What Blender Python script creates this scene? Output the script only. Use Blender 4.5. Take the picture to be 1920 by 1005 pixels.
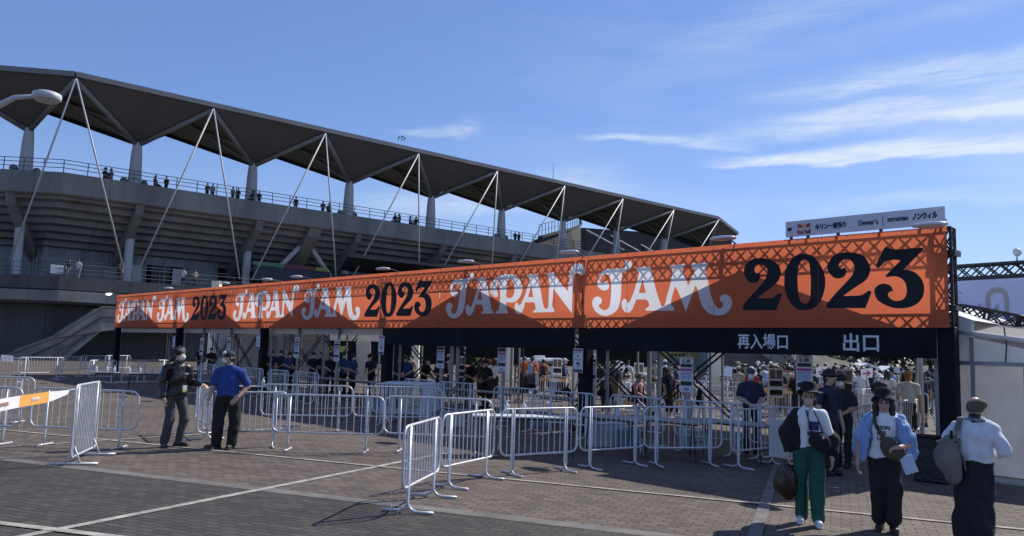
import bpy, bmesh, math, random
import numpy as np
from mathutils import Vector, Matrix
random.seed(7); RNG = np.random.default_rng(7)
rad = math.radians
for o in list(bpy.data.objects): bpy.data.objects.remove(o)
SC = bpy.context.scene; COL = SC.collection
# ---------------------------------------------------------------- camera
F, PITCH, ROLL, CAMH = 1462.64, .1054, .0286, 1.96
_cp, _sp = math.cos(PITCH), math.sin(PITCH)
FWD = np.array([0, _cp, _sp]); _R0 = np.array([1., 0, 0]); _U0 = np.array([0, -_sp, _cp])
CR = _R0*math.cos(ROLL) + _U0*math.sin(ROLL); CU = -_R0*math.sin(ROLL) + _U0*math.cos(ROLL)
CC = np.array([0, 0, CAMH])
cd = bpy.data.cameras.new('camera'); cam = bpy.data.objects.new('camera', cd); COL.objects.link(cam)
cd.sensor_width = 36; cd.lens = F/1920*36; cd.clip_end = 3000; cd.clip_start = .1
M = Matrix.Identity(4)
for i in range(3):
    M[i][0], M[i][1], M[i][2], M[i][3] = CR[i], CU[i], -FWD[i], CC[i]
cam.matrix_world = M; SC.camera = cam
# ---------------------------------------------------------------- light
SUN_EL, SUN_AZ = rad(43), rad(55)            # azimuth measured from +Y towards +X
sunv = Vector((math.cos(SUN_EL)*math.sin(SUN_AZ), math.cos(SUN_EL)*math.cos(SUN_AZ), math.sin(SUN_EL)))
ld = bpy.data.lights.new('sun', 'SUN'); ld.energy = 4.3; ld.angle = rad(.5); ld.color = (1, .95, .87)
sun = bpy.data.objects.new('sun', ld); COL.objects.link(sun)
sun.rotation_euler = (-sunv).to_track_quat('-Z', 'Y').to_euler(); sun.location = (20, 10, 60)
SC.view_settings.view_transform = 'Standard'; SC.view_settings.look = 'None'
SC.view_settings.exposure = .3; SC.view_settings.gamma = 1
W = bpy.data.worlds.new('World'); SC.world = W; W.use_nodes = True
nt = W.node_tree; nt.nodes.clear()
def wn(t, **k):
    n = nt.nodes.new(t)
    for a, b in k.items(): setattr(n, a, b)
    return n
def wm(op, a, b=None, c=None, clamp=False):
    n = wn('ShaderNodeMath', operation=op, use_clamp=clamp)
    for i, v in enumerate((a, b, c)):
        if v is None: continue
        if isinstance(v, (int, float)): n.inputs[i].default_value = v
        else: nt.links.new(v, n.inputs[i])
    return n.outputs[0]
sky = wn('ShaderNodeTexSky', sky_type='NISHITA', sun_disc=False, sun_elevation=SUN_EL, sun_rotation=SUN_AZ)
sky.air_density = 1.0; sky.dust_density = .2; sky.ozone_density = 3.2; sky.altitude = 0
tc = wn('ShaderNodeTexCoord'); sx = wn('ShaderNodeSeparateXYZ'); nt.links.new(tc.outputs['Generated'], sx.inputs[0])
az = wm('MULTIPLY', wm('ARCTAN2', sx.outputs[0], sx.outputs[1]), 57.2958)
el = wm('MULTIPLY', wm('ARCSINE', sx.outputs[2]), 57.2958)
def noise(scale_az, scale_el, detail, seed, dist=0.0, rough=.55):
    cb = wn('ShaderNodeCombineXYZ')
    nt.links.new(wm('MULTIPLY', az, scale_az), cb.inputs[0]); nt.links.new(wm('MULTIPLY', wm('ADD', el, wm('MULTIPLY', az, -.02)), scale_el), cb.inputs[1])
    cb.inputs[2].default_value = seed
    n = wn('ShaderNodeTexNoise'); n.inputs['Scale'].default_value = 1; n.inputs['Detail'].default_value = detail
    n.inputs['Roughness'].default_value = rough; n.inputs['Distortion'].default_value = dist
    nt.links.new(cb.outputs[0], n.inputs['Vector']); return n.outputs[0]
def ss(v, a, b):
    n = wn('ShaderNodeMapRange', interpolation_type='SMOOTHSTEP')
    nt.links.new(v, n.inputs[0]); n.inputs[1].default_value = a; n.inputs[2].default_value = b; return n.outputs[0]
warp = wm('MULTIPLY', wm('SUBTRACT', noise(.10, .32, 4, 3.1), .5), 2.6)
elw = wm('ADD', el, warp)
fine = noise(.16, 1.5, 7, 9.3, .5, .62)
fibre = noise(.55, 5.5, 6, 21.7, 1.2, .66)
def band(a0, a1, fade, e0, e1, wlo, whi, amp, cut=.25):
    """streak from azimuth a0 to a1, elevation e0 -> e1, soft widths below and above"""
    t = wm('DIVIDE', wm('SUBTRACT', az, a0), a1-a0)
    c = wm('ADD', wm('MULTIPLY', t, e1-e0), e0)
    d = wm('SUBTRACT', elw, c)
    grow = wm('ADD', wm('MULTIPLY', t, .7, clamp=True), .3)
    lo = ss(d, -wlo, 0.0); up = wm('SUBTRACT', 1.0, ss(wm('DIVIDE', d, grow), 0.0, whi))
    f = wm('MULTIPLY', ss(az, a0-fade*.15, a0+fade), wm('SUBTRACT', 1.0, ss(az, a1, a1+fade)))
    tex = ss(wm('ADD', wm('MULTIPLY', fine, .68), wm('MULTIPLY', fibre, .32)), cut+.06, .78)
    return wm('MULTIPLY', wm('MULTIPLY', wm('MULTIPLY', lo, up), wm('MULTIPLY', f, tex)), amp)
bands = [band(13.5, 70, 5, 13.7, 12.6, .45, 3.2, 1.5, .10), band(14.5, 70, 10, 15.9, 15.7, .9, 4.0, 1.15, .08),
         band(15, 70, 13, 18.1, 18.4, 1.3, 4.2, .85, .12), band(4, 15, 4, 16.0, 15.0, .4, .9, .75, .12),
         band(-9.5, -4, 2.2, 15.7, 15.9, .4, 1.0, .62, .12), band(20, 32, 6, 10.2, 10.3, .5, 1.2, .40, .15),
         band(-14, 3, 8, 9.8, 11.5, 1.4, 3.0, .60, .12), band(9, 28, 9, 21.5, 24.5, 1.8, 4.0, .34, .15)]
m = bands[0]
for b in bands[1:]: m = wm('ADD', m, b)
veil = wm('ADD', wm('MULTIPLY', ss(noise(.05, .22, 3, 1.7), .40, .75), wm('MULTIPLY', ss(az, -14, 34), .30)), wm('MULTIPLY', wm('SUBTRACT', 1.0, ss(el, 3, 17)), .16))
m = wm('MINIMUM', wm('ADD', m, veil), .93)
mix = wn('ShaderNodeMixRGB'); nt.links.new(m, mix.inputs[0]); gm = wn('ShaderNodeGamma'); gm.inputs[1].default_value = .72; nt.links.new(sky.outputs[0], gm.inputs[0])
tint = wn('ShaderNodeMixRGB', blend_type='MULTIPLY'); tint.inputs[0].default_value = 1; tint.inputs[2].default_value = (.70, .855, 1.24, 1); nt.links.new(gm.outputs[0], tint.inputs[1]); nt.links.new(tint.outputs[0], mix.inputs[1])
mix.inputs[2].default_value = (4.1, 4.6, 5.3, 1)
bg = wn('ShaderNodeBackground'); bg.inputs[1].default_value = .15
hs = wn('ShaderNodeHueSaturation'); hs.inputs['Saturation'].default_value = 1.0
nt.links.new(mix.outputs[0], hs.inputs['Color']); nt.links.new(hs.outputs[0], bg.inputs[0])
ow = wn('ShaderNodeOutputWorld'); nt.links.new(bg.outputs[0], ow.inputs[0])

# ---------------------------------------------------------------- reference frames (metres)
def ray(x, y): return FWD + CR*(x-960)/F - CU*(y-502.5)/F
def G(x, y, z=0.0):
    d = ray(x, y); return Vector(CC + d*(z-CAMH)/d[2])
def D(x, y, Y):
    d = ray(x, y); return Vector(CC + d*Y/d[1])
P0 = Vector((7.6247, 13.6247, 0)); BD = Vector((-.70711, .70711, 0)); BN = Vector((.70711, .70711, 0))
def B(s, o=0, z=0): return P0 + BD*s + BN*o + Vector((0, 0, z))      # along the gate, behind it, up
S0 = Vector((-40.22, 68.96, 0)); SD = Vector((.7613, .6484, 0)); SN = Vector((-.6484, .7613, 0))
SDL = Vector((.985, .1726, 0)); SNL = Vector((-.1726, .985, 0))
def S(s, o=0, z=0):                                                  # along the stadium facade, inwards, up
    if s >= 0: return S0 + SD*s + SN*o + Vector((0, 0, z))
    n = SNL if s < -6 else SN.lerp(SNL, -s/6)
    return S0 + SDL*s + n*o + Vector((0, 0, z))
BLINE = Vector((.9222, -.3867, 0)); BANG = rad(-22.75)               # direction of the paving joints

# ---------------------------------------------------------------- mesh helpers
def link(name, me, mat=None, parent=None, smooth=False):
    o = bpy.data.objects.new(name, me); COL.objects.link(o)
    if mat is not None:
        for mm in (mat if isinstance(mat, (list, tuple)) else [mat]): me.materials.append(mm)
    if parent is not None: o.parent = parent; o.matrix_parent_inverse = parent.matrix_world.inverted()
    if smooth:
        for p in me.polygons: p.use_smooth = True
    return o
def tag(o, label=None, cat=None, group=None, kind=None):
    if label: o['label'] = label
    if cat: o['category'] = cat
    if group: o['group'] = group
    if kind: o['kind'] = kind
    return o
def empty(name, loc=(0, 0, 0), rz=0, label=None, cat=None, group=None):
    o = bpy.data.objects.new(name, None); COL.objects.link(o); o.location = loc; o.rotation_euler = (0, 0, rz)
    o.empty_display_size = .2
    o.matrix_world = Matrix.Translation(Vector(loc)) @ Matrix.Rotation(rz, 4, 'Z')
    return tag(o, label, cat, group)
class MB:
    """collects shapes and links them as one mesh object"""
    def __init__(s): s.v = []; s.f = []; s.m = []; s.cur = 0
    def add(s, vs, fs):
        k = len(s.v); s.v += [tuple(v) for v in vs]; s.f += [tuple(i+k for i in f) for f in fs]; s.m += [s.cur]*len(fs); return s
    def box(s, c, sz, X=(1, 0, 0), Y=(0, 1, 0), Z=(0, 0, 1)):
        c = Vector(c); X, Y, Z = Vector(X)*sz[0]/2, Vector(Y)*sz[1]/2, Vector(Z)*sz[2]/2
        vs = [c+X*a+Y*b+Z*d for a, b, d in ((-1,-1,-1),(1,-1,-1),(1,1,-1),(-1,1,-1),(-1,-1,1),(1,-1,1),(1,1,1),(-1,1,1))]
        return s.add(vs, [(0,3,2,1),(4,5,6,7),(0,1,5,4),(1,2,6,5),(2,3,7,6),(3,0,4,7)])
    def beam(s, a, b, w, h, up=(0, 0, 1)):
        a, b = Vector(a), Vector(b); d = b-a; L = d.length; d.normalize(); y = Vector(up).cross(d)
        if y.length < 1e-4: y = Vector((0, 1, 0)).cross(d)
        y.normalize(); z = d.cross(y)
        return s.box((a+b)/2, (L, w, h), d, y, z)
    def tube(s, pts, r, n=8, caps=True, r1=None):
        pts = [Vector(p) for p in pts]; N = len(pts); vs = []; ref = None
        for i, p in enumerate(pts):
            t = (pts[min(i+1, N-1)]-pts[max(i-1, 0)]).normalized()
            if ref is None: ref = t.orthogonal().normalized()
            x = (ref - t*ref.dot(t))
            if x.length < 1e-5: x = t.orthogonal()
            x.normalize(); ref = x; y = t.cross(x)
            rr = r if r1 is None else r + (r1-r)*i/(N-1)
            vs += [p + x*(rr*math.cos(2*math.pi*k/n)) + y*(rr*math.sin(2*math.pi*k/n)) for k in range(n)]
        fs = [(i*n+k, i*n+(k+1) % n, (i+1)*n+(k+1) % n, (i+1)*n+k) for i in range(N-1) for k in range(n)]
        if caps: fs += [tuple(range(n-1, -1, -1)), tuple((N-1)*n+k for k in range(n))]
        return s.add(vs, fs)
    def lathe(s, c, prof, n=16, X=(1,0,0), Y=(0,1,0), Z=(0,0,1)):
        c, X, Y, Z = Vector(c), Vector(X), Vector(Y), Vector(Z); vs = []
        for r, z in prof: vs += [c + X*(r*math.cos(2*math.pi*k/n)) + Y*(r*math.sin(2*math.pi*k/n)) + Z*z for k in range(n)]
        N = len(prof)
        fs = [(i*n+k, i*n+(k+1) % n, (i+1)*n+(k+1) % n, (i+1)*n+k) for i in range(N-1) for k in range(n)]
        fs += [tuple(range(n-1, -1, -1)), tuple((N-1)*n+k for k in range(n))]
        return s.add(vs, fs)
    def slab(s, poly, t):
        """planar polygon given thickness vector t"""
        n = len(poly); t = Vector(t); vs = [Vector(p) for p in poly]; vs += [v+t for v in vs]
        fs = [tuple(range(n-1, -1, -1)), tuple(range(n, 2*n))] + [(i, (i+1) % n, (i+1) % n+n, i+n) for i in range(n)]
        return s.add(vs, fs)
    def build(s, name, mat=None, parent=None, smooth=False, bevel=0, recalc=True):
        me = bpy.data.meshes.new(name); me.from_pydata(s.v, [], s.f); me.update()
        if recalc or bevel:
            bm = bmesh.new(); bm.from_mesh(me)
            bmesh.ops.recalc_face_normals(bm, faces=bm.faces)
            bm.to_mesh(me); bm.free()
        o = link(name, me, mat, parent, smooth)
        if isinstance(mat, (list, tuple)): me.polygons.foreach_set('material_index', s.m)
        if bevel:
            md = o.modifiers.new('bevel', 'BEVEL'); md.width = bevel; md.segments = 2; md.limit_method = 'ANGLE'
        return o
def bez(p0, p1, p2, n=5):
    p0, p1, p2 = Vector(p0), Vector(p1), Vector(p2)
    return [p0*(1-t)**2 + p1*2*t*(1-t) + p2*t*t for t in [i/n for i in range(n+1)]]
def copytree(o, parent=None):
    c = o.copy(); COL.objects.link(c)
    if parent is not None: c.parent = parent
    for ch in o.children: copytree(ch, c)
    return c

# ---------------------------------------------------------------- materials
MATS = {}
def mat(name, col, rough=.6, metal=0, var=.12, scale=3.0, bump=0.0, spec=.5, trans=0, coat=0, bscale=None, coord='Object', streak=0):
    if name in MATS: return MATS[name]
    m = bpy.data.materials.new(name); m.use_nodes = True; t = m.node_tree; p = t.nodes['Principled BSDF']
    p.inputs['Roughness'].default_value = rough; p.inputs['Metallic'].default_value = metal
    p.inputs['Specular IOR Level'].default_value = spec
    if coat: p.inputs['Coat Weight'].default_value = coat; p.inputs['Coat Roughness'].default_value = .15
    tcn = t.nodes.new('ShaderNodeTexCoord')
    n = t.nodes.new('ShaderNodeTexNoise'); n.inputs['Scale'].default_value = scale; n.inputs['Detail'].default_value = 6; n.inputs['Roughness'].default_value = .6
    vec = tcn.outputs[coord]
    if streak:
        mp = t.nodes.new('ShaderNodeMapping'); mp.inputs['Scale'].default_value = (1, 1, 1/streak); t.links.new(vec, mp.inputs[0]); vec = mp.outputs[0]
    t.links.new(vec, n.inputs['Vector'])
    r = t.nodes.new('ShaderNodeMapRange'); r.inputs[1].default_value = .3; r.inputs[2].default_value = .7
    r.inputs[3].default_value = 1-var; r.inputs[4].default_value = 1+var; t.links.new(n.outputs[0], r.inputs[0])
    mx = t.nodes.new('ShaderNodeMixRGB'); mx.blend_type = 'MULTIPLY'; mx.inputs[0].default_value = 1
    mx.inputs[1].default_value = (*col, 1); t.links.new(r.outputs[0], mx.inputs[2]); t.links.new(mx.outputs[0], p.inputs['Base Color'])
    if bump:
        n2 = t.nodes.new('ShaderNodeTexNoise'); n2.inputs['Scale'].default_value = bscale or scale*4; n2.inputs['Detail'].default_value = 5
        t.links.new(tcn.outputs[coord], n2.inputs['Vector'])
        b = t.nodes.new('ShaderNodeBump'); b.inputs['Strength'].default_value = bump; b.inputs['Distance'].default_value = .02
        t.links.new(n2.outputs[0], b.inputs['Height']); t.links.new(b.outputs[0], p.inputs['Normal'])
    if trans:
        tr = t.nodes.new('ShaderNodeBsdfTranslucent'); t.links.new(mx.outputs[0], tr.inputs[0])
        ms = t.nodes.new('ShaderNodeMixShader'); ms.inputs[0].default_value = trans
        t.links.new(p.outputs[0], ms.inputs[1]); t.links.new(tr.outputs[0], ms.inputs[2])
        t.links.new(ms.outputs[0], t.nodes['Material Output'].inputs[0])
    MATS[name] = m; return m
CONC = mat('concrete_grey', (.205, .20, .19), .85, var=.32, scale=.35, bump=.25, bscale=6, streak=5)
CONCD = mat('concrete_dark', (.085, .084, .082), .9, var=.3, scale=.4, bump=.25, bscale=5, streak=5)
CONCL = mat('concrete_column', (.46, .465, .47), .75, var=.15, scale=.6, bump=.1, streak=4)
ROOFA = mat('roof_underside_sheet', (.118, .111, .108), .62, var=.1, scale=.25)
ROOFB = mat('roof_soffit_sheet', (.12, .135, .105), .6, var=.14, scale=.3)
ROOFT = mat('roof_edge_metal', (.19, .187, .187), .45, metal=.3, var=.12, scale=.5)
STRUT = mat('painted_steel_strut', (.20, .198, .196), .5, var=.1, scale=.8)
ROD = mat('tie_rod_steel', (.42, .425, .43), .45, var=.06)
STEELD = mat('dark_steel', (.03, .032, .036), .5, metal=.4, var=.2)
RAIL = mat('railing_steel', (.10, .105, .115), .5, metal=.3)
GALV = mat('galvanised_tube', (.56, .575, .60), .45, metal=.3, var=.18, scale=9, bump=.05)
GALVD = mat('weathered_tube', (.36, .38, .41), .5, metal=.35, var=.2, scale=8)
BLACKW = mat('black_wrap', (.008, .009, .011), .75, spec=.2, var=.35, scale=2.2, bump=.25, bscale=3)
BLACKP = mat('black_panel_cloth', (.011, .014, .017), .85, spec=.15, var=.3, scale=1.2, bump=.15, bscale=2)
POLE = mat('tent_pole', (.27, .28, .30), .45, metal=.5, var=.12, scale=4)
CANVAS = mat('white_canvas', (.74, .75, .76), .6, var=.07, scale=1.2, trans=.30, bump=.5, bscale=1.6)
TARP = mat('grey_tarp', (.40, .41, .42), .65, var=.12, scale=.8, trans=.2, bump=.5, bscale=1.4)
PAPER = mat('white_paper', (.84, .84, .86), .6, var=.03, scale=4, trans=.35)
INK = mat('dark_ink', (.018, .02, .03), .6, var=.1)
INKR = mat('magenta_ink', (.42, .04, .17), .6, var=.05)
INKB = mat('blue_ink', (.20, .25, .52), .6, var=.05)
INKG = mat('grey_ink', (.32, .33, .38), .6, var=.05)
WHITEM = mat('white_lettering', (.62, .65, .72), .6, var=.05)
# ================================================================ GROUND
def paving_material():
    m = bpy.data.materials.new('brick_paving'); m.use_nodes = True; t = m.node_tree; p = t.nodes['Principled BSDF']
    L = t.links.new; N = t.nodes.new
    tcn = N('ShaderNodeTexCoord'); mp = N('ShaderNodeMapping'); mp.inputs['Rotation'].default_value = (0, 0, -BANG)
    L(tcn.outputs['Object'], mp.inputs[0])
    br = N('ShaderNodeTexBrick'); br.inputs['Scale'].default_value = 1; br.offset = .5
    br.inputs['Brick Width'].default_value = .23; br.inputs['Row Height'].default_value = .115
    br.inputs['Mortar Size'].default_value = .008; br.inputs['Mortar Smooth'].default_value = .3; br.inputs['Bias'].default_value = -.1
    br.inputs['Color1'].default_value = (.70, .70, .70, 1); br.inputs['Color2'].default_value = (1.16, 1.14, 1.12, 1); br.inputs['Mortar'].default_value = (.22, .22, .22, 1)
    L(mp.outputs[0], br.inputs['Vector'])
    # two paving zones either side of the pale band
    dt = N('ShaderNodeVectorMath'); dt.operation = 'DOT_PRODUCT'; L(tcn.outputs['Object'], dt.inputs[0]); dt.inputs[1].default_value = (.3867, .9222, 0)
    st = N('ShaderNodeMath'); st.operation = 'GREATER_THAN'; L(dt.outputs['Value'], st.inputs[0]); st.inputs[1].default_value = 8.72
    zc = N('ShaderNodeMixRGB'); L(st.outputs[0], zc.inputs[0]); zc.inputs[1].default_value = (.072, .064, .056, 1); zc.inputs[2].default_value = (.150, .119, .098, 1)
    big = N('ShaderNodeTexNoise'); big.inputs['Scale'].default_value = .33; big.inputs['Detail'].default_value = 8; big.inputs['Roughness'].default_value = .65
    L(tcn.outputs['Object'], big.inputs['Vector'])
    mr = N('ShaderNodeMapRange'); mr.inputs[1].default_value = .3; mr.inputs[2].default_value = .7; mr.inputs[3].default_value = .74; mr.inputs[4].default_value = 1.2; L(big.outputs[0], mr.inputs[0])
    fn = N('ShaderNodeTexNoise'); fn.inputs['Scale'].default_value = 60; fn.inputs['Detail'].default_value = 3; L(tcn.outputs['Object'], fn.inputs['Vector'])
    mr2 = N('ShaderNodeMapRange'); mr2.inputs[3].default_value = .75; mr2.inputs[4].default_value = 1.25; L(fn.outputs[0], mr2.inputs[0])
    def mul(a, b):
        x = N('ShaderNodeMixRGB'); x.blend_type = 'MULTIPLY'; x.inputs[0].default_value = 1; L(a, x.inputs[1]); L(b, x.inputs[2]); return x.outputs[0]
    sp_ = N('ShaderNodeTexNoise'); sp_.inputs['Scale'].default_value = 1.7; sp_.inputs['Detail'].default_value = 9; sp_.inputs['Roughness'].default_value = .72; sp_.inputs['Distortion'].default_value = .6
    L(tcn.outputs['Object'], sp_.inputs['Vector'])
    mr3 = N('ShaderNodeMapRange'); mr3.inputs[1].default_value = .56; mr3.inputs[2].default_value = .72; mr3.inputs[3].default_value = 1; mr3.inputs[4].default_value = .58; L(sp_.outputs[0], mr3.inputs[0])
    gm_ = N('ShaderNodeTexVoronoi'); gm_.inputs['Scale'].default_value = 1.1; L(tcn.outputs['Object'], gm_.inputs['Vector'])
    mr4 = N('ShaderNodeMapRange'); mr4.inputs[1].default_value = .025; mr4.inputs[2].default_value = .04; mr4.inputs[3].default_value = .45; mr4.inputs[4].default_value = 1; L(gm_.outputs['Distance'], mr4.inputs[0])
    c = mul(mul(mul(mul(mul(zc.outputs[0], br.outputs['Color']), mr.outputs[0]), mr2.outputs[0]), mr3.outputs[0]), mr4.outputs[0]); L(c, p.inputs['Base Color'])
    p.inputs['Roughness'].default_value = .82; p.inputs['Specular IOR Level'].default_value = .35
    b = N('ShaderNodeBump'); b.inputs['Strength'].default_value = .55; b.inputs['Distance'].default_value = .006
    sb = N('ShaderNodeMath'); sb.operation = 'SUBTRACT'; L(fn.outputs[0], sb.inputs[0]); L(br.outputs['Fac'], sb.inputs[1]); L(sb.outputs[0], b.inputs['Height']); L(b.outputs[0], p.inputs['Normal'])
    return m
def worn(m_, scale=3.5, lo=.42, hi=.62, under=(.085, .07, .06)):
    t = m_.node_tree; p = t.nodes['Principled BSDF']; src = p.inputs['Base Color'].links[0].from_socket
    tcn = t.nodes.new('ShaderNodeTexCoord'); n = t.nodes.new('ShaderNodeTexNoise'); n.inputs['Scale'].default_value = scale; n.inputs['Detail'].default_value = 9; n.inputs['Roughness'].default_value = .75
    t.links.new(tcn.outputs['Object'], n.inputs['Vector']); r = t.nodes.new('ShaderNodeMapRange'); r.inputs[1].default_value = lo; r.inputs[2].default_value = hi; r.inputs[4].default_value = .75; t.links.new(n.outputs[0], r.inputs[0])
    x = t.nodes.new('ShaderNodeMixRGB'); t.links.new(r.outputs[0], x.inputs[0]); t.links.new(src, x.inputs[1]); x.inputs[2].default_value = (*under, 1); t.links.new(x.outputs[0], p.inputs['Base Color'])
def stripes(m_, axis, period, width=.012, dark=.72):
    t = m_.node_tree; p = t.nodes['Principled BSDF']; src = p.inputs['Base Color'].links[0].from_socket; N = t.nodes.new; L = t.links.new
    tcn = N('ShaderNodeTexCoord'); d = N('ShaderNodeVectorMath'); d.operation = 'DOT_PRODUCT'; L(tcn.outputs['Object'], d.inputs[0]); d.inputs[1].default_value = tuple(axis)
    a = N('ShaderNodeMath'); a.operation = 'DIVIDE'; L(d.outputs['Value'], a.inputs[0]); a.inputs[1].default_value = period
    f = N('ShaderNodeMath'); f.operation = 'FRACT'; L(a.outputs[0], f.inputs[0]); g_ = N('ShaderNodeMath'); g_.operation = 'LESS_THAN'; L(f.outputs[0], g_.inputs[0]); g_.inputs[1].default_value = width/1.0
    x = N('ShaderNodeMixRGB'); x.blend_type = 'MULTIPLY'; L(g_.outputs[0], x.inputs[0]); L(src, x.inputs[1]); x.inputs[2].default_value = (dark, dark, dark, 1); L(x.outputs[0], p.inputs['Base Color'])
stripes(ROOFA, SD, 2.07, .03, .72); stripes(ROOFA, SN, 1.6, .03, .85); stripes(ROOFB, SD, 2.07, .05, .6); stripes(CONC, SD, 6.0, .012, .6); stripes(CONCD, SD, 4.0, .012, .55)
g = MB()
nx = [-900, -300, -120, -40, 0, 40, 120, 300, 900]
vs = [(x, y, 0) for y in nx for x in nx]
g.add(vs, [(j*9+i, j*9+i+1, (j+1)*9+i+1, (j+1)*9+i) for j in range(8) for i in range(8)])
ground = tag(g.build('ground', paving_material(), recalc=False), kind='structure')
PLINE = mat('worn_line_stone', (.36, .33, .29), .85, var=.4, scale=5, bump=.3, bscale=30)
PBAND = mat('pale_band_stone', (.155, .143, .128), .85, var=.3, scale=2.5, bump=.3, bscale=25)
worn(PLINE, 3.5, .50, .74); worn(PBAND, 2.2, .5, .75)
def strip(name, a, b, w, m_, z, ext=(0, 0)):
    a, b = Vector(a[:2]+(0,)) if isinstance(a, tuple) else Vector((a.x, a.y, 0)), Vector((b.x, b.y, 0))
    d = (b-a).normalized(); a = a-d*ext[0]; b = b+d*ext[1]; n = Vector((-d.y, d.x, 0))*w/2; zz = Vector((0, 0, z))
    L_ = (b-a).length; k = max(1, int(L_/2)); mb = MB()
    vs = []
    for i in range(k+1):
        q = a+(b-a)*i/k; vs += [q-n+zz, q+n+zz]
    mb.add(vs, [(2*i, 2*i+2, 2*i+3, 2*i+1) for i in range(k)])
    return tag(mb.build(name, m_, recalc=False), kind='structure')
strip('paving_band', G(0, 860), G(1140, 993), .24, PBAND, .004, (25, 20))
strip('paving_line', G(50, 1005), G(835, 850), .12, PLINE, .008, (3, 0))
strip('paving_line', G(0, 806), G(1920, 994), .085, PLINE, .012, (12, 12))
strip('paving_line', G(0, 982), G(190, 1005), .12, PLINE, .012, (6, 5))
strip('paving_line', G(1420, 990), G(1456, 880), .15, PBAND, .016, (3, 9))
strip('paving_line', G(0, 840), G(345, 817), .06, PLINE, .016, (4, 4))
strip('paving_line', G(490, 806), G(600, 797), .06, PLINE, .016, (2, 4))

# ================================================================ STADIUM
st = empty('stadium', S(0, 0, 0), 0, 'large grey concrete stadium stand under a folded plate roof of steel triangles', 'stadium')
NZ, CZ, RZ = 25.6, 21.75, 26.1
def N_(k): return S(12.4*k, 0, NZ)
def C_(k, z=CZ): return S(6.9+12.0*k, 5, z)
def R_(k): return S(12.4*k, 16, RZ)
E_ = S(106.0, .5, 23.7)
KS = range(-3, 9)
def npt(k): return N_(k) if k <= 8 else E_
top = MB(); TH = Vector((0, 0, .28))
for k in range(-3, 8):
    a = MB()
    c = (N_(k)+N_(k+1)+C_(k))/3; pts = [p for p in (N_(k), N_(k+1), C_(k))]
    a.slab(pts, (0, 0, .18)); a.build('roof_panel', ROOFA, st)
    top.slab([N_(k)+TH, N_(k+1)+TH, R_(k+1)+TH, R_(k)+TH], (0, 0, .15))
for k in range(-2, 9):
    b = MB(); b.slab([N_(k), R_(k), C_(k-1)], (0, 0, .14)); b.slab([N_(k), C_(k), R_(k)], (0, 0, .14)); b.build('roof_soffit', ROOFB, st)
    # dark purlins under the soffit, and the inner gutter
    q = MB()
    for (c0) in (C_(k-1), C_(k)):
        q.tube([N_(k).lerp(R_(k), .55)-Vector((0, 0, .15)), N_(k).lerp(c0, .62)-Vector((0, 0, .2))], .16, 6)
        q.tube([c0-Vector((0, 0, .05)), N_(k).lerp(R_(k), .5)-Vector((0, 0, .1))], .2, 6)
    q.build('purlin', STRUT, st)
    gt = MB()
    for c0 in (C_(k-1), C_(k)):
        gt.beam(c0-Vector((0, 0, .1)), R_(k)-Vector((0, 0, .1)), .35, .45)
    gt.build('roof_gutter', STEELD, st)
top.slab([N_(8)+TH, E_+TH, S(104, 15, 25)+TH, R_(8)+TH], (0, 0, .15)); top.build('roof_deck', ROOFT, st)
a = MB(); a.slab([N_(8), E_, C_(8, 20.5)], (0, 0, .15)); a.slab([E_, S(104, 15, 24.5), C_(8, 20.5)], (0, 0, .15)); a.build('roof_panel', ROOFA, st)
ev = MB()
for k in range(-3, 9):
    p, q = N_(k), npt(k+1); ev.beam(p+Vector((0, 0, .22)), q+Vector((0, 0, .22)), .5, .48)
    ev.beam(p+Vector((0, 0, -.12))+SN*.5, q+Vector((0, 0, -.12))+SN*.5, .3, .22)
ev.beam(E_+Vector((0, 0, .3)), S(104, 15, 24.8), .5, .62); ev.build('roof_fascia', ROOFT, st)
dn = Vector((0, 0, -.28))
for k in range(-2, 9):
    for c0 in (C_(k-1), C_(k) if k < 8 else C_(8, 20.5)):
        s_ = MB(); s_.tube([N_(k)+dn, c0+dn], .24, 10); s_.build('roof_strut', STRUT, st, smooth=True)
for k in range(-3, 9):
    zt = CZ if k < 8 else 20.5
    cm = MB(); c = C_(k, 0)
    prof = [(.36, 7.36), (.38, 13.2), (.54, 16.6), (.56, 18), (.46, zt-1.2), (.36, zt)]
    for i in range(len(prof)-1):
        (w0, z0), (w1, z1) = prof[i], prof[i+1]
        ring = lambda w, z: [c+SD*(w*a_)+SN*(w*b_)+Vector((0, 0, z)) for a_, b_ in ((-1,-.6),(-.6,-1),(.6,-1),(1,-.6),(1,.6),(.6,1),(-.6,1),(-1,.6))]
        vs = ring(w0, z0)+ring(w1, z1)
        cm.add(vs, [(j, (j+1) % 8, 8+(j+1) % 8, 8+j) for j in range(8)])
    cm.build('column', CONCL, st)
    if k < 8:
        for kk in (k, k+1):
            rd = MB(); tgt = S(5.85+11.1*k+(-.3 if kk == k else 1.0), .9, 8.5)
            rd.tube([npt(kk)-SN*.25+Vector((0, 0, -.2)), tgt], .085, 8); rd.build('tie_rod', ROD, st, smooth=True)
    if k % 2 == 0 and k >= 0 or k == -1:
        for sg in (-1, 1):
            fl = MB(); p = C_(k, zt-4.0)+SD*sg*.95
            fl.beam(C_(k, zt-4.0), p, .12, .12); fl.lathe(p, [(.02, -.42), (.34, -.36), (.36, -.1), (.16, .3), (.02, .34)], 12, X=SD, Y=Vector((0, 0, 1)), Z=-SN); fl.build('floodlight', STRUT, st)
SR = [-42, -30, -18, -6, 0, 12, 24, 36, 48, 60, 72, 84, 96, 112]
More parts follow.
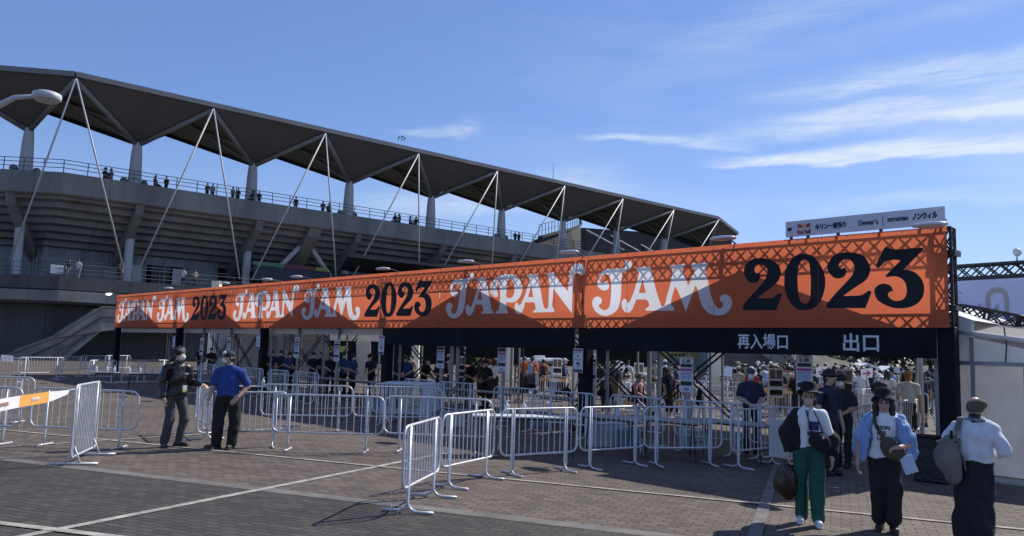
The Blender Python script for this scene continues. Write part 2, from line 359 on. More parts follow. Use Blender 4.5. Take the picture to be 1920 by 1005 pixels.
def along(name, prof, m_, srange=SR, closed=True, parent=st):
    """sweep an (o,z) profile along the facade"""
    mb = MB(); n = len(prof); vs = []
    for s_ in srange: vs += [S(s_, o, z) for o, z in prof]
    fs = []
    for i in range(len(srange)-1):
        for j in range(n if closed else n-1): fs.append((i*n+j, i*n+(j+1) % n, (i+1)*n+(j+1) % n, (i+1)*n+j))
    if closed: fs += [tuple(range(n-1, -1, -1)), tuple((len(srange)-1)*n+j for j in range(n))]
    mb.add(vs, fs); return mb.build(name, m_, parent)
along('parapet', [(1.5, 17.0), (1.5, 15.05), (1.75, 14.9), (2.0, 14.9), (2.0, 17.0)], CONC)
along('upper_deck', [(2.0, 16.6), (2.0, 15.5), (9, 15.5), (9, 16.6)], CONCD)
pr = [(2.0, 15.5)]; z = 14.6; o = 2.2
for i in range(7): pr += [(o, z+.02), (o+.95, z-.12), (o+1.02, z-.62)]; o += 1.02; z -= .62
pr += [(o+.6, z), (o+1.2, 15.5)]
along('stand_underside', pr, CONC)
for k in range(-3, 9):
    for ds, w, hh in ((-.1, .75, 1.1),) + (((6.3, 1.5, 1.3),) if k in (1, 5) else ()):
        rk = MB(); s_ = 6.9+12*k+ds
        rk.slab([S(s_-w/2, 1.62, 14.95), S(s_-w/2, 9.6, 10.3), S(s_-w/2, 9.6, 8.9), S(s_-w/2, 6.0, 10.8), S(s_-w/2, 2.1, 14.0)], SD*w); rk.build('raker_beam', CONC, st)
for k in (1,):
    for sg in (-1, 1):
        q = MB(); s_ = 6.9+12*k+6.3; q.tube([S(s_+sg*.7, 4.0, 13.0), S(s_+sg*4.6, 4.2, 8.5)], .28, 8); q.build('brace', ROD, st)
rl = MB()
for s_ in np.arange(-30, 92, 2.0): rl.tube([S(s_, 1.75, 17.0), S(s_, 1.75, 18.2)], .045, 5)
for z in (18.2, 17.85, 17.45):
    for i in range(len(SR)-1): rl.tube([S(SR[i], 1.75, z), S(SR[i+1], 1.75, z)], .035, 5)
rl.build('railing', RAIL, st)
SCREEN = mat('perforated_screen', (.185, .195, .21), .55, metal=.2, var=.35, scale=.9, streak=3, bump=.1)
SCRF = mat('screen_frame', (.30, .31, .33), .5, var=.1)
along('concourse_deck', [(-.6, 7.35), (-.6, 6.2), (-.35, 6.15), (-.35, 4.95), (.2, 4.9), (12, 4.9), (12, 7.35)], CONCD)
along('deck_lip', [(-.8, 6.05), (-.8, 5.15), (-.37, 5.1), (-.37, 6.1)], CONC)
sc_ = MB(); fr = MB()
for i in range(28):
    s0 = -34+i*1.9; s1 = s0+1.9
    if s1 > 19: break
    if 9.4 < s0 < 12.2: sc_.slab([S(s0, 9, 9.9), S(s1, 9, 9.9), S(s1, 9, 11.8), S(s0, 9, 11.8)], SN*.06)
    else: sc_.slab([S(s0, 9, 7.36), S(s1, 9, 7.36), S(s1, 9, 11.8), S(s0, 9, 11.8)], SN*.06)
    fr.beam(S(s0, 8.95, 7.36), S(s0, 8.95, 11.8), .09, .09)
for z in (9.6, 11.75): fr.beam(S(0, 8.95, z), S(19, 8.95, z), .08, .1); fr.beam(S(-34, 8.95, z), S(-6, 8.95, z), .08, .1); fr.beam(S(-6, 8.95, z), S(0, 8.95, z), .08, .1)
sc_.build('screen_wall', SCREEN, st); fr.build('screen_frame', SCRF, st)
dr = MB(); dr.box(S(11.2, 9.0, 8.6), (1.9, .1, 2.5), SD, SN); dr.build('door', mat('dark_door', (.02, .02, .022), .5), st)
for s_ in (8.6, 13.0): dw = MB(); dw.box(S(s_, 8.8, 8.55), (1.3, .08, 2.3), SD, SN); dw.build('door_leaf', CONCL, st)
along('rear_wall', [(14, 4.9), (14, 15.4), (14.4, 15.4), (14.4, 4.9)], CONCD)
dk = MB()
for s_ in np.arange(-30, 60, 2.4): dk.tube([S(s_, -.45, 7.35), S(s_, -.45, 8.5)], .035, 5)
for z in (8.5, 8.05, 7.7):
    for a_, b_ in ((-30, -6), (-6, 0), (0, 60)): dk.tube([S(a_, -.45, z), S(b_, -.45, z)], .028, 5)
dk.build('railing', RAIL, st)
nb = MB(); nb.box(S(-.2, -.48, 7.95), (1.0, .04, .75), SD, SN); nb.build('notice', PAPER, st)
# signs under the stand, behind the banner
for s_, w, colr, nm in ((20.6, 3.6, (.07, .19, .08), 'green'), (24.2, 3.4, (.14, .02, .04), 'red'), (26.8, 1.4, (.25, .25, .05), 'yellow')):
    q = MB(); q.box(S(s_, 3.0, 10.55), (w, .12, .42), SD, SN); q.build('sign_stripe', mat('sign_'+nm, colr, .5), st)
q = MB(); q.box(S(23.4, 3.02, 9.55), (9.0, .12, 1.5), SD, SN); q.box(S(32.4, 3.02, 9.75), (7.4, .12, 1.1), SD, SN); q.box(S(42.5, 3.02, 9.9), (9.0, .12, 1.0), SD, SN)
q.build('sign_board', mat('navy_sign', (.012, .018, .04), .5), st)
cn = MB(); cn.slab([S(27, -2.8, 11.6), S(45, -2.8, 11.6), S(52, 3.5, 10.7), S(29.5, 3.5, 10.7)], (0, 0, .3)); cn.build('canopy', STEELD, st)
def text(body, size, mtx, m_, parent, name='lettering', bold=0.0, ext=.004, width=None, align='CENTER', spacing=1.0):
    cu = bpy.data.curves.new(name, 'FONT'); cu.body = body; cu.size = size; cu.extrude = ext; cu.offset = bold; cu.align_x = align; cu.align_y = 'CENTER'; cu.space_character = spacing; cu.resolution_u = 3
    ob = bpy.data.objects.new(name, cu); COL.objects.link(ob); bpy.context.view_layer.update()
    me = bpy.data.meshes.new_from_object(ob.evaluated_get(bpy.context.evaluated_depsgraph_get()))
    bpy.data.objects.remove(ob); bpy.data.curves.remove(cu)
    if width and len(me.vertices):
        xs = [v.co.x for v in me.vertices]; k = width/max(1e-6, max(xs)-min(xs)); c0 = (max(xs)+min(xs))/2
        for v in me.vertices: v.co.x = (v.co.x-c0)*k
    me.transform(mtx); me.materials.clear(); me.name = name
    return link(name, me, m_, parent)
def face(loc, right, normal):
    """matrix for text whose reading direction is `right`, facing `normal`"""
    X, Z = Vector(right).normalized(), Vector(normal).normalized(); Y = Z.cross(X)
    m_ = Matrix.Identity(4)
    for i in range(3): m_[i][0], m_[i][1], m_[i][2], m_[i][3] = X[i], Y[i], Z[i], loc[i]
    return m_
text('←(N門)→', 1.0, face(S(32.4, 2.93, 9.75), SD, -SN), WHITEM, st, bold=.01, width=5.6)
# ground storey: concrete wall on the left, dark openings, cream pillars and glass to the right
along('base_wall', [(1.6, 0), (1.6, 4.9), (2.0, 4.9), (2.0, 0)], CONCD, [-42, -30, -18, -6, 0, 14])
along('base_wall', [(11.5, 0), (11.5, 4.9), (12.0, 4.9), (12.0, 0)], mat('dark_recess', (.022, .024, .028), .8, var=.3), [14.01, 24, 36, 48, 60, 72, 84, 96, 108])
for s_ in (-34, -27, -20, -13, -6.5, -.5, 5.5, 11): jm = MB(); jm.box(S(s_, 1.58, 2.45), (.05, .03, 4.8), SD, SN); jm.build('wall_joint', STEELD, st)
# ================================================================ GATE
GLYPHS = {'J':[[(0.46,3.67,0),(0.49,3.83,0),(0.57,3.93,0),(0.7,3.99,0),(0.96,4.0,0),(1.26,4.0,0),(1.32,4.05,0),(1.28,4.12,0),(1.34,4.16,0),(1.45,4.15,0),(1.49,4.07,0),(1.45,3.97,0),(1.32,3.91,0),(1.21,3.87,1),(1.19,3.77,0),(1.16,3.53,0),(1.15,3.3,0),(1.08,3.07,0),(0.93,2.92,0),(0.7,2.85,0),(0.48,2.9,0),(0.34,3.03,0),(0.3,3.17,0),(0.37,3.29,0),(0.5,3.31,0),(0.59,3.25,0),(0.57,3.15,1),(0.53,3.12,0),(0.58,3.03,0),(0.68,2.98,0),(0.79,3.05,0),(0.85,3.23,0),(0.9,3.54,0),(0.91,3.73,0),(0.85,3.83,0),(0.72,3.87,0),(0.61,3.83,0),(0.57,3.74,0),(0.61,3.64,1),(0.7,3.68,0),(0.79,3.64,0),(0.81,3.55,0),(0.72,3.47,0),(0.6,3.5,0),(0.5,3.58,0)]],'A':[[(1.62,3.98,1),(2.0,4.0,1),(2.03,3.89,0),(2.15,3.5,0),(2.25,3.14,0),(2.32,3.05,0),(2.37,3.01,0),(2.34,2.97,1),(1.88,2.97,1),(1.86,3.02,0),(1.93,3.04,0),(1.92,3.14,0),(1.86,3.23,1),(1.61,3.24,1),(1.55,3.13,0),(1.49,3.0,0),(1.35,2.92,0),(1.23,2.98,0),(1.18,3.11,0),(1.22,3.23,0),(1.3,3.24,0),(1.33,3.18,1),(1.38,3.16,0),(1.44,3.2,0),(1.49,3.29,0),(1.6,3.54,0),(1.73,3.86,1),(1.7,3.9,0),(1.63,3.93,0)],[(1.79,3.71,1),(1.87,3.37,1),(1.66,3.38,1)]],'P':[[(2.45,2.97,1),(2.46,3.02,0),(2.56,3.07,0),(2.59,3.22,0),(2.6,3.49,0),(2.56,3.69,0),(2.52,3.78,1),(2.6,3.87,0),(2.73,3.93,1),(2.59,3.92,0),(2.49,3.82,0),(2.45,3.71,0),(2.48,3.58,0),(2.52,3.5,0),(2.49,3.44,0),(2.4,3.43,0),(2.28,3.48,0),(2.2,3.56,0),(2.18,3.65,0),(2.22,3.8,0),(2.34,3.94,0),(2.55,4.02,0),(2.77,4.05,0),(2.96,4.05,0),(3.16,4.0,0),(3.34,3.87,0),(3.44,3.68,0),(3.43,3.53,0),(3.34,3.37,0),(3.18,3.28,0),(3.01,3.26,0),(2.85,3.28,1),(2.85,3.17,0),(2.88,3.06,0),(2.92,3.02,0),(2.91,2.97,1)],[(2.86,3.81,0),(2.92,3.91,0),(3.01,3.91,0),(3.11,3.8,0),(3.15,3.65,0),(3.14,3.49,0),(3.05,3.4,0),(2.92,3.39,0),(2.84,3.44,0),(2.85,3.61,0)]],'AN':[[(3.61,3.99,1),(3.98,4.0,1),(4.04,3.83,0),(4.15,3.44,0),(4.24,3.14,0),(4.31,3.07,0),(4.38,3.08,0),(4.41,3.18,0),(4.42,3.5,0),(4.42,3.81,0),(4.39,3.91,0),(4.34,3.94,0),(4.34,4.0,1),(4.56,4.01,1),(4.62,3.93,0),(4.82,3.71,0),(5.07,3.51,1),(5.09,3.72,0),(5.11,3.95,0),(5.16,4.09,0),(5.27,4.18,0),(5.43,4.19,0),(5.56,4.14,0),(5.61,4.02,0),(5.6,3.93,0),(5.55,3.88,0),(5.49,3.9,0),(5.42,3.95,0),(5.33,3.95,0),(5.26,3.9,0),(5.23,3.72,0),(5.22,3.37,0),(5.21,2.95,1),(5.03,3.13,0),(4.57,3.59,1),(4.56,3.39,0),(4.54,3.18,0),(4.57,3.1,0),(4.63,3.04,0),(4.62,2.98,1),(3.88,2.98,1),(3.87,3.03,0),(3.95,3.05,0),(3.95,3.14,0),(3.9,3.25,1),(3.57,3.25,1),(3.52,3.11,0),(3.45,2.99,0),(3.34,2.94,0),(3.23,2.99,0),(3.18,3.1,0),(3.19,3.21,0),(3.25,3.26,0),(3.32,3.19,1),(3.38,3.19,0),(3.45,3.27,0),(3.55,3.44,0),(3.67,3.74,0),(3.72,3.86,1),(3.69,3.91,0),(3.62,3.93,0)],[(3.78,3.73,1),(3.86,3.39,1),(3.67,3.39,1)]],'J2':[[(6.02,3.64,0),(6.05,3.79,0),(6.12,3.91,0),(6.24,3.99,0),(6.48,4.0,0),(6.79,4.0,0),(6.86,4.04,0),(6.84,4.11,0),(6.89,4.17,0),(6.98,4.17,0),(7.05,4.11,0),(7.03,4.0,0),(6.92,3.94,0),(6.79,3.89,1),(6.76,3.8,0),(6.75,3.49,0),(6.73,3.24,0),(6.65,3.02,0),(6.5,2.91,0),(6.29,2.86,0),(6.08,2.91,0),(5.93,3.03,0),(5.87,3.18,0),(5.92,3.3,0),(6.04,3.34,0),(6.16,3.28,0),(6.16,3.17,1),(6.09,3.14,0),(6.09,3.08,0),(6.2,3.01,0),(6.31,3.01,0),(6.4,3.08,0),(6.44,3.27,0),(6.45,3.54,0),(6.43,3.75,0),(6.36,3.85,0),(6.26,3.88,0),(6.15,3.83,0),(6.12,3.73,0),(6.17,3.64,1),(6.23,3.69,0),(6.33,3.69,0),(6.38,3.61,0),(6.36,3.52,0),(6.25,3.48,0),(6.13,3.51,0),(6.05,3.58,0)]],'AM':[[(7.19,4.0,1),(7.58,4.0,1),(7.63,3.82,0),(7.75,3.43,0),(7.85,3.17,0),(7.9,3.07,0),(7.95,3.06,0),(7.99,3.11,0),(8.06,3.35,0),(8.15,3.62,0),(8.19,3.89,1),(8.17,3.92,0),(8.12,3.94,0),(8.12,3.99,1),(8.51,4.0,1),(8.5,3.95,0),(8.44,3.91,0),(8.45,3.85,0),(8.6,3.51,1),(8.73,3.77,0),(8.76,3.87,0),(8.73,3.9,0),(8.68,3.93,0),(8.69,4.0,1),(9.1,3.99,1),(9.1,3.93,0),(9.04,3.89,0),(9.04,3.79,0),(9.09,3.62,0),(9.16,3.31,0),(9.25,3.1,0),(9.33,3.0,0),(9.41,2.99,0),(9.46,3.04,0),(9.46,3.11,1),(9.4,3.14,0),(9.39,3.21,0),(9.45,3.28,0),(9.56,3.28,0),(9.65,3.2,0),(9.67,3.09,0),(9.63,2.97,0),(9.52,2.87,0),(9.33,2.84,0),(9.14,2.88,0),(8.99,3.0,0),(8.9,3.19,0),(8.82,3.46,0),(8.78,3.5,1),(8.71,3.33,0),(8.54,2.93,1),(8.36,3.34,0),(8.26,3.51,1),(8.21,3.38,0),(8.15,3.15,0),(8.17,3.07,0),(8.23,3.03,0),(8.23,2.96,1),(7.47,2.97,1),(7.47,3.02,0),(7.54,3.06,0),(7.56,3.12,0),(7.49,3.23,1),(7.2,3.24,1),(7.15,3.15,0),(7.08,3.01,0),(6.97,2.93,0),(6.84,2.97,0),(6.77,3.1,0),(6.78,3.2,0),(6.84,3.26,0),(6.9,3.24,0),(6.93,3.18,1),(6.98,3.17,0),(7.04,3.25,0),(7.13,3.44,0),(7.24,3.76,0),(7.27,3.87,1),(7.19,3.92,0)],[(7.37,3.72,1),(7.46,3.38,1),(7.26,3.39,1)]],'2':[[(9.95,3.74,0),(9.99,3.89,0),(10.13,4.0,0),(10.33,4.02,0),(10.55,3.97,0),(10.71,3.86,0),(10.77,3.7,0),(10.72,3.54,0),(10.6,3.42,0),(10.43,3.31,0),(10.25,3.18,1),(10.45,3.18,0),(10.59,3.19,0),(10.7,3.26,0),(10.76,3.27,0),(10.78,3.22,0),(10.67,2.95,0),(10.64,2.93,1),(9.96,2.94,1),(9.92,2.99,0),(9.96,3.08,0),(10.1,3.23,0),(10.28,3.4,0),(10.41,3.55,0),(10.48,3.69,0),(10.45,3.82,0),(10.34,3.88,0),(10.23,3.86,0),(10.19,3.78,0),(10.23,3.71,0),(10.3,3.72,1),(10.32,3.66,0),(10.31,3.59,0),(10.25,3.52,0),(10.13,3.51,0),(10.02,3.58,0)]],'0':[[(10.84,3.5,0),(10.87,3.74,0),(11.0,3.95,0),(11.14,4.04,0),(11.29,4.04,0),(11.46,3.97,0),(11.61,3.76,0),(11.68,3.52,0),(11.66,3.3,0),(11.58,3.09,0),(11.45,2.96,0),(11.28,2.92,0),(11.1,2.95,0),(10.95,3.1,0),(10.86,3.31,0)],[(11.12,3.54,0),(11.14,3.77,0),(11.2,3.9,0),(11.28,3.93,0),(11.35,3.87,0),(11.38,3.71,0),(11.39,3.47,0),(11.38,3.22,0),(11.35,3.09,0),(11.27,3.05,0),(11.19,3.09,0),(11.14,3.22,0)]],'2b':[[(11.72,3.73,0),(11.76,3.86,0),(11.88,3.99,0),(12.07,4.02,0),(12.28,3.99,0),(12.44,3.9,0),(12.53,3.72,0),(12.52,3.59,0),(12.44,3.46,0),(12.27,3.35,0),(12.02,3.18,1),(12.22,3.18,0),(12.37,3.19,0),(12.47,3.25,0),(12.52,3.26,0),(12.54,3.22,0),(12.44,2.96,0),(12.42,2.94,1),(11.73,2.95,1),(11.69,3.0,0),(11.74,3.08,0),(11.89,3.25,0),(12.08,3.44,0),(12.2,3.58,0),(12.24,3.71,0),(12.2,3.83,0),(12.11,3.88,0),(12.0,3.86,0),(11.95,3.78,0),(11.99,3.71,0),(12.07,3.73,1),(12.09,3.64,0),(12.04,3.55,0),(11.92,3.52,0),(11.81,3.57,0)]],'3':[[(12.81,4.07,1),(12.84,4.06,0),(12.91,4.03,0),(13.0,4.01,0),(13.43,4.01,0),(13.45,3.97,1),(13.38,3.89,0),(13.12,3.63,1),(13.28,3.59,0),(13.41,3.46,0),(13.46,3.3,0),(13.43,3.12,0),(13.32,2.99,0),(13.15,2.93,0),(12.96,2.93,0),(12.79,2.99,0),(12.65,3.09,0),(12.6,3.23,0),(12.62,3.32,0),(12.71,3.38,0),(12.81,3.38,0),(12.9,3.33,0),(12.93,3.24,1),(12.87,3.23,0),(12.84,3.17,0),(12.89,3.1,0),(12.98,3.06,0),(13.1,3.09,0),(13.16,3.19,0),(13.16,3.33,0),(13.1,3.45,0),(12.99,3.51,0),(12.87,3.51,1),(12.82,3.51,0),(12.8,3.54,1),(12.85,3.58,0),(13.07,3.8,1),(12.96,3.82,0),(12.82,3.8,0),(12.72,3.71,0),(12.67,3.69,0),(12.64,3.74,0),(12.65,3.78,0)]]}
def fabric(name, col, trans, var=.06):
    m = bpy.data.materials.new(name); m.use_nodes = True; t = m.node_tree; p = t.nodes['Principled BSDF']; L = t.links.new
    p.inputs['Roughness'].default_value = .7; p.inputs['Specular IOR Level'].default_value = .25
    tcn = t.nodes.new('ShaderNodeTexCoord'); n = t.nodes.new('ShaderNodeTexNoise'); n.inputs['Scale'].default_value = .9; n.inputs['Detail'].default_value = 5
    L(tcn.outputs['Object'], n.inputs['Vector'])
    r = t.nodes.new('ShaderNodeMapRange'); r.inputs[1].default_value = .3; r.inputs[2].default_value = .7; r.inputs[3].default_value = 1-var; r.inputs[4].default_value = 1+var; L(n.outputs[0], r.inputs[0])
    mx = t.nodes.new('ShaderNodeMixRGB'); mx.blend_type = 'MULTIPLY'; mx.inputs[0].default_value = 1; mx.inputs[1].default_value = (*col, 1); L(r.outputs[0], mx.inputs[2])
    L(mx.outputs[0], p.inputs['Base Color'])
    b = t.nodes.new('ShaderNodeBump'); b.inputs['Strength'].default_value = .25; b.inputs['Distance'].default_value = .03; L(n.outputs[0], b.inputs['Height']); L(b.outputs[0], p.inputs['Normal'])
    tr = t.nodes.new('ShaderNodeBsdfTranslucent'); L(mx.outputs[0], tr.inputs[0]); ms = t.nodes.new('ShaderNodeMixShader'); ms.inputs[0].default_value = trans
    L(p.outputs[0], ms.inputs[1]); L(tr.outputs[0], ms.inputs[2]); L(ms.outputs[0], t.nodes['Material Output'].inputs[0]); return m
F_OR = fabric('orange_banner_fabric', (.68, .165, .075), .46)
F_WH = fabric('white_print_fabric', (.80, .79, .80), .44)
F_BK = fabric('black_print_fabric', (.012, .017, .024), .08)
def spline(pts, n=5):
    """closed outline: Catmull-Rom between corner points"""
    N = len(pts); out = []
    P = [Vector((p[0], p[1])) for p in pts]; cor = [p[2] for p in pts]
    for i in range(N):
        j = (i+1) % N; p1, p2 = P[i], P[j]
        p0 = P[i-1] if not cor[i] else p1-(p2-p1)*.5; p3 = P[(j+1) % N] if not cor[j] else p2+(p2-p1)*.5
        if cor[i] and cor[j]: out.append(p1); continue
        for k in range(n):
            t = k/n; out.append(.5*((2*p1)+(p2-p0)*t+(2*p0-5*p1+4*p2-p3)*t*t+(3*p1-p0-3*p2+p3)*t**3))
    return out
def fill(name, loops, mtx, m_, parent):
    cu = bpy.data.curves.new(name, 'CURVE'); cu.dimensions = '2D'; cu.fill_mode = 'BOTH'
    for lp in loops:
        s = cu.splines.new('POLY'); s.points.add(len(lp)-1); s.use_cyclic_u = True
        for q, p in zip(s.points, lp): q.co = (p[0], p[1], 0, 1)
    ob = bpy.data.objects.new(name, cu); COL.objects.link(ob); bpy.context.view_layer.update()
    me = bpy.data.meshes.new_from_object(ob.evaluated_get(bpy.context.evaluated_depsgraph_get()))
    bpy.data.objects.remove(ob); bpy.data.curves.remove(cu); me.transform(mtx); me.materials.clear(); me.name = name
    return link(name, me, m_, parent)
Z3 = Vector((0, 0, 1)); BR = -BD                                      # reading direction along the gate
ZB, ZT = 2.575, 4.36
OUT = {k: [spline(l) for l in v] for k, v in GLYPHS.items()}
where = ('nearest, at the exit end of the gate', 'middle one of the three', 'farthest, at the left end of the gate')
for n in range(3):
    s1 = 13.82*(n+1)-.004*(n < 2)
    org = B(s1, 0, 0); mtx = face(org, BR, -BN)
    bnr = empty('festival_banner', B(13.82*(n+.5), 0, ZB), 0, 'orange festival banner with white and black lettering, '+where[n], 'banner', 'orange banners along the gate')
    wd = 13.82 - (.012 if n else -.03)
    rect = [(.006, ZB), (wd, ZB), (wd, ZT), (.006, ZT)]
    if n == 2: rect[0] = (-.02+.0, ZB+.02)
    holes = [l for v in OUT.values() for l in v]
    slit = [(9.93-.45+.02, 3.05), (9.93-.45+.05, 3.05), (9.93-.45+.05, 3.5), (9.93-.45+.02, 3.5)] if n == 0 else None
    fill('banner_sheet', [rect]+holes, mtx, F_OR, bnr)
    for k in range(1, 6):
        q = MB(); u = wd*k/6; q.slab([org+BR*(u-.004)+Vector((0, 0, ZB+.01)), org+BR*(u+.004)+Vector((0, 0, ZB+.01)), org+BR*(u+.004)+Vector((0, 0, ZT-.01)), org+BR*(u-.004)+Vector((0, 0, ZT-.01))], -BN*.003+Vector((0, 0, 0))); q.build('seam', mat('banner_seam', (.36, .075, .03), .8), bnr)
    q = MB()
    for k in range(28): q.lathe(org+BR*(wd*(k+.5)/28)-BN*.002+Vector((0, 0, ZT-.035)), [(.016, 0), (.016, .004)], 8, X=BR, Y=Z3, Z=-BN)
    q.build('eyelets', POLE, bnr)
    if n == 0:
        q = MB(); q.box(B(8.26, -.006, 3.30), (.035, .006, .42), BD, BN); q.build('slit', mat('banner_slit', (.16, .03, .015), .8), bnr)
    for k, v in OUT.items(): fill('printed_letter' if k not in '0232b' else 'printed_digit', v, mtx, F_BK if k in ('2', '0', '2b', '3') else F_WH, bnr)
# ---- steel gate frame
gate = empty('entrance_gate', B(20.8, .3, 0), 0, 'long truss gate frame with black wrapped posts carrying the orange banners', 'gate')
BAY = 8.32
def lattice(mb, a, b, u, w, h, step, r=.024, rd=.013, faces=(1, 1, 1, 1)):
    """box truss from a to b; u and w are its two side directions"""
    a, b, u, w = Vector(a), Vector(b), Vector(u), Vector(w); d = b-a; L_ = d.length; d.normalize(); n = max(1, round(L_/step)); st_ = L_/n
    cs = [u*(h/2*i)+w*(h/2*j) for i, j in ((-1,-1),(1,-1),(1,1),(-1,1))]
    for c in cs: mb.tube([a+c, b+c], r, 6)
    for f in range(4):
        if not faces[f]: continue
        c0, c1 = cs[f], cs[(f+1) % 4]
        for i in range(n):
            p, q = a+d*(st_*i), a+d*(st_*(i+1))
            mb.tube([p+c0, q+c1], rd, 5, False)
            if f % 2 == (1 if abs(u.z) > .5 else 0) or True: mb.tube([p+c1, q+c0], rd, 5, False)
        mb.tube([a+c0, a+c1], rd*1.3, 5, False); mb.tube([b+c0, b+c1], rd*1.3, 5, False)
Z3 = Vector((0, 0, 1))
for i in range(5):
    for (zc, h, nm) in ((4.17, .30, 'top_truss'), (2.74, .29, 'bottom_truss')):
        for hf in range(2):
            mb = MB(); s0 = BAY*(i+hf*.5)+.22; s1 = BAY*(i+(hf+1)*.5)-(.22 if hf else -.12)
            if hf: s0 += .0
            lattice(mb, B(s0, .24, zc), B(s1 if hf else BAY*(i+.5)+.16, .24, zc), BN, Z3, h, .27)
            mb.build(nm, STEELD, gate)
    pl = MB(); s_ = BAY*(i+.5)+.18; pl.box(B(s_, .24, 4.17), (.06, .34, .36), BD, BN); pl.box(B(s_, .24, 2.74), (.05, .32, .33), BD, BN); pl.build('splice_plate', STEELD, gate)
for i in range(6):
    pw = MB(); s_ = BAY*i
    s_ += .06 if i == 0 else 0
    pw.box(B(s_, .24, 1.29), (.28, .28, 2.56), BD, BN); pw.box(B(s_, .24, .06), (.5, .5, .10), BD, BN)
    pw.build('post_wrap', BLACKW, gate, bevel=.02)
    lt = MB(); lattice(lt, B(s_, .24, 2.575), B(s_, .24, 4.36), BD, BN, .24, .42, .026, .017); lt.build('post_truss', STEELD, gate)
    ss_ = MB(); ss_.box(B(s_, .24, 3.9), (.40, .36, .10), BD, BN); ss_.build('sleeve_block', STEELD, gate)
    ss_ = MB(); ss_.box(B(s_, .24, 2.92), (.38, .34, .08), BD, BN); ss_.build('sleeve_block', STEELD, gate)
# ---- rear posts and crossed braces behind the gate
for i in range(1, 6):
    rp = MB(); s_ = BAY*i
    rp.beam(B(s_, 3.0, 0), B(s_, 3.0, 3.2), .10, .10, BD); rp.beam(B(s_-.32, 3.0, 0), B(s_-.32, 3.0, 3.2), .09, .09, BD); rp.build('rear_post', POLE, gate)
for i in range(5):
    for a0, a1 in ((BAY*i+.1, BAY*i+2.6), (BAY*(i+1)-.1, BAY*(i+1)-2.6)):
        for dz in (0, .16):
            if i == 0 and a0 < 1: continue
            for (z0, z1) in ((.35, 2.25), (2.25, .35)):
                q = MB(); q.tube([B(a0, 2.95, z0+dz), B(a1, 2.9, z1+dz)], .026, 6); q.build('cross_brace', STEELD, gate)
for i in range(1, 5):
    q = MB(); q.tube([B(BAY*i, -.02, 1.3), B(BAY*i-.1, -.75, .03)], .022, 6); q.tube([B(BAY*i-.1, -.75, .03), B(BAY*i-.1, -.1, .03)], .02, 6); q.build('raking_prop', POLE, gate)
# ---- black header panels over the exit with their lettering
for i, (s0, s1, what) in enumerate(((.20, BAY-.22, 'black header panel with white characters over the exit'), (BAY+.22, 2*BAY-.0, 'plain black header panel beside the exit, between the second and third gate post'))):
    hp = empty('header_panel', B((s0+s1)/2, 0, 2.3), 0, what, 'header panel')
    q = MB(); q.slab([B(s0, .03, 2.035), B(s1, .03, 2.035), B(s1, .03, 2.57), B(s0, .03, 2.57)], BN*.04); q.build('panel', BLACKP, hp)
    if i == 0:
        text('再入場口', .33, face(B(3.47, .02, 2.268), BR, -BN), WHITEM, hp, bold=.005, width=1.10)
        text('出口', .36, face(B(1.49, .02, 2.268), BR, -BN), WHITEM, hp, bold=.006, width=.66)
# ---- sponsor board
sp = empty('sponsor_board', B(1.48, .1, 4.41), 0, 'long white board with sponsor names on top of the gate at its right end', 'sponsor board')
SPM = mat('sponsor_board_white', (.62, .63, .69), .5, var=.05, scale=.8)
q = MB(); q.slab([B(2.96, .05, 4.415), B(.0, .05, 4.415), B(.0, .05, 4.735), B(2.96, .05, 4.735)], BN*.03); q.build('board', SPM, sp)
q = MB()
for s_ in (2.85, 2.5, 1.9, 1.1, .4, .05): q.beam(B(s_, .07, 4.33), B(s_, .07, 4.42), .05, .05, BD)
q.tube([B(2.96, .14, 4.5), B(0, .14, 4.5)], .02, 6); q.build('bracket', STEELD, sp)
def spt(t, s_, z, size, width, bold=.004, m_=INK): text(t, size, face(B(s_, .045, z), BR, -BN), m_, sp, bold=bold, width=width)
SPI = mat('sponsor_ink', (.02, .025, .07), .5); SPR = mat('sponsor_red', (.30, .035, .10), .5); SPY = mat('sponsor_yellow', (.72, .42, .10), .5)
spt('協賛', 2.87, 4.565, .07, .085)
spt('Red Bull', 2.575, 4.495, .12, .27, .004, SPR)
q = MB()
def bull(sgn):
    pts = [(.02,.0),(.045,.045),(.10,.075),(.125,.06),(.15,.055),(.128,.045),(.14,.02),(.115,.012),(.125,-.03),(.10,-.015),(.07,-.03),(.05,-.005)]
    q.slab([B(2.575-sgn*x, .047, 4.60+z*.9) for x, z in pts], -BN*.004)
bull(1); bull(-1); q.build('emblem', SPR, sp)
q = MB(); q.lathe(B(2.575, .046, 4.613), [(.052, 0), (.052, .003)], 20, X=BD, Y=Z3, Z=-BN); q.build('emblem_disc', SPY, sp)
spt('キリン一番搾り', 2.04, 4.56, .12, .60, .006, SPI); spt('Dewar’s', 1.32, 4.565, .14, .36, .003, SPI)
q = MB(); q.box(B(1.055, .047, 4.575), (.008, .004, .2), BD, BN); q.build('divider', SPI, sp)
spt('感染症対策協力', .79, 4.57, .07, .37, .004, SPI); spt('ノンウィル', .33, 4.585, .13, .42, .008, SPI)
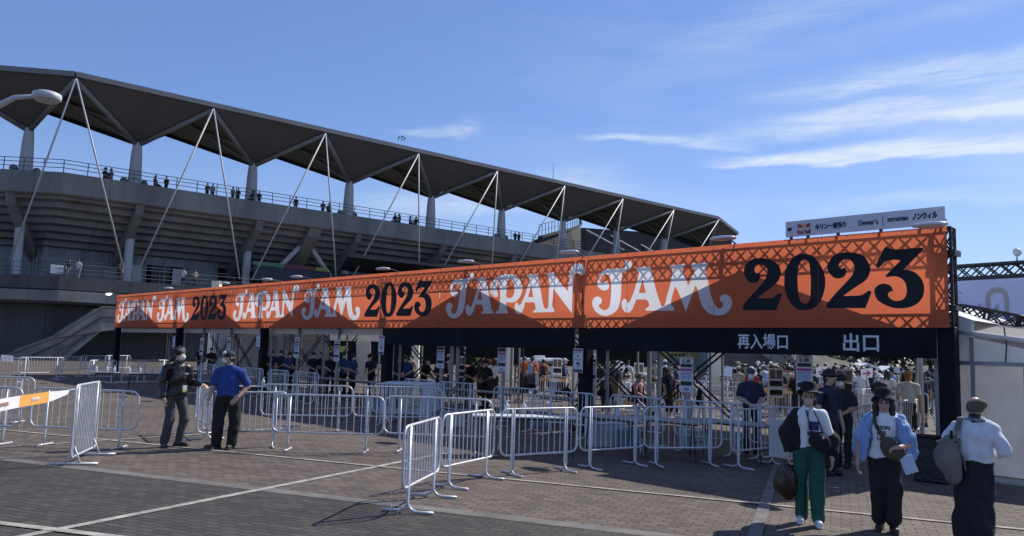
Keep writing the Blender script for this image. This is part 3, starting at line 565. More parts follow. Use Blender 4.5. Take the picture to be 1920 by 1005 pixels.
# ---- floodlights along the top of the gate
HEADM = mat('lamp_head_white', (.70, .71, .72), .35, var=.05)
for i, (s_, lab) in enumerate(((40.9, 'leftmost floodlight on the gate top, lit white'), (32.8, 'flat floodlight on the gate top above the first 2023'), (27.0, 'flat floodlight on the gate top above the seam left of the middle banner'),
        (23.4, 'flat floodlight on the gate top above the middle JAPAN'), (21.2, 'flat floodlight on the gate top between middle JAPAN and JAM'), (15.9, 'flat floodlight on the gate top above the middle 2023'),
        (12.0, 'flat floodlight on the gate top above the nearest large letter J'), (8.2, 'flat floodlight on the gate top above the N of the nearest JAPAN'), (4.0, 'flat floodlight on the gate top left of the sponsor board'), (.05, 'floodlight arm at the right end of the sponsor board'))):
    fl = empty('gate_floodlight', B(s_, .0, 4.36), 0, lab, 'floodlight', 'floodlights along the gate top')
    q = MB(); q.tube([B(s_+.1, .2, 4.34), B(s_+.05, -.2, 4.42), B(s_, -.5, 4.40 if i < 9 else 4.31)], .018, 6); q.build('arm', STEELD, fl)
    q = MB(); cx = B(s_, -.62, 4.40 if i < 9 else 4.31)
    q.lathe(cx, [(.10, -.03), (.22, -.025), (.24, .0), (.20, .03), (.06, .05), (.02, .05)], 16, X=BD*1.25, Y=BN*.8, Z=Z3); q.build('lamp_head', HEADM, fl, smooth=True)
    if i == 0:
        em = bpy.data.materials.new('lit_lamp'); em.use_nodes = True; pb = em.node_tree.nodes['Principled BSDF']
        pb.inputs['Emission Color'].default_value = (.9, .95, 1, 1); pb.inputs['Emission Strength'].default_value = 4; pb.inputs['Base Color'].default_value = (.8, .8, .8, 1)
        q = MB(); q.lathe(cx+Vector((0, 0, -.035)), [(.02, -.05), (.13, -.04), (.16, 0)], 14, X=BD*1.25, Y=BN*.8); q.build('lamp_glass', em, fl)
# ---- inspection tents behind the gate
for i in range(5):
    sm = 4.11-.25+8.55*i if i < 4 else 38.2
    tn = empty('gable_tent', B(sm, 3.2, 0), 0, ('white gable tent behind the exit end of the gate', 'white gable tent behind the second bay of the gate', 'white gable tent behind the middle bay of the gate', 'white gable tent behind the fourth bay, over the blue shirted staff', 'white gable tent behind the far left bay of the gate')[i], 'tent', 'inspection tents behind the gate')
    hw, zr, ze = 4.12, 4.29, 2.72; o0, o1 = .55, 6.3
    q = MB()
    for sg in (-1, 1): q.slab([B(sm, o0, zr), B(sm+sg*hw, o0, ze), B(sm+sg*hw, o1, ze), B(sm, o1, zr)], (0, 0, .012))
    q.slab([B(sm-hw, o0, ze), B(sm+hw, o0, ze), B(sm, o0, zr)], BN*.012); q.slab([B(sm-hw, o1, ze), B(sm+hw, o1, ze), B(sm, o1, zr)], BN*.012)
    q.build('tent_roof', CANVAS, tn)
    q = MB()
    zl = 2.42 if i < 2 else 2.36
    q.slab([B(sm-hw, o0, zl), B(sm+hw, o0, zl), B(sm+hw, o0, ze-.003), B(sm-hw, o0, ze-.003)], BN*.01)
    q.slab([B(sm-hw, o1, 2.2), B(sm+hw, o1, 2.2), B(sm+hw, o1, ze-.003), B(sm-hw, o1, ze-.003)], BN*.01); q.build('valance', CANVAS, tn)
    for a_ in (-hw+.05, -hw/3, hw/3, hw-.05):
        for o_ in (o0+.08, o1-.08):
            if o_ < 2 and abs(a_) < 3: continue
            p = MB(); p.beam(B(sm+a_, o_, 0), B(sm+a_, o_, 2.72), .06, .06, BD); p.build('tent_leg', POLE, tn)
# ================================================================ CROWD BARRIERS
BH = 1.03
def barrier_meshes(slim):
    """panel, bars and two splayed legs of one crowd barrier, along local x"""
    out = []; BL, LEG = (2.06, .72) if slim is True else (1.52, .53)
    if slim == 'tall': BL, LEG = 1.42, .56
    x, z0, z1, r = (BL/2, .13, 1.23, .10) if slim == 'tall' else (BL/2, .34 if slim else .31, BH, .14 if slim else .12)
    pts = []
    for cx, cz, a0 in ((x-r, z1-r, 0), (-x+r, z1-r, 90), (-x+r, z0+r, 180), (x-r, z0+r, 270)):
        for k in range(6):
            a = rad(a0+k*18); pts.append((cx+r*math.cos(a), 0, cz+r*math.sin(a)))
    pts.append(pts[0]); pts.append(pts[1])
    q = MB(); q.tube(pts, .0175, 8, False); out.append(('barrier_frame', q, GALV, True))
    q = MB(); n = 15 if slim else 13
    for i in range(1, n): bx = -x+BL*i/n; q.tube([(bx, 0, z0), (bx, 0, z1)], .0085, 6, False)
    out.append(('bars', q, GALV, True))
    for sx in (-LEG, LEG):
        q = MB()
        if slim == 'tall':
            q.tube([(sx, 0, z1), (sx, 0, z0)], .019, 8); q.tube([(sx, 0, .30), (sx, -.11, .022)], .014, 6); q.tube([(sx, 0, .30), (sx, .11, .022)], .014, 6); q.tube([(sx, -.36, .022), (sx, .36, .022)], .019, 8)
            out.append(('leg', q, GALV, True)); continue
        if slim:
            q.tube([(sx, 0, z1), (sx, 0, .20), (sx, -.03, .03)], .019, 8); q.tube([(sx, -.20, .022), (sx, .20, .022)], .019, 8)
            for sy in (-.2, .2): q.tube([(sx, sy*.96, .022), (sx, sy*1.12, .022)], .026, 8)
            out.append(('leg', q, GALV, True)); continue
        for sy, ox in ((1, .022), (-1, -.022)):
            p = [(sx+ox, sy*.002, z1), (sx+ox, sy*.002, .16)] + [tuple(v) for v in bez((sx+ox, sy*.002, .16), (sx+ox, sy*.005, .022), (sx+ox, sy*.15, .022), 5)[1:]] + [(sx+ox, sy*.33, .022)]
            q.tube(p, .0175, 7)
        out.append(('leg', q, GALV, True))
    return out
_proto = {}
def barrier(p, ang, label, z=0, h=1.0, m_=None, group='crowd barriers', slim=False):
    key = slim
    r = empty('crowd_barrier', (p[0], p[1], z), ang, label, 'barrier', group)
    if key not in _proto:
        _proto[key] = [(nm, q.build(nm, m_ or mm, r, sm)) for nm, q, mm, sm in barrier_meshes(slim)]
    else:
        for nm, o in _proto[key]: c = o.copy(); COL.objects.link(c); c.parent = r; c.matrix_parent_inverse = Matrix.Identity(4); c.matrix_basis = Matrix.Identity(4)
    if key in _proto:
        for nm, o in _proto[key]:
            if o.parent == r: o.matrix_parent_inverse = Matrix.Identity(4); o.matrix_basis = Matrix.Identity(4)
    return r
def bar_pts(a, b, label, **k):
    """barrier whose legs stand at ground points a and b"""
    a, b = Vector(a), Vector(b); c = (a+b)/2; d = b-a
    return barrier(c, math.atan2(d.y, d.x), label, **k)
def bar_px(x0, y0, x1, y1, label, z=0, **k): return bar_pts(G(x0, y0, z), G(x1, y1, z), label, **k)
bar_px(757, 966, 817, 929, 'nearest barrier, end of the front row, with cable ties hanging from its end')
bar_px(842, 915, 910, 897, 'second barrier of the front row from its near end, standing edge on')
bar_px(957, 891, 1062, 883, 'barrier at the bend of the front row, standing square to the view')
bar_px(1107, 879, 1190, 872, 'fourth barrier of the front row, right of the bend')
bar_px(1230, 873, 1332, 872, 'fifth barrier of the front row, wholly in the gate shadow')
bar_px(1388, 878, 1446, 871, 'sixth barrier of the front row, with a white sheet tied to it')
bar_pts(Vector((5.55, 15.05, 0)), Vector((6.55, 15.35, 0)), 'barrier hidden partly behind the woman in green trousers')
bar_pts(G(1560, 872), G(1660, 840), 'barrier behind the woman in the light blue cape, left one')
bar_pts(G(1668, 838), G(1738, 826), 'barrier at the foot of the right gate post, between post and blue cape')
bar_px(365, 812, 391, 826, 'barrier that the man in the black jacket rests his hand on')
bar_px(424, 839, 490, 838, 'barrier right behind the man in the blue polo shirt')
bar_px(539, 845, 685, 849, 'middle barrier with slim legs in the sun, right of the blue polo shirt', slim=True)
bar_px(748, 847, 889, 853, 'barrier in the middle row behind the nearest barrier', slim=True)
bar_px(512, 806, 632, 808, 'barrier in the second middle row, left one, behind the slim legged barrier', slim=True)
bar_px(684, 808, 803, 810, 'barrier in the second middle row, second from its left', slim=True)
bar_px(134, 873, 174, 853, 'taller barrier turned nearly edge on at left with tape tied to its corner', slim='tall')
bar_px(71, 835, 234, 842, 'sunlit barrier standing square behind the taped barrier', slim=True)
bar_px(-140, 828, 12, 835, 'barrier at the left picture edge behind the striped tape', slim=True)
bar_px(-60, 790, 8, 792, 'further barrier at the left picture edge, behind the taped row', slim=True)
# far left queue lane
for i, (x0, y0, x1, y1, lb) in enumerate(((-30, 716, 30, 717, 'leftmost barrier of the far lane with a white notice'), (48, 713, 102, 712, 'sunlit barrier of the far lane by the ramp, second from left'),
        (112, 708, 150, 706, 'third barrier of the far lane, at the edge of the shadow'), (160, 703, 195, 702, 'fourth barrier of the far lane, in the shadow'), (203, 701, 235, 700, 'fifth barrier of the far lane, in front of the far gate post'),
        (166, 721, 214, 719, 'barrier in front of the bottle tables, left one'), (222, 719, 262, 717, 'barrier in front of the bottle tables, middle one'), (270, 717, 305, 716, 'barrier in front of the bottle tables, beside the black jacket'))):
    bar_px(x0, y0, x1, y1, lb, slim=i < 5)
# stacked barriers in mid row
for i in range(4): bar_pts(G(715+i*7, 797-i*3.0), G(790+i*7, 800-i*3.0), ('frontmost', 'second', 'third', 'rearmost')[i]+' of the four barriers stacked flat against each other left of centre', group='stacked barriers')
# barriers around the inspection tables
for i, (s_, o_, a_, lb) in enumerate(((9.6, -.9, 3, 'barrier under the middle gate post, left side'), (7.8, -1.0, 3, 'barrier under the middle gate post, right side'), (6.0, -.8, -4, 'barrier before the inspection tables, second right of the middle post'), (4.3, -.7, 4, 'barrier before the inspection tables, third right of the middle post'),
        (2.7, -.6, -3, 'barrier before the guard in the navy polo shirt'), (12.2, -.6, 2, 'barrier before the bottle table, third left of the middle post'), (14.0, -.5, -3, 'barrier before the bottle table, fourth left of the middle post'),
        (19.5, -1.0, 2, 'barrier before the staff tables, right one'), (21.4, -1.0, -2, 'barrier before the staff tables, middle one'), (23.3, -1.0, 1, 'barrier before the staff tables, left one'), (26.2, -.6, 1, 'barrier between the two men, far behind them'), (28.1, -.6, 3, 'barrier left of the two men, far behind them'))):
    p = B(s_, o_); barrier(p, rad(135+a_), lb)
yards = []
for i in range(9): yards.append((B(15.5-1.72*i, 7.2+.25*math.sin(i*1.7)), rad(135+6*math.sin(i*2.1))))
for i in range(8): yards.append((B(12.0-1.9*i, 11.0+.3*math.sin(i)), rad(135+5*math.cos(i*1.3))))
for i in range(9): yards.append((B(14.0-2.0*i, 16.0+.3*math.cos(i)), rad(135+5*math.sin(i))))
for i in range(5): yards.append((B(6.4-.3*i, 8.4+1.7*i), rad(45+8*math.sin(i))))
rown = ('first', 'second', 'third')
for i, (p, a_) in enumerate(yards):
    rw = 0 if i < 9 else 1 if i < 17 else 2 if i < 26 else 3
    k = i-(0, 9, 17, 26)[rw]+1
    lb = 'sunlit barrier of the %s lane behind the gate, number %d from its left end' % (rown[rw], k) if rw < 3 else 'sunlit barrier running away from the gate, number %d from the front' % k
    barrier(p, a_, lb, group='barriers of the queue lanes behind the gate')
# cable ties at the joints, tied sheet
def ties(p, n, lab, seed):
    rr = random.Random(seed); q = MB(); p = Vector(p)
    for i in range(n):
        a = rr.uniform(0, 6.28); l = rr.uniform(.14, .34); dx = Vector((math.cos(a), .4*math.sin(a), 0)); k = rr.uniform(.02, .05)
        pts = [p+Vector((.012*math.cos(t*6), .012*math.sin(t*6), .05*t)) for t in (0, .2, .4, .6, .8, 1)] if i % 2 else [p]
        pts += [pts[-1]+dx*k+Vector((0, 0, .02)), p+dx*k*1.6+Vector((0, 0, -l*.3)), p+dx*k*1.1+Vector((.01, 0, -l*.7)), p+dx*k*rr.uniform(.3, 1.8)+Vector((0, 0, -l))]
        q.tube(pts, .0024, 5)
    o = q.build('cable_tie', PAPER, None); tag(o, lab, 'cable tie', 'cable ties on the barriers'); return o
ties(D(741, 924, 9.28), 2, 'white cable ties dangling from the end of the nearest barrier', 1)
ties(D(933, 805, 12.5), 2, 'white cable ties joining the barriers at the bend of the front row', 2)
ties(D(1083, 806, 13.4), 2, 'white cable ties joining the third and fourth front barrier', 3)
ties(D(1200, 830, 14.1), 4, 'white cable ties dangling between the fourth and fifth front barrier', 4)
ties(D(724, 785, 15.0), 4, 'white cable ties dangling right of the slim legged barrier', 5)
ties(D(37, 788, 14.4), 2, 'white cable ties joining the barriers behind the striped tape', 6)
ties(D(152, 735, 12.1), 3, 'loose cord tied to the corner of the taped barrier', 8)
q = MB(); a_, b_ = G(1446, 785, .9), G(1472, 786, .9); a_ = D(1443, 785, 14.55); b_ = D(1486, 788, 14.75); c_ = D(1486, 862, 14.75); d_ = D(1442, 855, 14.55)
q.slab([a_, b_, c_, d_], (.0, .006, 0)); tag(q.build('cloth_sheet', PAPER), 'white sheet tied to the sixth barrier of the front row', 'sheet')
q = MB(); q.slab([D(2, 665, 27.4), D(24, 667, 27.4), D(24, 679, 27.4), D(2, 677, 27.4)], (0, .01, 0)); tag(q.build('notice_sheet', PAPER), 'white notice on the leftmost far lane barrier', 'notice')
# striped barrier tape
TW = mat('tape_white', (.78, .78, .82), .45, var=.04); TO = mat('tape_orange', (.80, .40, .10), .45, var=.05)
tp = empty('barrier_tape', (-7.5, 11.5, .95), 0, 'white and orange printed tape stretched to the corner of the left barrier', 'tape')
A_, B_ = D(-330, 800, 6.0), D(141, 731, 12.55)
def tape_pt(t, e):
    p = A_.lerp(B_, t); wd = .150*min(1, (1-t)*4.2+.16); p = p + Vector((0, 0, -.06*math.sin(math.pi*t)+.01*math.sin(t*13)))
    return p+Vector((0, .02*math.sin(t*9), wd*e/2))
cuts = [0, .14, .32, .47, .63, .80, .93, 1]
for i in range(7):
    q = MB(); vs = []; n = 8
    for k in range(n+1):
        t = cuts[i]+(cuts[i+1]-cuts[i])*k/n; vs += [tape_pt(t, -1), tape_pt(t, 1)]
    q.add(vs, [(2*k, 2*k+2, 2*k+3, 2*k+1) for k in range(n)]); q.build('tape_length', TO if i % 2 == 0 and i not in (6,) else TW, tp, recalc=False)
for tc_, m_ in ((.715, TW), (.55, mat('tape_print', (.45, .28, .25), .5))):
    d = (tape_pt(tc_+.05, 0)-tape_pt(tc_-.05, 0)).normalized(); nn = d.cross(Vector((0, 0, 1)))
    p_ = tape_pt(tc_, 0)+nn*.006; text('JAPAN JAM', .062, face(p_, d, nn), m_, tp, width=.29, bold=.001)
# ================================================================ PEOPLE
def V3(*a): return np.array(a, float)
def nrm(v): v = np.asarray(v, float); return v/max(1e-9, np.linalg.norm(v))
class Fig:
    """one continuous surface from rounded limbs; every limb carries a tag that picks its material"""
    def __init__(s): s.p = []; s.hem = None
    def cap(s, a, b, r0, r1, tag, sc=(1, 1, 1), k=.02, cut=False): s.p.append(('c', V3(*a), V3(*b), r0, r1, tag, V3(*sc), k, cut)); return s
    def ell(s, c, r, tag, fr=None, k=.015, cut=False): s.p.append(('e', V3(*c), V3(*r), fr, None, tag, None, k, cut)); return s
    def chain(s, pts, rs, tag, sc=(1, 1, 1), k=.02):
        for i in range(len(pts)-1): s.cap(pts[i], pts[i+1], rs[i], rs[i+1], tag, sc, k)
        return s
    def mesh(s, vox, cloth=(), amp=.005, seed=0, fq=1.0):
        lo, hi = V3(9, 9, 9), V3(-9, -9, -9)
        for q in s.p:
            if q[8]: continue
            if q[0] == 'c': R_ = max(q[3], q[4]); a, b = np.minimum(q[1], q[2])-R_*1.0, np.maximum(q[1], q[2])+R_*1.0
            else: R_ = max(q[2]); a, b = q[1]-R_, q[1]+R_
            lo, hi = np.minimum(lo, a), np.maximum(hi, b)
        lo -= 4*vox; hi += 4*vox; n = np.ceil((hi-lo)/vox).astype(int)+1
        Dg = np.full(n, .5, np.float32); Bt = np.full(n, 9., np.float32); Tg = np.zeros(n, np.int8)
        ax = [lo[i]+vox*np.arange(n[i]) for i in range(3)]
        for q in s.p:
            m_ = 3*q[7]+3*vox
            if q[0] == 'c': R_ = max(q[3], q[4]); a, b = np.minimum(q[1], q[2])-R_-m_, np.maximum(q[1], q[2])+R_+m_
            else: R_ = max(q[2]); a, b = q[1]-R_-m_, q[1]+R_+m_
            i0 = np.clip(((a-lo)/vox).astype(int), 0, n-1); i1 = np.clip(((b-lo)/vox).astype(int)+2, 1, n)
            sl = tuple(slice(i0[i], i1[i]) for i in range(3))
            X = ax[0][sl[0]][:, None, None]; Y = ax[1][sl[1]][None, :, None]; Z = ax[2][sl[2]][None, None, :]
            if q[0] == 'c':
                sc = q[6]; c = (q[1]+q[2])/2; pa = (q[1]-c)/sc; ba = (q[2]-q[1])/sc; L2 = max(1e-9, ba@ba)
                x, y, z = (X-c[0])/sc[0]-pa[0], (Y-c[1])/sc[1]-pa[1], (Z-c[2])/sc[2]-pa[2]
                h = np.clip((x*ba[0]+y*ba[1]+z*ba[2])/L2, 0, 1)
                d = (np.sqrt((x-ba[0]*h)**2+(y-ba[1]*h)**2+(z-ba[2]*h)**2)-(q[3]+(q[4]-q[3])*h))*min(sc)
            else:
                x, y, z = X-q[1][0], Y-q[1][1], Z-q[1][2]
                if q[3] is not None:
                    f = q[3]; x, y, z = x*f[0][0]+y*f[0][1]+z*f[0][2], x*f[1][0]+y*f[1][1]+z*f[1][2], x*f[2][0]+y*f[2][1]+z*f[2][2]
                r = q[2]; k0 = np.sqrt((x/r[0])**2+(y/r[1])**2+(z/r[2])**2); k1 = np.sqrt((x/r[0]**2)**2+(y/r[1]**2)**2+(z/r[2]**2)**2)+1e-9
                d = k0*(k0-1)/k1
            d = d.astype(np.float32); D0 = Dg[sl]; k = q[7]
            if q[8]:
                Dg[sl] = np.maximum(D0, -d); continue
            h = np.clip(.5+.5*(D0-d)/k, 0, 1); Dg[sl] = D0*(1-h)+d*h-k*h*(1-h)
            b = Bt[sl]; w = d < b; Tg[sl] = np.where(w, q[5], Tg[sl]); Bt[sl] = np.where(w, d, b)
        if cloth and amp:
            rg = np.random.default_rng(seed); X, Y, Z = ax[0][:, None, None], ax[1][None, :, None], ax[2][None, None, :]
            nz = 0
            for i in range(5):
                u = rg.normal(size=3); u[2] *= .55; u = u/np.linalg.norm(u)*rg.uniform(16, 42)*fq; w2 = rg.normal(size=3)*7
                nz = nz+np.sin(X*u[0]+Y*u[1]+Z*u[2]+1.6*np.sin(X*w2[0]+Y*w2[1]+Z*w2[2])+rg.uniform(0, 6))
            Dg += np.where(np.isin(Tg, cloth), nz*amp*.45, 0).astype(np.float32)
        I = Dg < 0; c = np.zeros(np.array(n)-1, np.int8)
        for i in (0, 1):
            for j in (0, 1):
                for k in (0, 1): c += I[i:n[0]-1+i, j:n[1]-1+j, k:n[2]-1+k]
        idx = np.argwhere((c > 0) & (c < 8)); ids = np.full(c.shape, -1, np.int64); ids[tuple(idx.T)] = np.arange(len(idx))
        acc = np.zeros((len(idx), 3)); cnt = np.zeros(len(idx))
        cor = [(i, j, k) for i in (0, 1) for j in (0, 1) for k in (0, 1)]
        for a in cor:
            for d_ in range(3):
                if a[d_]: continue
                b = list(a); b[d_] = 1
                da = Dg[tuple((idx+a).T)]; db = Dg[tuple((idx+b).T)]; m2 = (da < 0) != (db < 0)
                t = np.where(m2, da/(da-db+1e-12), 0); pt = np.repeat(np.array([a], float), len(idx), 0); pt[:, d_] += t
                acc += pt*m2[:, None]; cnt += m2
        vs = lo+vox*(idx+acc/cnt[:, None]); fs = []
        for d_ in range(3):
            e1, e2 = [(1, 2), (2, 0), (0, 1)][d_]
            s0 = [slice(0, n[i]) for i in range(3)]; s1 = list(s0); s0[d_] = slice(0, n[d_]-1); s1[d_] = slice(1, n[d_])
            A_, B_ = I[tuple(s0)], I[tuple(s1)]; E = np.argwhere(A_ != B_)
            E = E[(E[:, e1] > 0) & (E[:, e2] > 0) & (E[:, e1] < n[e1]-1) & (E[:, e2] < n[e2]-1)]
            fl = A_[tuple(E.T)]
            o1 = np.zeros(3, int); o1[e1] = 1; o2 = np.zeros(3, int); o2[e2] = 1
            q4 = [ids[tuple((E-x).T)] for x in (o1+o2, o2, np.zeros(3, int), o1)]
            q4 = np.stack(q4, 1); q4[~fl] = q4[~fl][:, ::-1]; fs.append(q4)
        fs = np.concatenate(fs); fs = fs[(fs >= 0).all(1)]
        # light smoothing
        for _ in range(2):
            sm = np.zeros_like(vs); cn = np.zeros(len(vs))
            for a, b in ((0, 1), (1, 2), (2, 3), (3, 0)):
                np.add.at(sm, fs[:, a], vs[fs[:, b]]); np.add.at(sm, fs[:, b], vs[fs[:, a]]); np.add.at(cn, fs[:, a], 1); np.add.at(cn, fs[:, b], 1)
            vs = vs*.5+.5*sm/np.maximum(cn, 1)[:, None]
        fc = vs[fs].mean(1); gi = np.clip(np.round((fc-lo)/vox).astype(int), 0, np.array(n)-1)
        tg = Tg[tuple(gi.T)]
        if s.hem:
            zh, rx = s.hem; w = np.abs(fc[:, 0]) < rx; zz = zh+.012*np.sin(fc[:, 0]*23+1)
            tg = np.where(w & (tg == LOW) & (fc[:, 2] > zz), TOP, tg); tg = np.where(w & (tg == TOP) & (fc[:, 2] < zz), LOW, tg)
        return vs, fs, tg
def mesh_from(name, vs, fs, tg, mats=None):
    me = bpy.data.meshes.new(name); me.vertices.add(len(vs)); me.vertices.foreach_set('co', vs.astype(np.float32).ravel())
    me.loops.add(fs.size); me.loops.foreach_set('vertex_index', fs.astype(np.int32).ravel())
    me.polygons.add(len(fs)); me.polygons.foreach_set('loop_start', np.arange(0, fs.size, 4, dtype=np.int32))
    try: me.polygons.foreach_set('loop_total', np.full(len(fs), 4, np.int32))
    except Exception: pass
    if mats:
        for m_ in mats: me.materials.append(m_)
    me.polygons.foreach_set('material_index', tg.astype(np.int32)); me.polygons.foreach_set('use_smooth', np.ones(len(fs), bool))
    me.update(); me.validate(); return me
def fig_obj(name, fig, vox, mats, parent=None, cloth=(), amp=.005, seed=0, fq=1.0):
    vs, fs, tg = fig.mesh(vox, cloth, amp, seed, fq); me = mesh_from(name, vs, fs, tg, mats)
    o = bpy.data.objects.new(name, me); COL.objects.link(o); o.parent = parent; return o
def frame(f, up=(0, 0, 1)):
    y = -nrm(f); x = nrm(np.cross(y, up)); z = np.cross(x, y); return np.array([x, y, z])       # rows: right, back, up
# tags
SKIN, TOP, LOW, SHOE, HAIR, EYE, LIP, XTR = range(8)
def head(g, c, f, tilt=0, up=(0, 0, 1), detail=True, s=1.0):
    fr = frame(f, up); c = V3(*c)
    def at(x, y, z): return c+s*(fr[0]*x+fr[1]*y+fr[2]*z)
    R = lambda *r: tuple(s*q for q in r)
    g.ell(at(0, .012, .022), R(.076, .094, .098), SKIN, fr); g.ell(at(0, -.022, -.05), R(.060, .066, .066), SKIN, fr); g.ell(at(0, -.05, -.088), R(.030, .030, .024), SKIN, fr)
    if detail:
        g.ell(at(0, -.073, .022), R(.052, .016, .012), SKIN, fr, .008)
        for sx in (-1, 1):
            g.ell(at(sx*.078, .014, -.012), R(.011, .021, .031), SKIN, fr, .006)
            g.ell(at(sx*.031, -.090, .004), R(.017, .012, .010), SKIN, fr, .004, True)
            g.ell(at(sx*.031, -.0765, .004), R(.015, .009, .0075), EYE, fr, .003)
            g.ell(at(sx*.032, -.0855, .025), R(.021, .006, .005), HAIR, fr, .003)
            g.ell(at(sx*.038, -.064, -.03), R(.026, .022, .024), SKIN, fr, .01)
        g.cap(at(0, -.086, .004), at(0, -.104, -.03), .009*s, .014*s, SKIN, k=.007)
        g.ell(at(0, -.0885, -.060), R(.023, .007, .0075), LIP, fr, .004)
    return fr, at
def hand(g, w, d, n, side, curl=.4, s=1.0, tag=SKIN):
    """palm, four unequal bent fingers and a side thumb; d = finger direction, n = palm normal, side = thumb side"""
    w, d, n = V3(*w), nrm(d), nrm(n); n = nrm(n-d*(n@d)); x = np.cross(d, n)*side
    g.cap(w, w+d*.03*s, .026*s, .030*s, tag, k=.01)
    for i in range(4): g.cap(w+d*.025*s+x*(.027-.018*i)*s*.8, w+d*.085*s+x*(.027-.018*i)*s, .014*s, .0125*s, tag, k=.012)
    for i, L_ in enumerate((.068, .078, .072, .056)):
        b = w+d*.085*s+x*(.029-.0195*i)*s; c1 = curl*(.8+.1*i)
        d1 = nrm(d*math.cos(c1*.7)+n*math.sin(c1*.7)); d2 = nrm(d*math.cos(c1*1.7)+n*math.sin(c1*1.7))
        m_ = b+d1*L_*.55*s; g.cap(b, m_, .0105*s, .0095*s, tag, k=.004); g.cap(m_, m_+d2*L_*.5*s, .0095*s, .0078*s, tag, k=.003)
    t0 = w+d*.025*s+x*.028*s; t1 = t0+nrm(d*.7+x*.75+n*.25)*.04*s
    g.cap(t0, t1, .0145*s, .0125*s, tag, k=.008); g.cap(t1, t1+nrm(d*.95+x*.2+n*.4)*.034*s, .012*s, .0095*s, tag, k=.004)
def shoe(g, a, f, tag=SHOE, L_=.19, s=1.0):
    a, f = V3(*a), nrm(f); a0 = V3(a[0], a[1], .045)
    g.cap(a0-f*.045*s, a0+f*(L_-.06)*s, .046*s, .040*s, tag, (1, 1, .95), .01); g.cap((a[0], a[1], .05), (a[0], a[1], .11), .05*s, .045*s, tag, k=.01)
    g.cap(V3(a[0], a[1], .014)-f*.055*s, V3(a[0], a[1], .014)+f*(L_-.055)*s, .048*s, .042*s, tag, (1, 1, .3), .006)
def person_mats(prefix, skin=(.47, .30, .215), top=(.3, .3, .3), low=(.02, .02, .022), shoe_=(.015, .015, .016), hair=(.012, .010, .010), xtr=(.6, .6, .6), bump=.3):
    mk = lambda n, c, r, **k: mat('%s_%s' % (prefix, n), c, r, **k)
    return [mk('skin', skin, .5, var=.06, scale=14), mk('top', top, .85, var=.10, scale=9, bump=bump, bscale=90), mk('lower', low, .85, var=.12, scale=9, bump=bump, bscale=90), mk('shoe', shoe_, .5, var=.1, scale=10),
            mk('hair', hair, .45, var=.25, scale=30, bump=.5, bscale=120), mk('eye', (.02, .016, .014), .25, var=.02), mk('lip', (.33, .13, .115), .45, var=.05), mk('extra', xtr, .7, var=.08, scale=8)]
def towards_cam(p, off=0.0): return math.atan2(-p[0], p[1])+off
def person(px, py, label, off=0.0, z=0, pos=None, cat='person', group=None):
    p = pos if pos is not None else G(px, py, z)
    return empty('person', (p[0], p[1], z), towards_cam(p, off), label, cat, group)
def ch(name, fig, vox, mats, par, **k): return fig_obj(name, fig, vox, mats, par, **k)
MASKW = mat('mask_white', (.74, .75, .77), .7, var=.03); MASKB = mat('mask_beige', (.50, .42, .36), .7, var=.03)
FELT = mat('black_felt', (.010, .010, .012), .9, var=.2, scale=12, bump=.3, bscale=120)
def mask_child(par, at, fr, m_, s=1.0):
    g = Fig(); g.ell(at(0, -.058, -.045), (.058*s, .050*s, .054*s), 0, fr); g.ell(at(0, -.088, -.035), (.026*s, .024*s, .034*s), 0, fr, .02)
    for sx in (-1, 1): g.cap(at(sx*.050, -.062, -.035), at(sx*.080, .008, -.006), .004, .004, 0, k=.006)
    return ch('face_mask', g, .0055, [m_], par, amp=0)
def disc_hat(par, c, fr, crown_r, crown_h, brim_r, m_, droop=.03, name='hat', tilt=0.0, dx=1.0):
    """felt hat: lathed crown and drooping brim in the head's frame"""
    q = MB(); X, Y, Z = [Vector(v) for v in fr]; c = Vector(c)
    if tilt: Z = (Z+Y*tilt).normalized(); Y = Z.cross(X)
    prof = [(.001, crown_h), (crown_r*.55, crown_h*.995), (crown_r*.86, crown_h*.93), (crown_r*.97, crown_h*.75), (crown_r*1.0, .35*crown_h), (crown_r*1.04, .0)]
    k = 5
    for i in range(1, k+1): prof.append((crown_r*1.04+(brim_r-crown_r*1.04)*i/k, -droop*(i/k)**1.3))
    for i in range(k, -1, -1): prof.append((crown_r*1.02+(brim_r-.004-crown_r*1.02)*i/k, -droop*(i/k)**1.3-.008))
    n = 36; vs = []; rr = random.Random(3)
    for r, z in prof:
        for j in range(n):
            a = 2*math.pi*j/n; wv = (1+.05*math.sin(3*a+1)+.03*math.sin(5*a)) if r > crown_r*1.05 else 1
            zz = z+(.014*math.sin(2*a+.6)+.008*math.sin(5*a)) * max(0, (r-crown_r)/(brim_r-crown_r+1e-6)) if r > crown_r else z
            vs.append(c+X*(r*wv*math.cos(a)*dx)+Y*(r*wv*1.12*math.sin(a))+Z*zz)
    N = len(prof); q.add(vs, [(i*n+j, i*n+(j+1) % n, (i+1)*n+(j+1) % n, (i+1)*n+j) for i in range(N-1) for j in range(n)])
    o = q.build(name, m_, None, True); o.parent = par; return o
def local(q, name, m_, par, smooth=True, **k):
    o = q.build(name, m_, None, smooth, **k); o.parent = par; return o
def free(o, par, label, cat, name=None):
    """a carried thing: placed like its bearer but top-level"""
    mw = Matrix.Translation(par.location) @ Matrix.Rotation(par.rotation_euler[2], 4, 'Z') @ Matrix.Diagonal((*par.scale, 1)); o.parent = None; o.matrix_world = mw
    return tag(o, label, cat)
VB = .0068
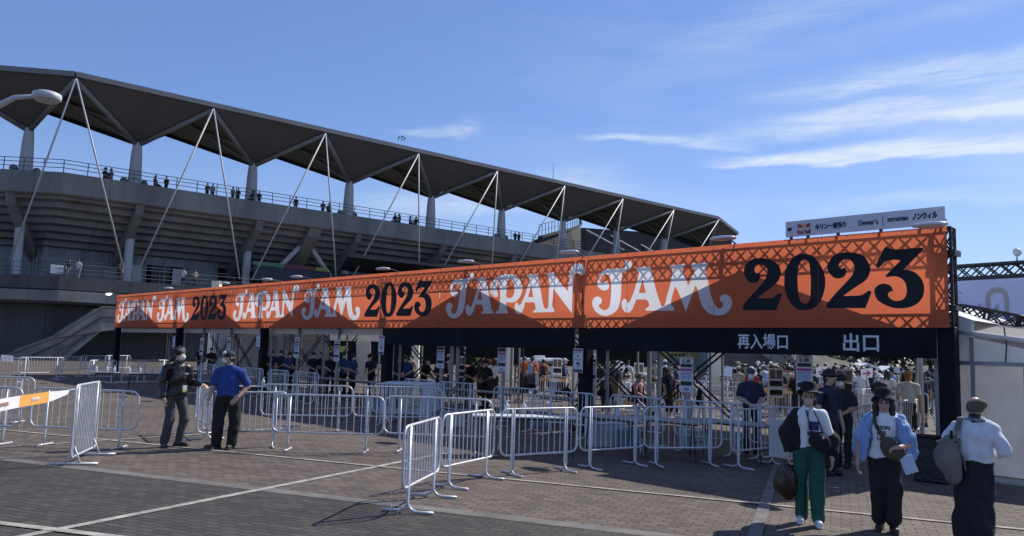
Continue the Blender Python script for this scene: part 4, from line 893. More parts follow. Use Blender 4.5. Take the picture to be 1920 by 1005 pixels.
# ---------------------------------------------------------------- woman in green trousers
pw = person(1519, 984, 'woman in green trousers and black sun hat walking with a dark bag in her hand'); pw.scale = (.96, 1.0, 1.02)
g = Fig(); H_ = .945
hipz = .83
g.cap((-.09, 0, hipz), (-.105, .03, .45), .098, .088, LOW); g.cap((-.105, .03, .45), (-.10, .09, .11), .088, .088, LOW)
g.cap((.09, 0, hipz), (.085, -.05, .45), .098, .086, LOW); g.cap((.085, -.05, .45), (.095, -.05, .11), .086, .088, LOW)
g.cap((-.05, .0, .86), (.05, .0, .86), .125, .125, LOW, (1, .85, 1))
shoe(g, (-.10, .09, .08), (-.15, -1, 0)); shoe(g, (.095, -.05, .08), (.1, -1, 0))
g.cap((0, .01, .94), (0, 0, 1.18), .148, .150, TOP, (1, .70, 1)); g.cap((-.11, 0, 1.28), (.11, 0, 1.28), .060, .060, TOP, (1, 1.1, 1)); g.cap((0, 0, 1.18), (0, 0, 1.27), .15, .12, TOP, (1, .72, 1))
g.cap((0, 0, 1.29), (0, -.01, 1.40), .058, .050, SKIN)
# tee sleeve and arm at viewer right, jacket bunched on the forearm
g.cap((.15, .01, 1.27), (.222, .03, 1.06), .062, .068, TOP); g.cap((.235, .03, 1.06), (.245, .0, .95), .045, .04, SKIN); g.cap((.245, .0, .95), (.26, -.04, .80), .038, .030, SKIN)
hand(g, (.262, -.045, .79), (.05, -.1, -1), (-1, -.1, 0), -1, .5, .95)
fr, at = head(g, (0, -.015, 1.475), (-.05, -1, -.06), s=1.0)
fm = person_mats('walker', top=(.78, .78, .80), low=(.012, .085, .062), shoe_=(.62, .63, .66))
g.hem = (.90, .22); ch('body', g, VB, fm, pw, cloth=(TOP, LOW), amp=.0095, seed=4, fq=1.1)
jk = Fig()
jk.cap((-.155, .01, 1.275), (-.25, .03, 1.05), .072, .096, 0); jk.cap((-.265, .03, 1.05), (-.25, -.02, .86), .098, .066, 0)
jk.cap((-.12, .03, 1.24), (-.13, .03, .93), .10, .125, 0, (1, .86, 1)); jk.cap((-.10, .075, 1.22), (.12, .09, .98), .085, .085, 0, (1, .7, 1)); jk.cap((-.10, -.02, 1.285), (.02, .07, 1.30), .055, .05, 0)
jk.cap((.20, .07, 1.08), (.27, .03, .98), .075, .10, 0); jk.cap((.27, .03, .98), (.265, -.01, .86), .10, .082, 0); jk.cap((.15, .10, 1.05), (.24, .07, .88), .07, .07, 0)
ch('jacket', jk, .008, [FELT], pw, cloth=(0,), amp=.010, seed=9)
hr = Fig(); hr.ell(at(0, .03, .03), (.086, .098, .092), 0, fr); hr.cap(at(-.075, .03, 0), at(-.07, .04, -.10), .028, .02, 0); hr.cap(at(.075, .03, 0), at(.07, .04, -.10), .028, .02, 0); hr.ell(at(0, -.12, -.03), (.075, .085, .085), 0, fr, .01, True)
ch('hair', hr, .007, [fm[HAIR]], pw, amp=0)
disc_hat(pw, at(0, .022, .068), fr, .100, .115, .160, FELT, .020, tilt=.22)
q = MB(); q.tube([at(.07, -.05, .03), at(.05, -.06, -.10), at(.0, -.09, -.16), at(0, -.13, -.24)], .004, 5); local(q, 'chin_cord', FELT, pw)
mask_child(pw, at, fr, MASKB, .95)
hh = Fig(); hand(hh, (-.245, -.03, .80), (.0, -.05, -1), (1, -.1, 0), 1, .95, .95); hh.cap((-.25, -.02, .88), (-.245, -.03, .80), .034, .028, SKIN)
ch('hand', hh, .005, fm, pw, amp=0)
pt = MB(); pt.box((.055, -.128, 1.15), (.12, .012, .10), (1, 0, 0), (0, 1, 0)); pt.box((.06, -.118, 1.06), (.16, .01, .05)); local(pt, 'shirt_print', mat('navy_print', (.03, .04, .12), .7), pw, False, bevel=.004)
bg_ = Fig(); bg_.ell((.105, -.165, .985), (.125, .065, .095), 0); bg_.ell((.155, -.165, .93), (.09, .06, .085), 0)
o = ch('crossbody_bag', bg_, .008, [FELT], pw, cloth=(0,), amp=.008, seed=3)
q = MB(); q.tube([(-.03, -.10, 1.33), (.0, -.15, 1.20), (.04, -.17, 1.05)], .009, 6); q.tube([(.06, -.10, 1.32), (.12, -.15, 1.20), (.16, -.16, 1.05)], .009, 6)
s_ = local(q, 'strap', FELT, o); q = MB(); q.lathe((.16, -.222, 1.02), [(.0, -.02), (.016, -.012), (.018, .012), (0, .02)], 8); local(q, 'buckle', POLE, o)
free(o, pw, 'small black crossbody bag on the chest of the woman in green trousers', 'bag')
pb = Fig(); pb.chain([(-.245, -.03, .72), (-.255, -.02, .62), (-.262, -.02, .48), (-.26, -.02, .38)], [.022, .085, .125, .105], 0, (1, .7, 1), .05)
pb.ell((-.27, -.02, .42), (.15, .09, .13), 0)
o = ch('plastic_bag', pb, .009, [mat('brown_plastic', (.030, .017, .013), .28, var=.4, scale=6, bump=.8, bscale=14)], pw, cloth=(0,), amp=.014, seed=12, fq=1.2); free(o, pw, 'dark brown plastic bag hanging from the hand of the woman in green trousers', 'bag')

# ---------------------------------------------------------------- woman with the light blue shirt over her shoulders
pw = person(1662, 996, 'woman in white lettered tee with a light blue shirt draped over her shoulders'); pw.scale = (.92, .95, 1.0)
g = Fig(); fm = person_mats('caped', top=(.80, .80, .82), low=(.011, .011, .014), shoe_=(.012, .012, .014), xtr=(.55, .55, .58))
g.chain([(-.07, 0, .86), (-.082, .02, .50), (-.078, .05, .15)], [.120, .100, .090], LOW, (1, .95, 1), .025); g.chain([(.075, 0, .86), (.095, -.03, .50), (.085, -.05, .16)], [.120, .100, .090], LOW, (1, .9, 1), .05)
for sx, yy in ((-.075, .05), (.085, -.05)): g.cap((sx, yy, .20), (sx, yy, .09), .04, .036, XTR)
shoe(g, (-.075, .05, .07), (-.12, -1, 0), L_=.2); shoe(g, (.085, -.05, .07), (.15, -1, 0), L_=.2)
g.cap((0, .01, .88), (0, 0, 1.17), .178, .165, TOP, (1, .74, 1)); g.cap((-.115, 0, 1.28), (.115, 0, 1.28), .066, .066, TOP); g.cap((0, 0, 1.17), (0, 0, 1.27), .165, .125, TOP, (1, .74, 1))
g.cap((0, 0, 1.29), (0, -.01, 1.40), .060, .052, SKIN)
g.cap((-.18, .0, 1.26), (-.25, .02, 1.09), .058, .058, TOP); g.cap((-.255, .02, 1.08), (-.30, .02, .95), .048, .042, SKIN); g.cap((-.30, .02, .95), (-.315, -.03, .78), .040, .030, SKIN); hand(g, (-.317, -.035, .77), (.02, -.12, -1), (1, -.2, 0), 1, .55, .95)
g.cap((.18, .0, 1.26), (.26, .02, 1.09), .058, .058, TOP); g.cap((.265, .02, 1.08), (.275, .01, 1.0), .048, .043, SKIN); g.cap((.275, .01, 1.0), (.165, -.22, .985), .041, .030, SKIN); hand(g, (.16, -.225, .985), (-1, -.25, -.12), (.1, .3, -1), -1, .9, .95)
fr, at = head(g, (.0, -.015, 1.475), (.05, -1, -.05), s=1.02)
g.hem = (.845, .21); ch('body', g, VB, fm, pw, cloth=(TOP, LOW), amp=.0085, seed=21, fq=1.15)
hr = Fig(); hr.ell(at(0, .025, .03), (.092, .104, .095), 0, fr)
for sx in (-1, 1): hr.chain([at(sx*.080, .0, .03), at(sx*.092, .0, -.05), at(sx*.09, -.005, -.14), at(sx*.075, -.01, -.20)], [.035, .040, .042, .02], 0)
hr.cap(at(-.06, .06, -.03), at(-.05, .06, -.18), .06, .045, 0); hr.cap(at(.06, .06, -.03), at(.05, .06, -.18), .06, .045, 0); hr.ell(at(0, -.115, -.035), (.062, .08, .088), 0, fr, .01, True)
ch('hair', hr, .007, [fm[HAIR]], pw, cloth=(0,), amp=.004, seed=2, fq=2)
disc_hat(pw, at(0, .026, .066), fr, .106, .100, .150, FELT, .045, tilt=.28)
cp = Fig(); CAPE = mat('light_blue_shirt', (.22, .36, .66), .8, var=.08, scale=6, bump=.3, bscale=60)
for sx in (-1, 1):
    cp.cap((sx*.08, .03, 1.345), (sx*.195, .02, 1.285), .030, .046, 0, k=.03); cp.cap((sx*.195, .02, 1.275), (sx*.268, .035, 1.06), .066, .084, 0, k=.03)
    cp.chain([(sx*.29, .05, 1.06), (sx*.315, .06, .92), (sx*.30, .05, .80)], [.078, .066, .036], 0, (1, .7, 1), .03)
    cp.chain([(sx*.165, -.075, 1.29), (sx*.20, -.085, 1.1), (sx*.235, -.06, .80)], [.028, .034, .024], 0, (1.2, .7, 1), .03); cp.cap((sx*.23, -.02, 1.2), (sx*.275, -.02, .82), .046, .028, 0, k=.03)
cp.cap((-.15, .09, 1.30), (.15, .09, 1.30), .05, .05, 0, k=.04); cp.cap((-.22, .10, 1.15), (.22, .10, 1.15), .06, .06, 0, (1, .7, 1.8), .05); cp.cap((-.24, .10, .95), (.24, .10, .95), .06, .06, 0, (1, .7, 2.2), .05)
ch('draped_shirt', cp, .008, [CAPE], pw, cloth=(0,), amp=.006, seed=31, fq=1.9)
for i, w_ in enumerate(('RION', 'DES', 'LANDES')):
    o = text(w_, .062, face((-.085, -.139-.002*i, 1.19-.062*i), (1, 0, 0), (0, -1, 0)), INK, None, name='shirt_lettering', bold=.002, align='LEFT'); o.parent = pw
bg_ = Fig(); OL = mat('olive_canvas', (.075, .060, .035), .8, var=.15, scale=10, bump=.4, bscale=80)
bg_.cap((.015, -.175, 1.03), (.135, -.175, .905), .062, .085, 0, (1, .62, 1), .04); bg_.ell((.10, -.18, .93), (.125, .062, .10), 0); bg_.ell((.05, -.185, .99), (.10, .055, .095), 0)
o = ch('sling_bag', bg_, .008, [OL], pw, cloth=(0,), amp=.006, seed=5)
q = MB(); n_ = 8
for a_, b_ in (((-.115, -.07, 1.345), (-.10, -.125, 1.22)), ((-.10, -.125, 1.22), (-.04, -.145, 1.12)), ((-.04, -.145, 1.12), (.01, -.165, 1.05))): q.beam(a_, b_, .042, .008, (0, -1, .2))
q.beam((-.115, -.07, 1.345), (-.09, .03, 1.37), .042, .008, (0, 0, 1)); local(q, 'strap', OL, o, False)
free(o, pw, 'olive sling bag held at the waist of the woman in the light blue cape', 'bag')
q = MB(); q.box((.265, -.20, .80), (.15, .03, .20), Vector((.9, 0, .35)).normalized(), (0, 1, 0), Vector((-.35, 0, .9)).normalized()); o = local(q, 'paper_sleeve', mat('pale_paper', (.50, .56, .72), .6), pw, False, bevel=.004); free(o, pw, 'pale folded paper below the elbow of the woman in the light blue cape', 'paper')

# ---------------------------------------------------------------- person seen from behind
pe = person(1836, 1022, 'person seen from behind in white sweatshirt, long black skirt and olive beret', off=math.pi-.12); pe.scale = (.94, .96, 1.0)
g = Fig(); fm = person_mats('behind', top=(.66, .68, .74), low=(.012, .013, .018), hair=(.02, .018, .016), xtr=(.45, .45, .5))
g.chain([(0, .0, .90), (.01, .0, .6), (.03, .03, .2)], [.165, .18, .21], LOW, (1, .72, 1), .05); g.chain([(.02, .0, .7), (.08, .02, .15)], [.17, .17], LOW, (1, .72, 1), .05)
shoe(g, (-.09, .0, .07), (0, -1, 0)); shoe(g, (.09, .1, .07), (0, -1, 0))
g.cap((0, .0, .93), (0, .01, 1.17), .178, .178, TOP, (1, .78, 1)); g.cap((-.13, .0, 1.27), (.13, .0, 1.27), .072, .072, TOP); g.cap((0, .01, 1.17), (0, 0, 1.27), .178, .13, TOP, (1, .78, 1))
g.cap((0, 0, 1.27), (0, -.03, 1.40), .060, .054, SKIN); g.cap((-.05, .0, 1.345), (.05, .0, 1.345), .045, .045, XTR)
g.cap((.19, -.01, 1.25), (.29, -.08, 1.12), .074, .068, TOP); g.cap((.29, -.08, 1.12), (.27, -.30, 1.10), .068, .050, TOP); hand(g, (.265, -.34, 1.09), (-.2, -1, -.2), (-1, 0, 0), -1, .9)
g.cap((-.19, -.01, 1.25), (-.275, .02, 1.04), .074, .070, TOP); g.cap((-.275, .02, 1.04), (-.20, -.22, .98), .068, .048, TOP); hand(g, (-.18, -.25, .98), (.3, -1, 0), (1, 0, 0), 1, .8)
fr, at = head(g, (0, -.045, 1.46), (.15, -1, -.08), s=1.10, detail=False)
g.cap((0, .03, 1.34), (0, -.01, 1.38), .068, .062, HAIR)
g.hem = (.90, .23); ch('body', g, VB, fm, pe, cloth=(TOP, LOW), amp=.011, seed=41, fq=1.15)
bt = Fig(); bt.ell(at(0, .018, .030), (.098, .112, .078), 0, fr); bt.ell(at(-.035, .055, .045), (.085, .085, .062), 0, fr); bt.ell(at(0, .02, -.008), (.094, .106, .045), 0, fr)
OLH = mat('olive_beret', (.125, .11, .075), .95, var=.15, scale=20, bump=.4, bscale=150); ch('beret', bt, .007, [OLH], pe, cloth=(0,), amp=.003, seed=7)
q = MB(); q.tube([(.10*math.cos(a), .005+.075*math.sin(a), 1.345) for a in np.linspace(.3, 2.84, 12)], .022, 8); local(q, 'scarf', mat('patterned_scarf', (.22, .22, .26), .8, var=.95, scale=45), pe)
KH = mat('khaki_canvas', (.165, .155, .135), .9, var=.18, scale=7, bump=.4, bscale=70)
bp = Fig(); bp.chain([(.265, .13, 1.06), (.275, .15, .92), (.23, .15, .74)], [.10, .135, .10], 0, (.95, .7, 1), .05); bp.cap((.20, .12, 1.10), (.30, .10, 1.09), .06, .05, 0); bp.ell((.345, .10, 1.08), (.07, .05, .03), 0)
o = ch('backpack', bp, .009, [KH], pe, cloth=(0,), amp=.008, seed=8)
q = MB()
for a_, b_ in (((.125, -.06, 1.36), (.15, .06, 1.355)), ((.15, .06, 1.355), (.175, .12, 1.22)), ((.175, .12, 1.22), (.185, .14, 1.08)), ((.12, .14, .96), (.09, .15, .80))): q.beam(a_, b_, .065, .012, (1, .2, 0) if a_[1] > .1 else (0, 0, 1))
local(q, 'strap', KH, o, False); q = MB(); q.box((.225, .165, 1.16), (.03, .02, .12), Vector((1, 0, .2)), (0, 1, 0)); q.box((.20, .17, 1.10), (.07, .02, .02)); local(q, 'buckle', FELT, o, False)
free(o, pe, 'khaki canvas backpack hanging off one shoulder of the person seen from behind', 'backpack')

# ---------------------------------------------------------------- man in black jacket
pm = person(322, 838, 'man in shiny black jacket and white mask resting one hand on a barrier', off=.55)
g = Fig(); fm = person_mats('jacket_man', top=(.012, .012, .014), low=(.055, .058, .068), shoe_=(.012, .012, .013))
fm[TOP] = mat('shiny_black_nylon', (.011, .011, .013), .32, var=.2, scale=8, bump=.5, bscale=22)
g.cap((-.10, .0, .90), (-.09, -.02, .49), .098, .070, LOW); g.cap((-.09, -.02, .49), (-.11, .05, .10), .068, .062, LOW)
g.cap((.10, .0, .90), (.13, -.10, .49), .098, .070, LOW); g.cap((.13, -.10, .49), (.10, -.02, .10), .068, .062, LOW); g.cap((-.05, 0, .93), (.05, 0, .93), .125, .125, LOW, (1, .85, 1))
shoe(g, (-.11, .05, .08), (-.3, -1, 0), L_=.22); shoe(g, (.10, -.02, .08), (.35, -1, 0), L_=.22)
g.cap((0, .01, .95), (0, -.01, 1.20), .165, .16, TOP, (1, .74, 1)); g.cap((-.15, 0, 1.38), (.15, -.02, 1.38), .078, .078, TOP); g.cap((0, -.01, 1.20), (0, 0, 1.37), .165, .13, TOP, (1, .76, 1)); g.cap((0, .0, 1.42), (0, -.02, 1.49), .075, .064, TOP)
g.cap((0, -.01, 1.45), (0, -.03, 1.54), .056, .052, SKIN)
g.cap((-.19, .01, 1.37), (-.25, .05, 1.11), .070, .064, TOP); g.cap((-.25, .05, 1.11), (-.24, -.04, .90), .060, .048, TOP); hand(g, (-.238, -.05, .87), (.02, -.12, -1), (1, -.2, 0), 1, .45)
g.cap((.19, -.02, 1.37), (.24, -.04, 1.13), .070, .064, TOP); g.cap((.24, -.04, 1.13), (.30, -.26, 1.10), .060, .046, TOP); hand(g, (.305, -.29, 1.095), (.15, -1, -.25), (0, 0, -1), -1, .55)
fr, at = head(g, (0, -.05, 1.62), (.12, -1, -.02))
g.hem = (.885, .20); ch('body', g, VB, fm, pm, cloth=(TOP, LOW), amp=.009, seed=51); pm.scale = (1.10, 1.10, 1.055)
hr = Fig(); hr.ell(at(0, .02, .040), (.092, .108, .096), 0, fr); rr = random.Random(11)
for k in range(26):
    a_ = rr.uniform(-2.6, 2.6); e_ = rr.uniform(.2, 1.3); d_ = V3(math.sin(a_)*math.cos(e_), -math.cos(a_)*math.cos(e_) if abs(a_) > .7 else -.75*math.cos(e_), math.sin(e_))
    b_ = V3(0, .02, .045)+d_*V3(.080, .095, .088); t_ = b_+V3(d_[0]*.03, d_[1]*.022, -.035 if e_ < .8 else .012); hr.cap(at(*b_), at(*t_), .020, .006, 0, k=.012)
for sx in (-1, 1): hr.cap(at(sx*.082, .0, .02), at(sx*.084, .0, -.035), .020, .012, 0, k=.012)
hr.ell(at(0, .075, -.035), (.068, .045, .055), 0, fr); hr.ell(at(0, -.13, -.05), (.064, .085, .082), 0, fr, .01, True)
ch('hair', hr, .007, [fm[HAIR]], pm, cloth=(0,), amp=.007, seed=3, fq=2.2); mask_child(pm, at, fr, MASKW)
q = MB(); q.tube([(-.05, -.10, 1.44), (-.0, -.145, 1.25), (.06, -.15, 1.08)], .005, 5); q.tube([(.06, -.10, 1.44), (.07, -.145, 1.25), (.07, -.15, 1.08)], .005, 5); local(q, 'lanyard', INK, pm)
q = MB(); q.box((.065, -.156, 1.045), (.075, .006, .075)); bd_ = local(q, 'badge', PAPER, pm, False); q = MB(); q.box((.065, -.158, .985), (.075, .006, .045)); local(q, 'badge_stripe', mat('yellow_card', (.62, .52, .12), .5), bd_, False)
q = MB(); q.box((.09, -.128, 1.285), (.09, .006, .035)); local(q, 'jacket_print', INKG, pm, False)

# ---------------------------------------------------------------- man in blue polo
pm = person(421, 842, 'man in bright blue polo shirt, navy cap and wide black trousers looking left', off=-.25)
g = Fig(); fm = person_mats('polo_man', top=(.018, .050, .235), low=(.010, .010, .011), shoe_=(.03, .028, .028))
g.cap((-.09, .0, .88), (-.125, -.02, .48), .112, .098, LOW); g.cap((-.125, -.02, .48), (-.145, .0, .10), .095, .082, LOW); g.cap((.10, .0, .88), (.13, .02, .48), .112, .095, LOW); g.cap((.13, .02, .48), (.095, .04, .10), .092, .080, LOW)
g.cap((-.05, 0, .92), (.06, 0, .92), .135, .135, LOW, (1, .85, 1)); shoe(g, (-.145, .0, .08), (-.85, -.6, 0), L_=.22); shoe(g, (.095, .04, .08), (-.1, -1, 0), L_=.22)
g.cap((0, .0, .97), (0, -.01, 1.17), .168, .172, TOP, (1, .80, 1)); g.cap((-.15, 0, 1.355), (.16, 0, 1.355), .078, .078, TOP); g.cap((0, -.01, 1.17), (0, 0, 1.35), .172, .13, TOP, (1, .78, 1)); g.cap((-.03, -.02, 1.42), (.03, -.02, 1.42), .062, .062, TOP)
g.cap((0, 0, 1.42), (-.02, -.02, 1.52), .058, .054, SKIN)
g.cap((-.19, .0, 1.34), (-.235, .02, 1.17), .072, .075, TOP); g.cap((-.235, .02, 1.17), (-.25, .03, 1.09), .050, .044, SKIN); g.cap((-.25, .03, 1.09), (-.265, -.13, .92), .044, .031, SKIN); hand(g, (-.267, -.15, .90), (.0, -.45, -1), (1, .2, 0), 1, .7)
g.cap((.20, .0, 1.34), (.275, .06, 1.16), .074, .077, TOP); g.cap((.275, .06, 1.16), (.295, .06, 1.09), .050, .045, SKIN); g.cap((.295, .06, 1.09), (.185, -.08, .92), .045, .033, SKIN); hand(g, (.175, -.09, .905), (-.6, -.35, -.8), (.1, .9, -.1), -1, .5)
fr, at = head(g, (-.03, -.03, 1.60), (-.85, -.75, -.06))
g.hem = (.935, .21); ch('body', g, VB, fm, pm, cloth=(TOP, LOW), amp=.008, seed=61); pm.scale = (1.10, 1.10, 1.05)
NAVY = mat('navy_cap', (.014, .018, .035), .8, var=.1)
c_ = Fig(); c_.ell(at(0, .015, .045), (.090, .108, .085), 0, fr); c_.ell(at(0, -.03, -.075), (.2, .2, .085), 0, fr, .005, True); c_.ell(at(0, -.125, .038), (.066, .072, .010), 0, fr, .006)
ch('cap', c_, .0065, [NAVY], pm, amp=0); c_ = Fig(); c_.ell(at(0, -.065, .083), (.050, .034, .036), 0, fr); ch('cap_front', c_, .0065, [PAPER], pm, amp=0)
hr = Fig(); hr.ell(at(0, .05, -.02), (.082, .072, .06), 0, fr); 
for sx in (-1, 1): hr.cap(at(sx*.078, .0, .02), at(sx*.076, .005, -.035), .014, .012, 0, k=.01)
ch('hair', hr, .007, [fm[HAIR]], pm, amp=0); mask_child(pm, at, fr, MASKW)
q = MB()
for k in range(3):
    a = k*2.09+.52; q.slab([(.085+.028*math.cos(a+t)*r, -.148, 1.265+.028*math.sin(a+t)*r) for t, r in ((0, 1), (.52, .45), (3.14, .2), (-.52, .45))], (0, -.003, 0))
local(q, 'shirt_emblem', mat('teal_print', (.03, .30, .38), .6), pm, False)
# ---------------------------------------------------------------- people further away: a few shared bodies, each with its own clothes
def small_body(pose, kind, vox=.02):
    g = Fig(); f = (0, -1, 0)
    lean = .10 if pose in ('lean',) else 0
    wide = kind in ('wide',)
    if pose == 'sit':
        for sx in (-.10, .10): g.cap((sx, 0, .48), (sx*1.3, -.42, .50), .09, .07, LOW); g.cap((sx*1.3, -.42, .50), (sx*1.2, -.40, .10), .065, .05, LOW); shoe(g, (sx*1.2, -.40, .08), f)
        dz = -.40
    else:
        dz = 0; st_ = .10 if pose == 'walk' else 0
        if kind == 'skirt':
            g.chain([(0, 0, .92), (0, 0, .62), (0, 0, .42)], [.155, .18, .19], LOW, (1, .8, 1), .03)
            for sx in (-.08, .08): g.cap((sx, 0, .45), (sx, sx*st_*8, .1), .05, .04, SKIN); shoe(g, (sx, sx*st_*8, .08), f)
        elif kind == 'shorts':
            for sx in (-.09, .09): g.cap((sx, 0, .90), (sx*1.15, sx*st_*4, .50), .105, .09, LOW); g.cap((sx*1.15, sx*st_*4, .50), (sx*1.1, sx*st_*8, .1), .055, .04, SKIN); shoe(g, (sx*1.1, sx*st_*8, .08), f)
        else:
            w = .02 if wide else 0
            for sx in (-.09, .09): g.cap((sx, 0, .90), (sx*1.15, sx*st_*4, .48), .10+w, .075+w, LOW); g.cap((sx*1.15, sx*st_*4, .48), (sx*1.1, sx*st_*8, .1), .072+w, .06+w, LOW); shoe(g, (sx*1.1, sx*st_*8, .08), f)
        g.cap((-.05, 0, .92), (.05, 0, .92), .125, .125, LOW, (1, .8, 1))
    T = lambda x, y, z: (x, y-lean*(max(0, z-.9))*2.2, z+dz)
    g.cap(T(0, .0, .95), T(0, 0, 1.18), .16, .16, TOP, (1, .74, 1)); g.cap(T(-.14, 0, 1.37), T(.14, 0, 1.37), .075, .075, TOP); g.cap(T(0, 0, 1.18), T(0, 0, 1.36), .16, .13, TOP, (1, .74, 1))
    g.cap(T(0, 0, 1.40), T(0, -.01, 1.52), .055, .052, SKIN)
    arms = {'stand': ((-.24, .02, 1.12), (-.25, -.05, .87), (.24, .02, 1.12), (.25, -.05, .87)), 'front': ((-.25, .02, 1.13), (-.06, -.22, 1.0), (.25, .02, 1.13), (.06, -.23, .98)),
            'lean': ((-.24, -.02, 1.13), (-.10, -.32, 1.0), (.24, -.02, 1.13), (.12, -.33, .98)), 'walk': ((-.24, .1, 1.12), (-.24, .12, .88), (.24, -.08, 1.12), (.23, -.2, .92)),
            'phone': ((-.22, -.06, 1.12), (-.06, -.25, 1.28), (.24, .02, 1.12), (.25, -.05, .87)), 'sit': ((-.22, -.05, 1.13), (-.12, -.30, 1.0), (.22, -.05, 1.13), (.12, -.30, 1.0)), 'crossed': ((-.26, -.02, 1.12), (.04, -.21, 1.06), (.26, -.02, 1.12), (-.04, -.22, 1.0))}[pose]
    for sx, e, w in ((-1, arms[0], arms[1]), (1, arms[2], arms[3])):
        sh = T(sx*.19, 0, 1.36); e, w = T(*e), T(*w); m_ = tuple(np.array(sh)*.35+np.array(e)*.65)
        g.cap(sh, m_, .068, .068, TOP); g.cap(m_, e, .050, .045, SKIN if kind != 'long' else TOP); g.cap(e, w, .046, .034, SKIN if kind != 'long' else TOP)
        d = nrm(np.array(w)-np.array(e)); g.cap(w, tuple(np.array(w)+d*.10), .036, .028, SKIN); g.cap(tuple(np.array(w)+d*.08), tuple(np.array(w)+d*.16+V3(0, 0, -.02)), .028, .018, SKIN)
    hc = T(0, -.02, 1.61); hf = (0, -1, -.5) if pose in ('lean', 'phone') else (0, -1, -.05); fr, at = head(g, hc, hf, detail=False)
    g.cap(at(0, -.09, .0), at(0, -.105, -.03), .012, .015, SKIN)
    return g, fr, at
def small_mesh(pose, kind, top, mask, pack, vox=.019, seed=1):
    g, fr, at = small_body(pose, kind)
    if mask: g.ell(at(0, -.06, -.045), (.060, .052, .056), XTR, fr)
    if top == 'hair': g.ell(at(0, .02, .04), (.094, .11, .098), HAIR, fr); g.ell(at(0, -.125, -.03), (.06, .075, .08), HAIR, fr, .01, True); g.ell(at(0, .05, -.03), (.085, .07, .07), HAIR, fr); g.ell(at(0, -.03, -.05), (.057, .063, .06), XTR if mask else SKIN, fr)
    elif top == 'long': g.ell(at(0, .02, .035), (.098, .11, .10), HAIR, fr); g.ell(at(0, -.125, -.03), (.06, .075, .08), HAIR, fr, .01, True); g.cap(at(-.06, .05, -.02), at(-.05, .06, -.2), .055, .05, HAIR); g.cap(at(.06, .05, -.02), at(.05, .06, -.2), .055, .05, HAIR); g.ell(at(0, -.03, -.05), (.057, .063, .06), XTR if mask else SKIN, fr)
    elif top == 'cap': g.ell(at(0, .015, .06), (.095, .112, .075), EYE, fr); g.ell(at(0, -.12, .045), (.07, .075, .014), EYE, fr, .006); g.ell(at(0, .05, -.03), (.083, .068, .06), HAIR, fr)
    elif top == 'hat': g.ell(at(0, .01, .075), (.095, .105, .075), EYE, fr); g.ell(at(0, .01, .035), (.165, .17, .022), EYE, fr, .01); g.ell(at(0, .05, -.03), (.085, .068, .07), HAIR, fr)
    if pack: sit = -.40 if pose == 'sit' else 0; g.cap((0, .17, 1.30+sit), (0, .19, 1.02+sit), .12, .13, LIP, (1, .65, 1)); g.cap((-.13, -.10, 1.30+sit), (-.12, -.12, 1.10+sit), .03, .03, LIP); g.cap((.13, -.10, 1.30+sit), (.12, -.12, 1.10+sit), .03, .03, LIP)
    vs, fs, tg = g.mesh(vox, (TOP, LOW), .008, seed); return mesh_from('person', vs, fs, tg, None)
_tm = {}
def matcol(nm, col, r=.8): return mat('cloth_'+nm, col, r, var=.15, scale=12, bump=.2, bscale=60)
COLS = {'white': (.60, .61, .63), 'black': (.012, .012, .014), 'navy': (.014, .018, .05), 'blue': (.018, .05, .22), 'grey': (.22, .22, .23), 'dark grey': (.06, .06, .065), 'red': (.33, .03, .03), 'orange': (.55, .14, .04), 'green': (.05, .16, .08), 'beige': (.42, .35, .26), 'light blue': (.25, .36, .55), 'pink': (.50, .22, .26), 'khaki': (.16, .14, .09), 'cream': (.55, .52, .45), 'purple': (.13, .05, .20), 'yellow': (.60, .45, .08)}
SK = [mat('skin_tone', (.40, .245, .175), .5, var=.08, scale=14), mat('skin_tone_light', (.47, .31, .23), .5, var=.08, scale=14)]
HAIRM = mat('black_hair', (.014, .012, .011), .45, var=.3, scale=30); HAIRB = mat('brown_hair', (.06, .032, .018), .5, var=.3, scale=30); HAIRO = mat('orange_hair', (.40, .14, .04), .5, var=.2, scale=30)
SHW = matcol('shoe_white', (.55, .55, .56)); SHB = matcol('shoe_black', (.015, .015, .016)); MK = {'white': MASKW}
def small(pos, rz, pose, kind, top, tcol, lcol, label, hatcol='black', hair=None, mask=True, pack=None, scale=1.0, group=None, shoec=None, rr=random):
    key = (pose, kind, top, mask, bool(pack))
    if key not in _tm: _tm[key] = small_mesh(*key, seed=len(_tm)+3)
    me = _tm[key]
    mats = [rr.choice(SK), matcol(tcol, COLS[tcol]), matcol(lcol, COLS[lcol]), shoec or rr.choice([SHW, SHB]), hair or rr.choice([HAIRM, HAIRM, HAIRM, HAIRB]), matcol(hatcol, COLS[hatcol]), matcol(pack or 'black', COLS[pack or 'black']), MASKW]
    if not len(me.materials):
        for m_ in mats: me.materials.append(m_)
    o = bpy.data.objects.new('person', me); COL.objects.link(o)
    for i, m_ in enumerate(mats): o.material_slots[i].link = 'OBJECT'; o.material_slots[i].material = m_
    o.location = pos; o.rotation_euler = (0, 0, rz); o.scale = (scale,)*3
    return tag(o, label, 'person', group)
def at_px(x, Y, z=0): p = D(x, 600, Y); return Vector((p.x, p.y, z))
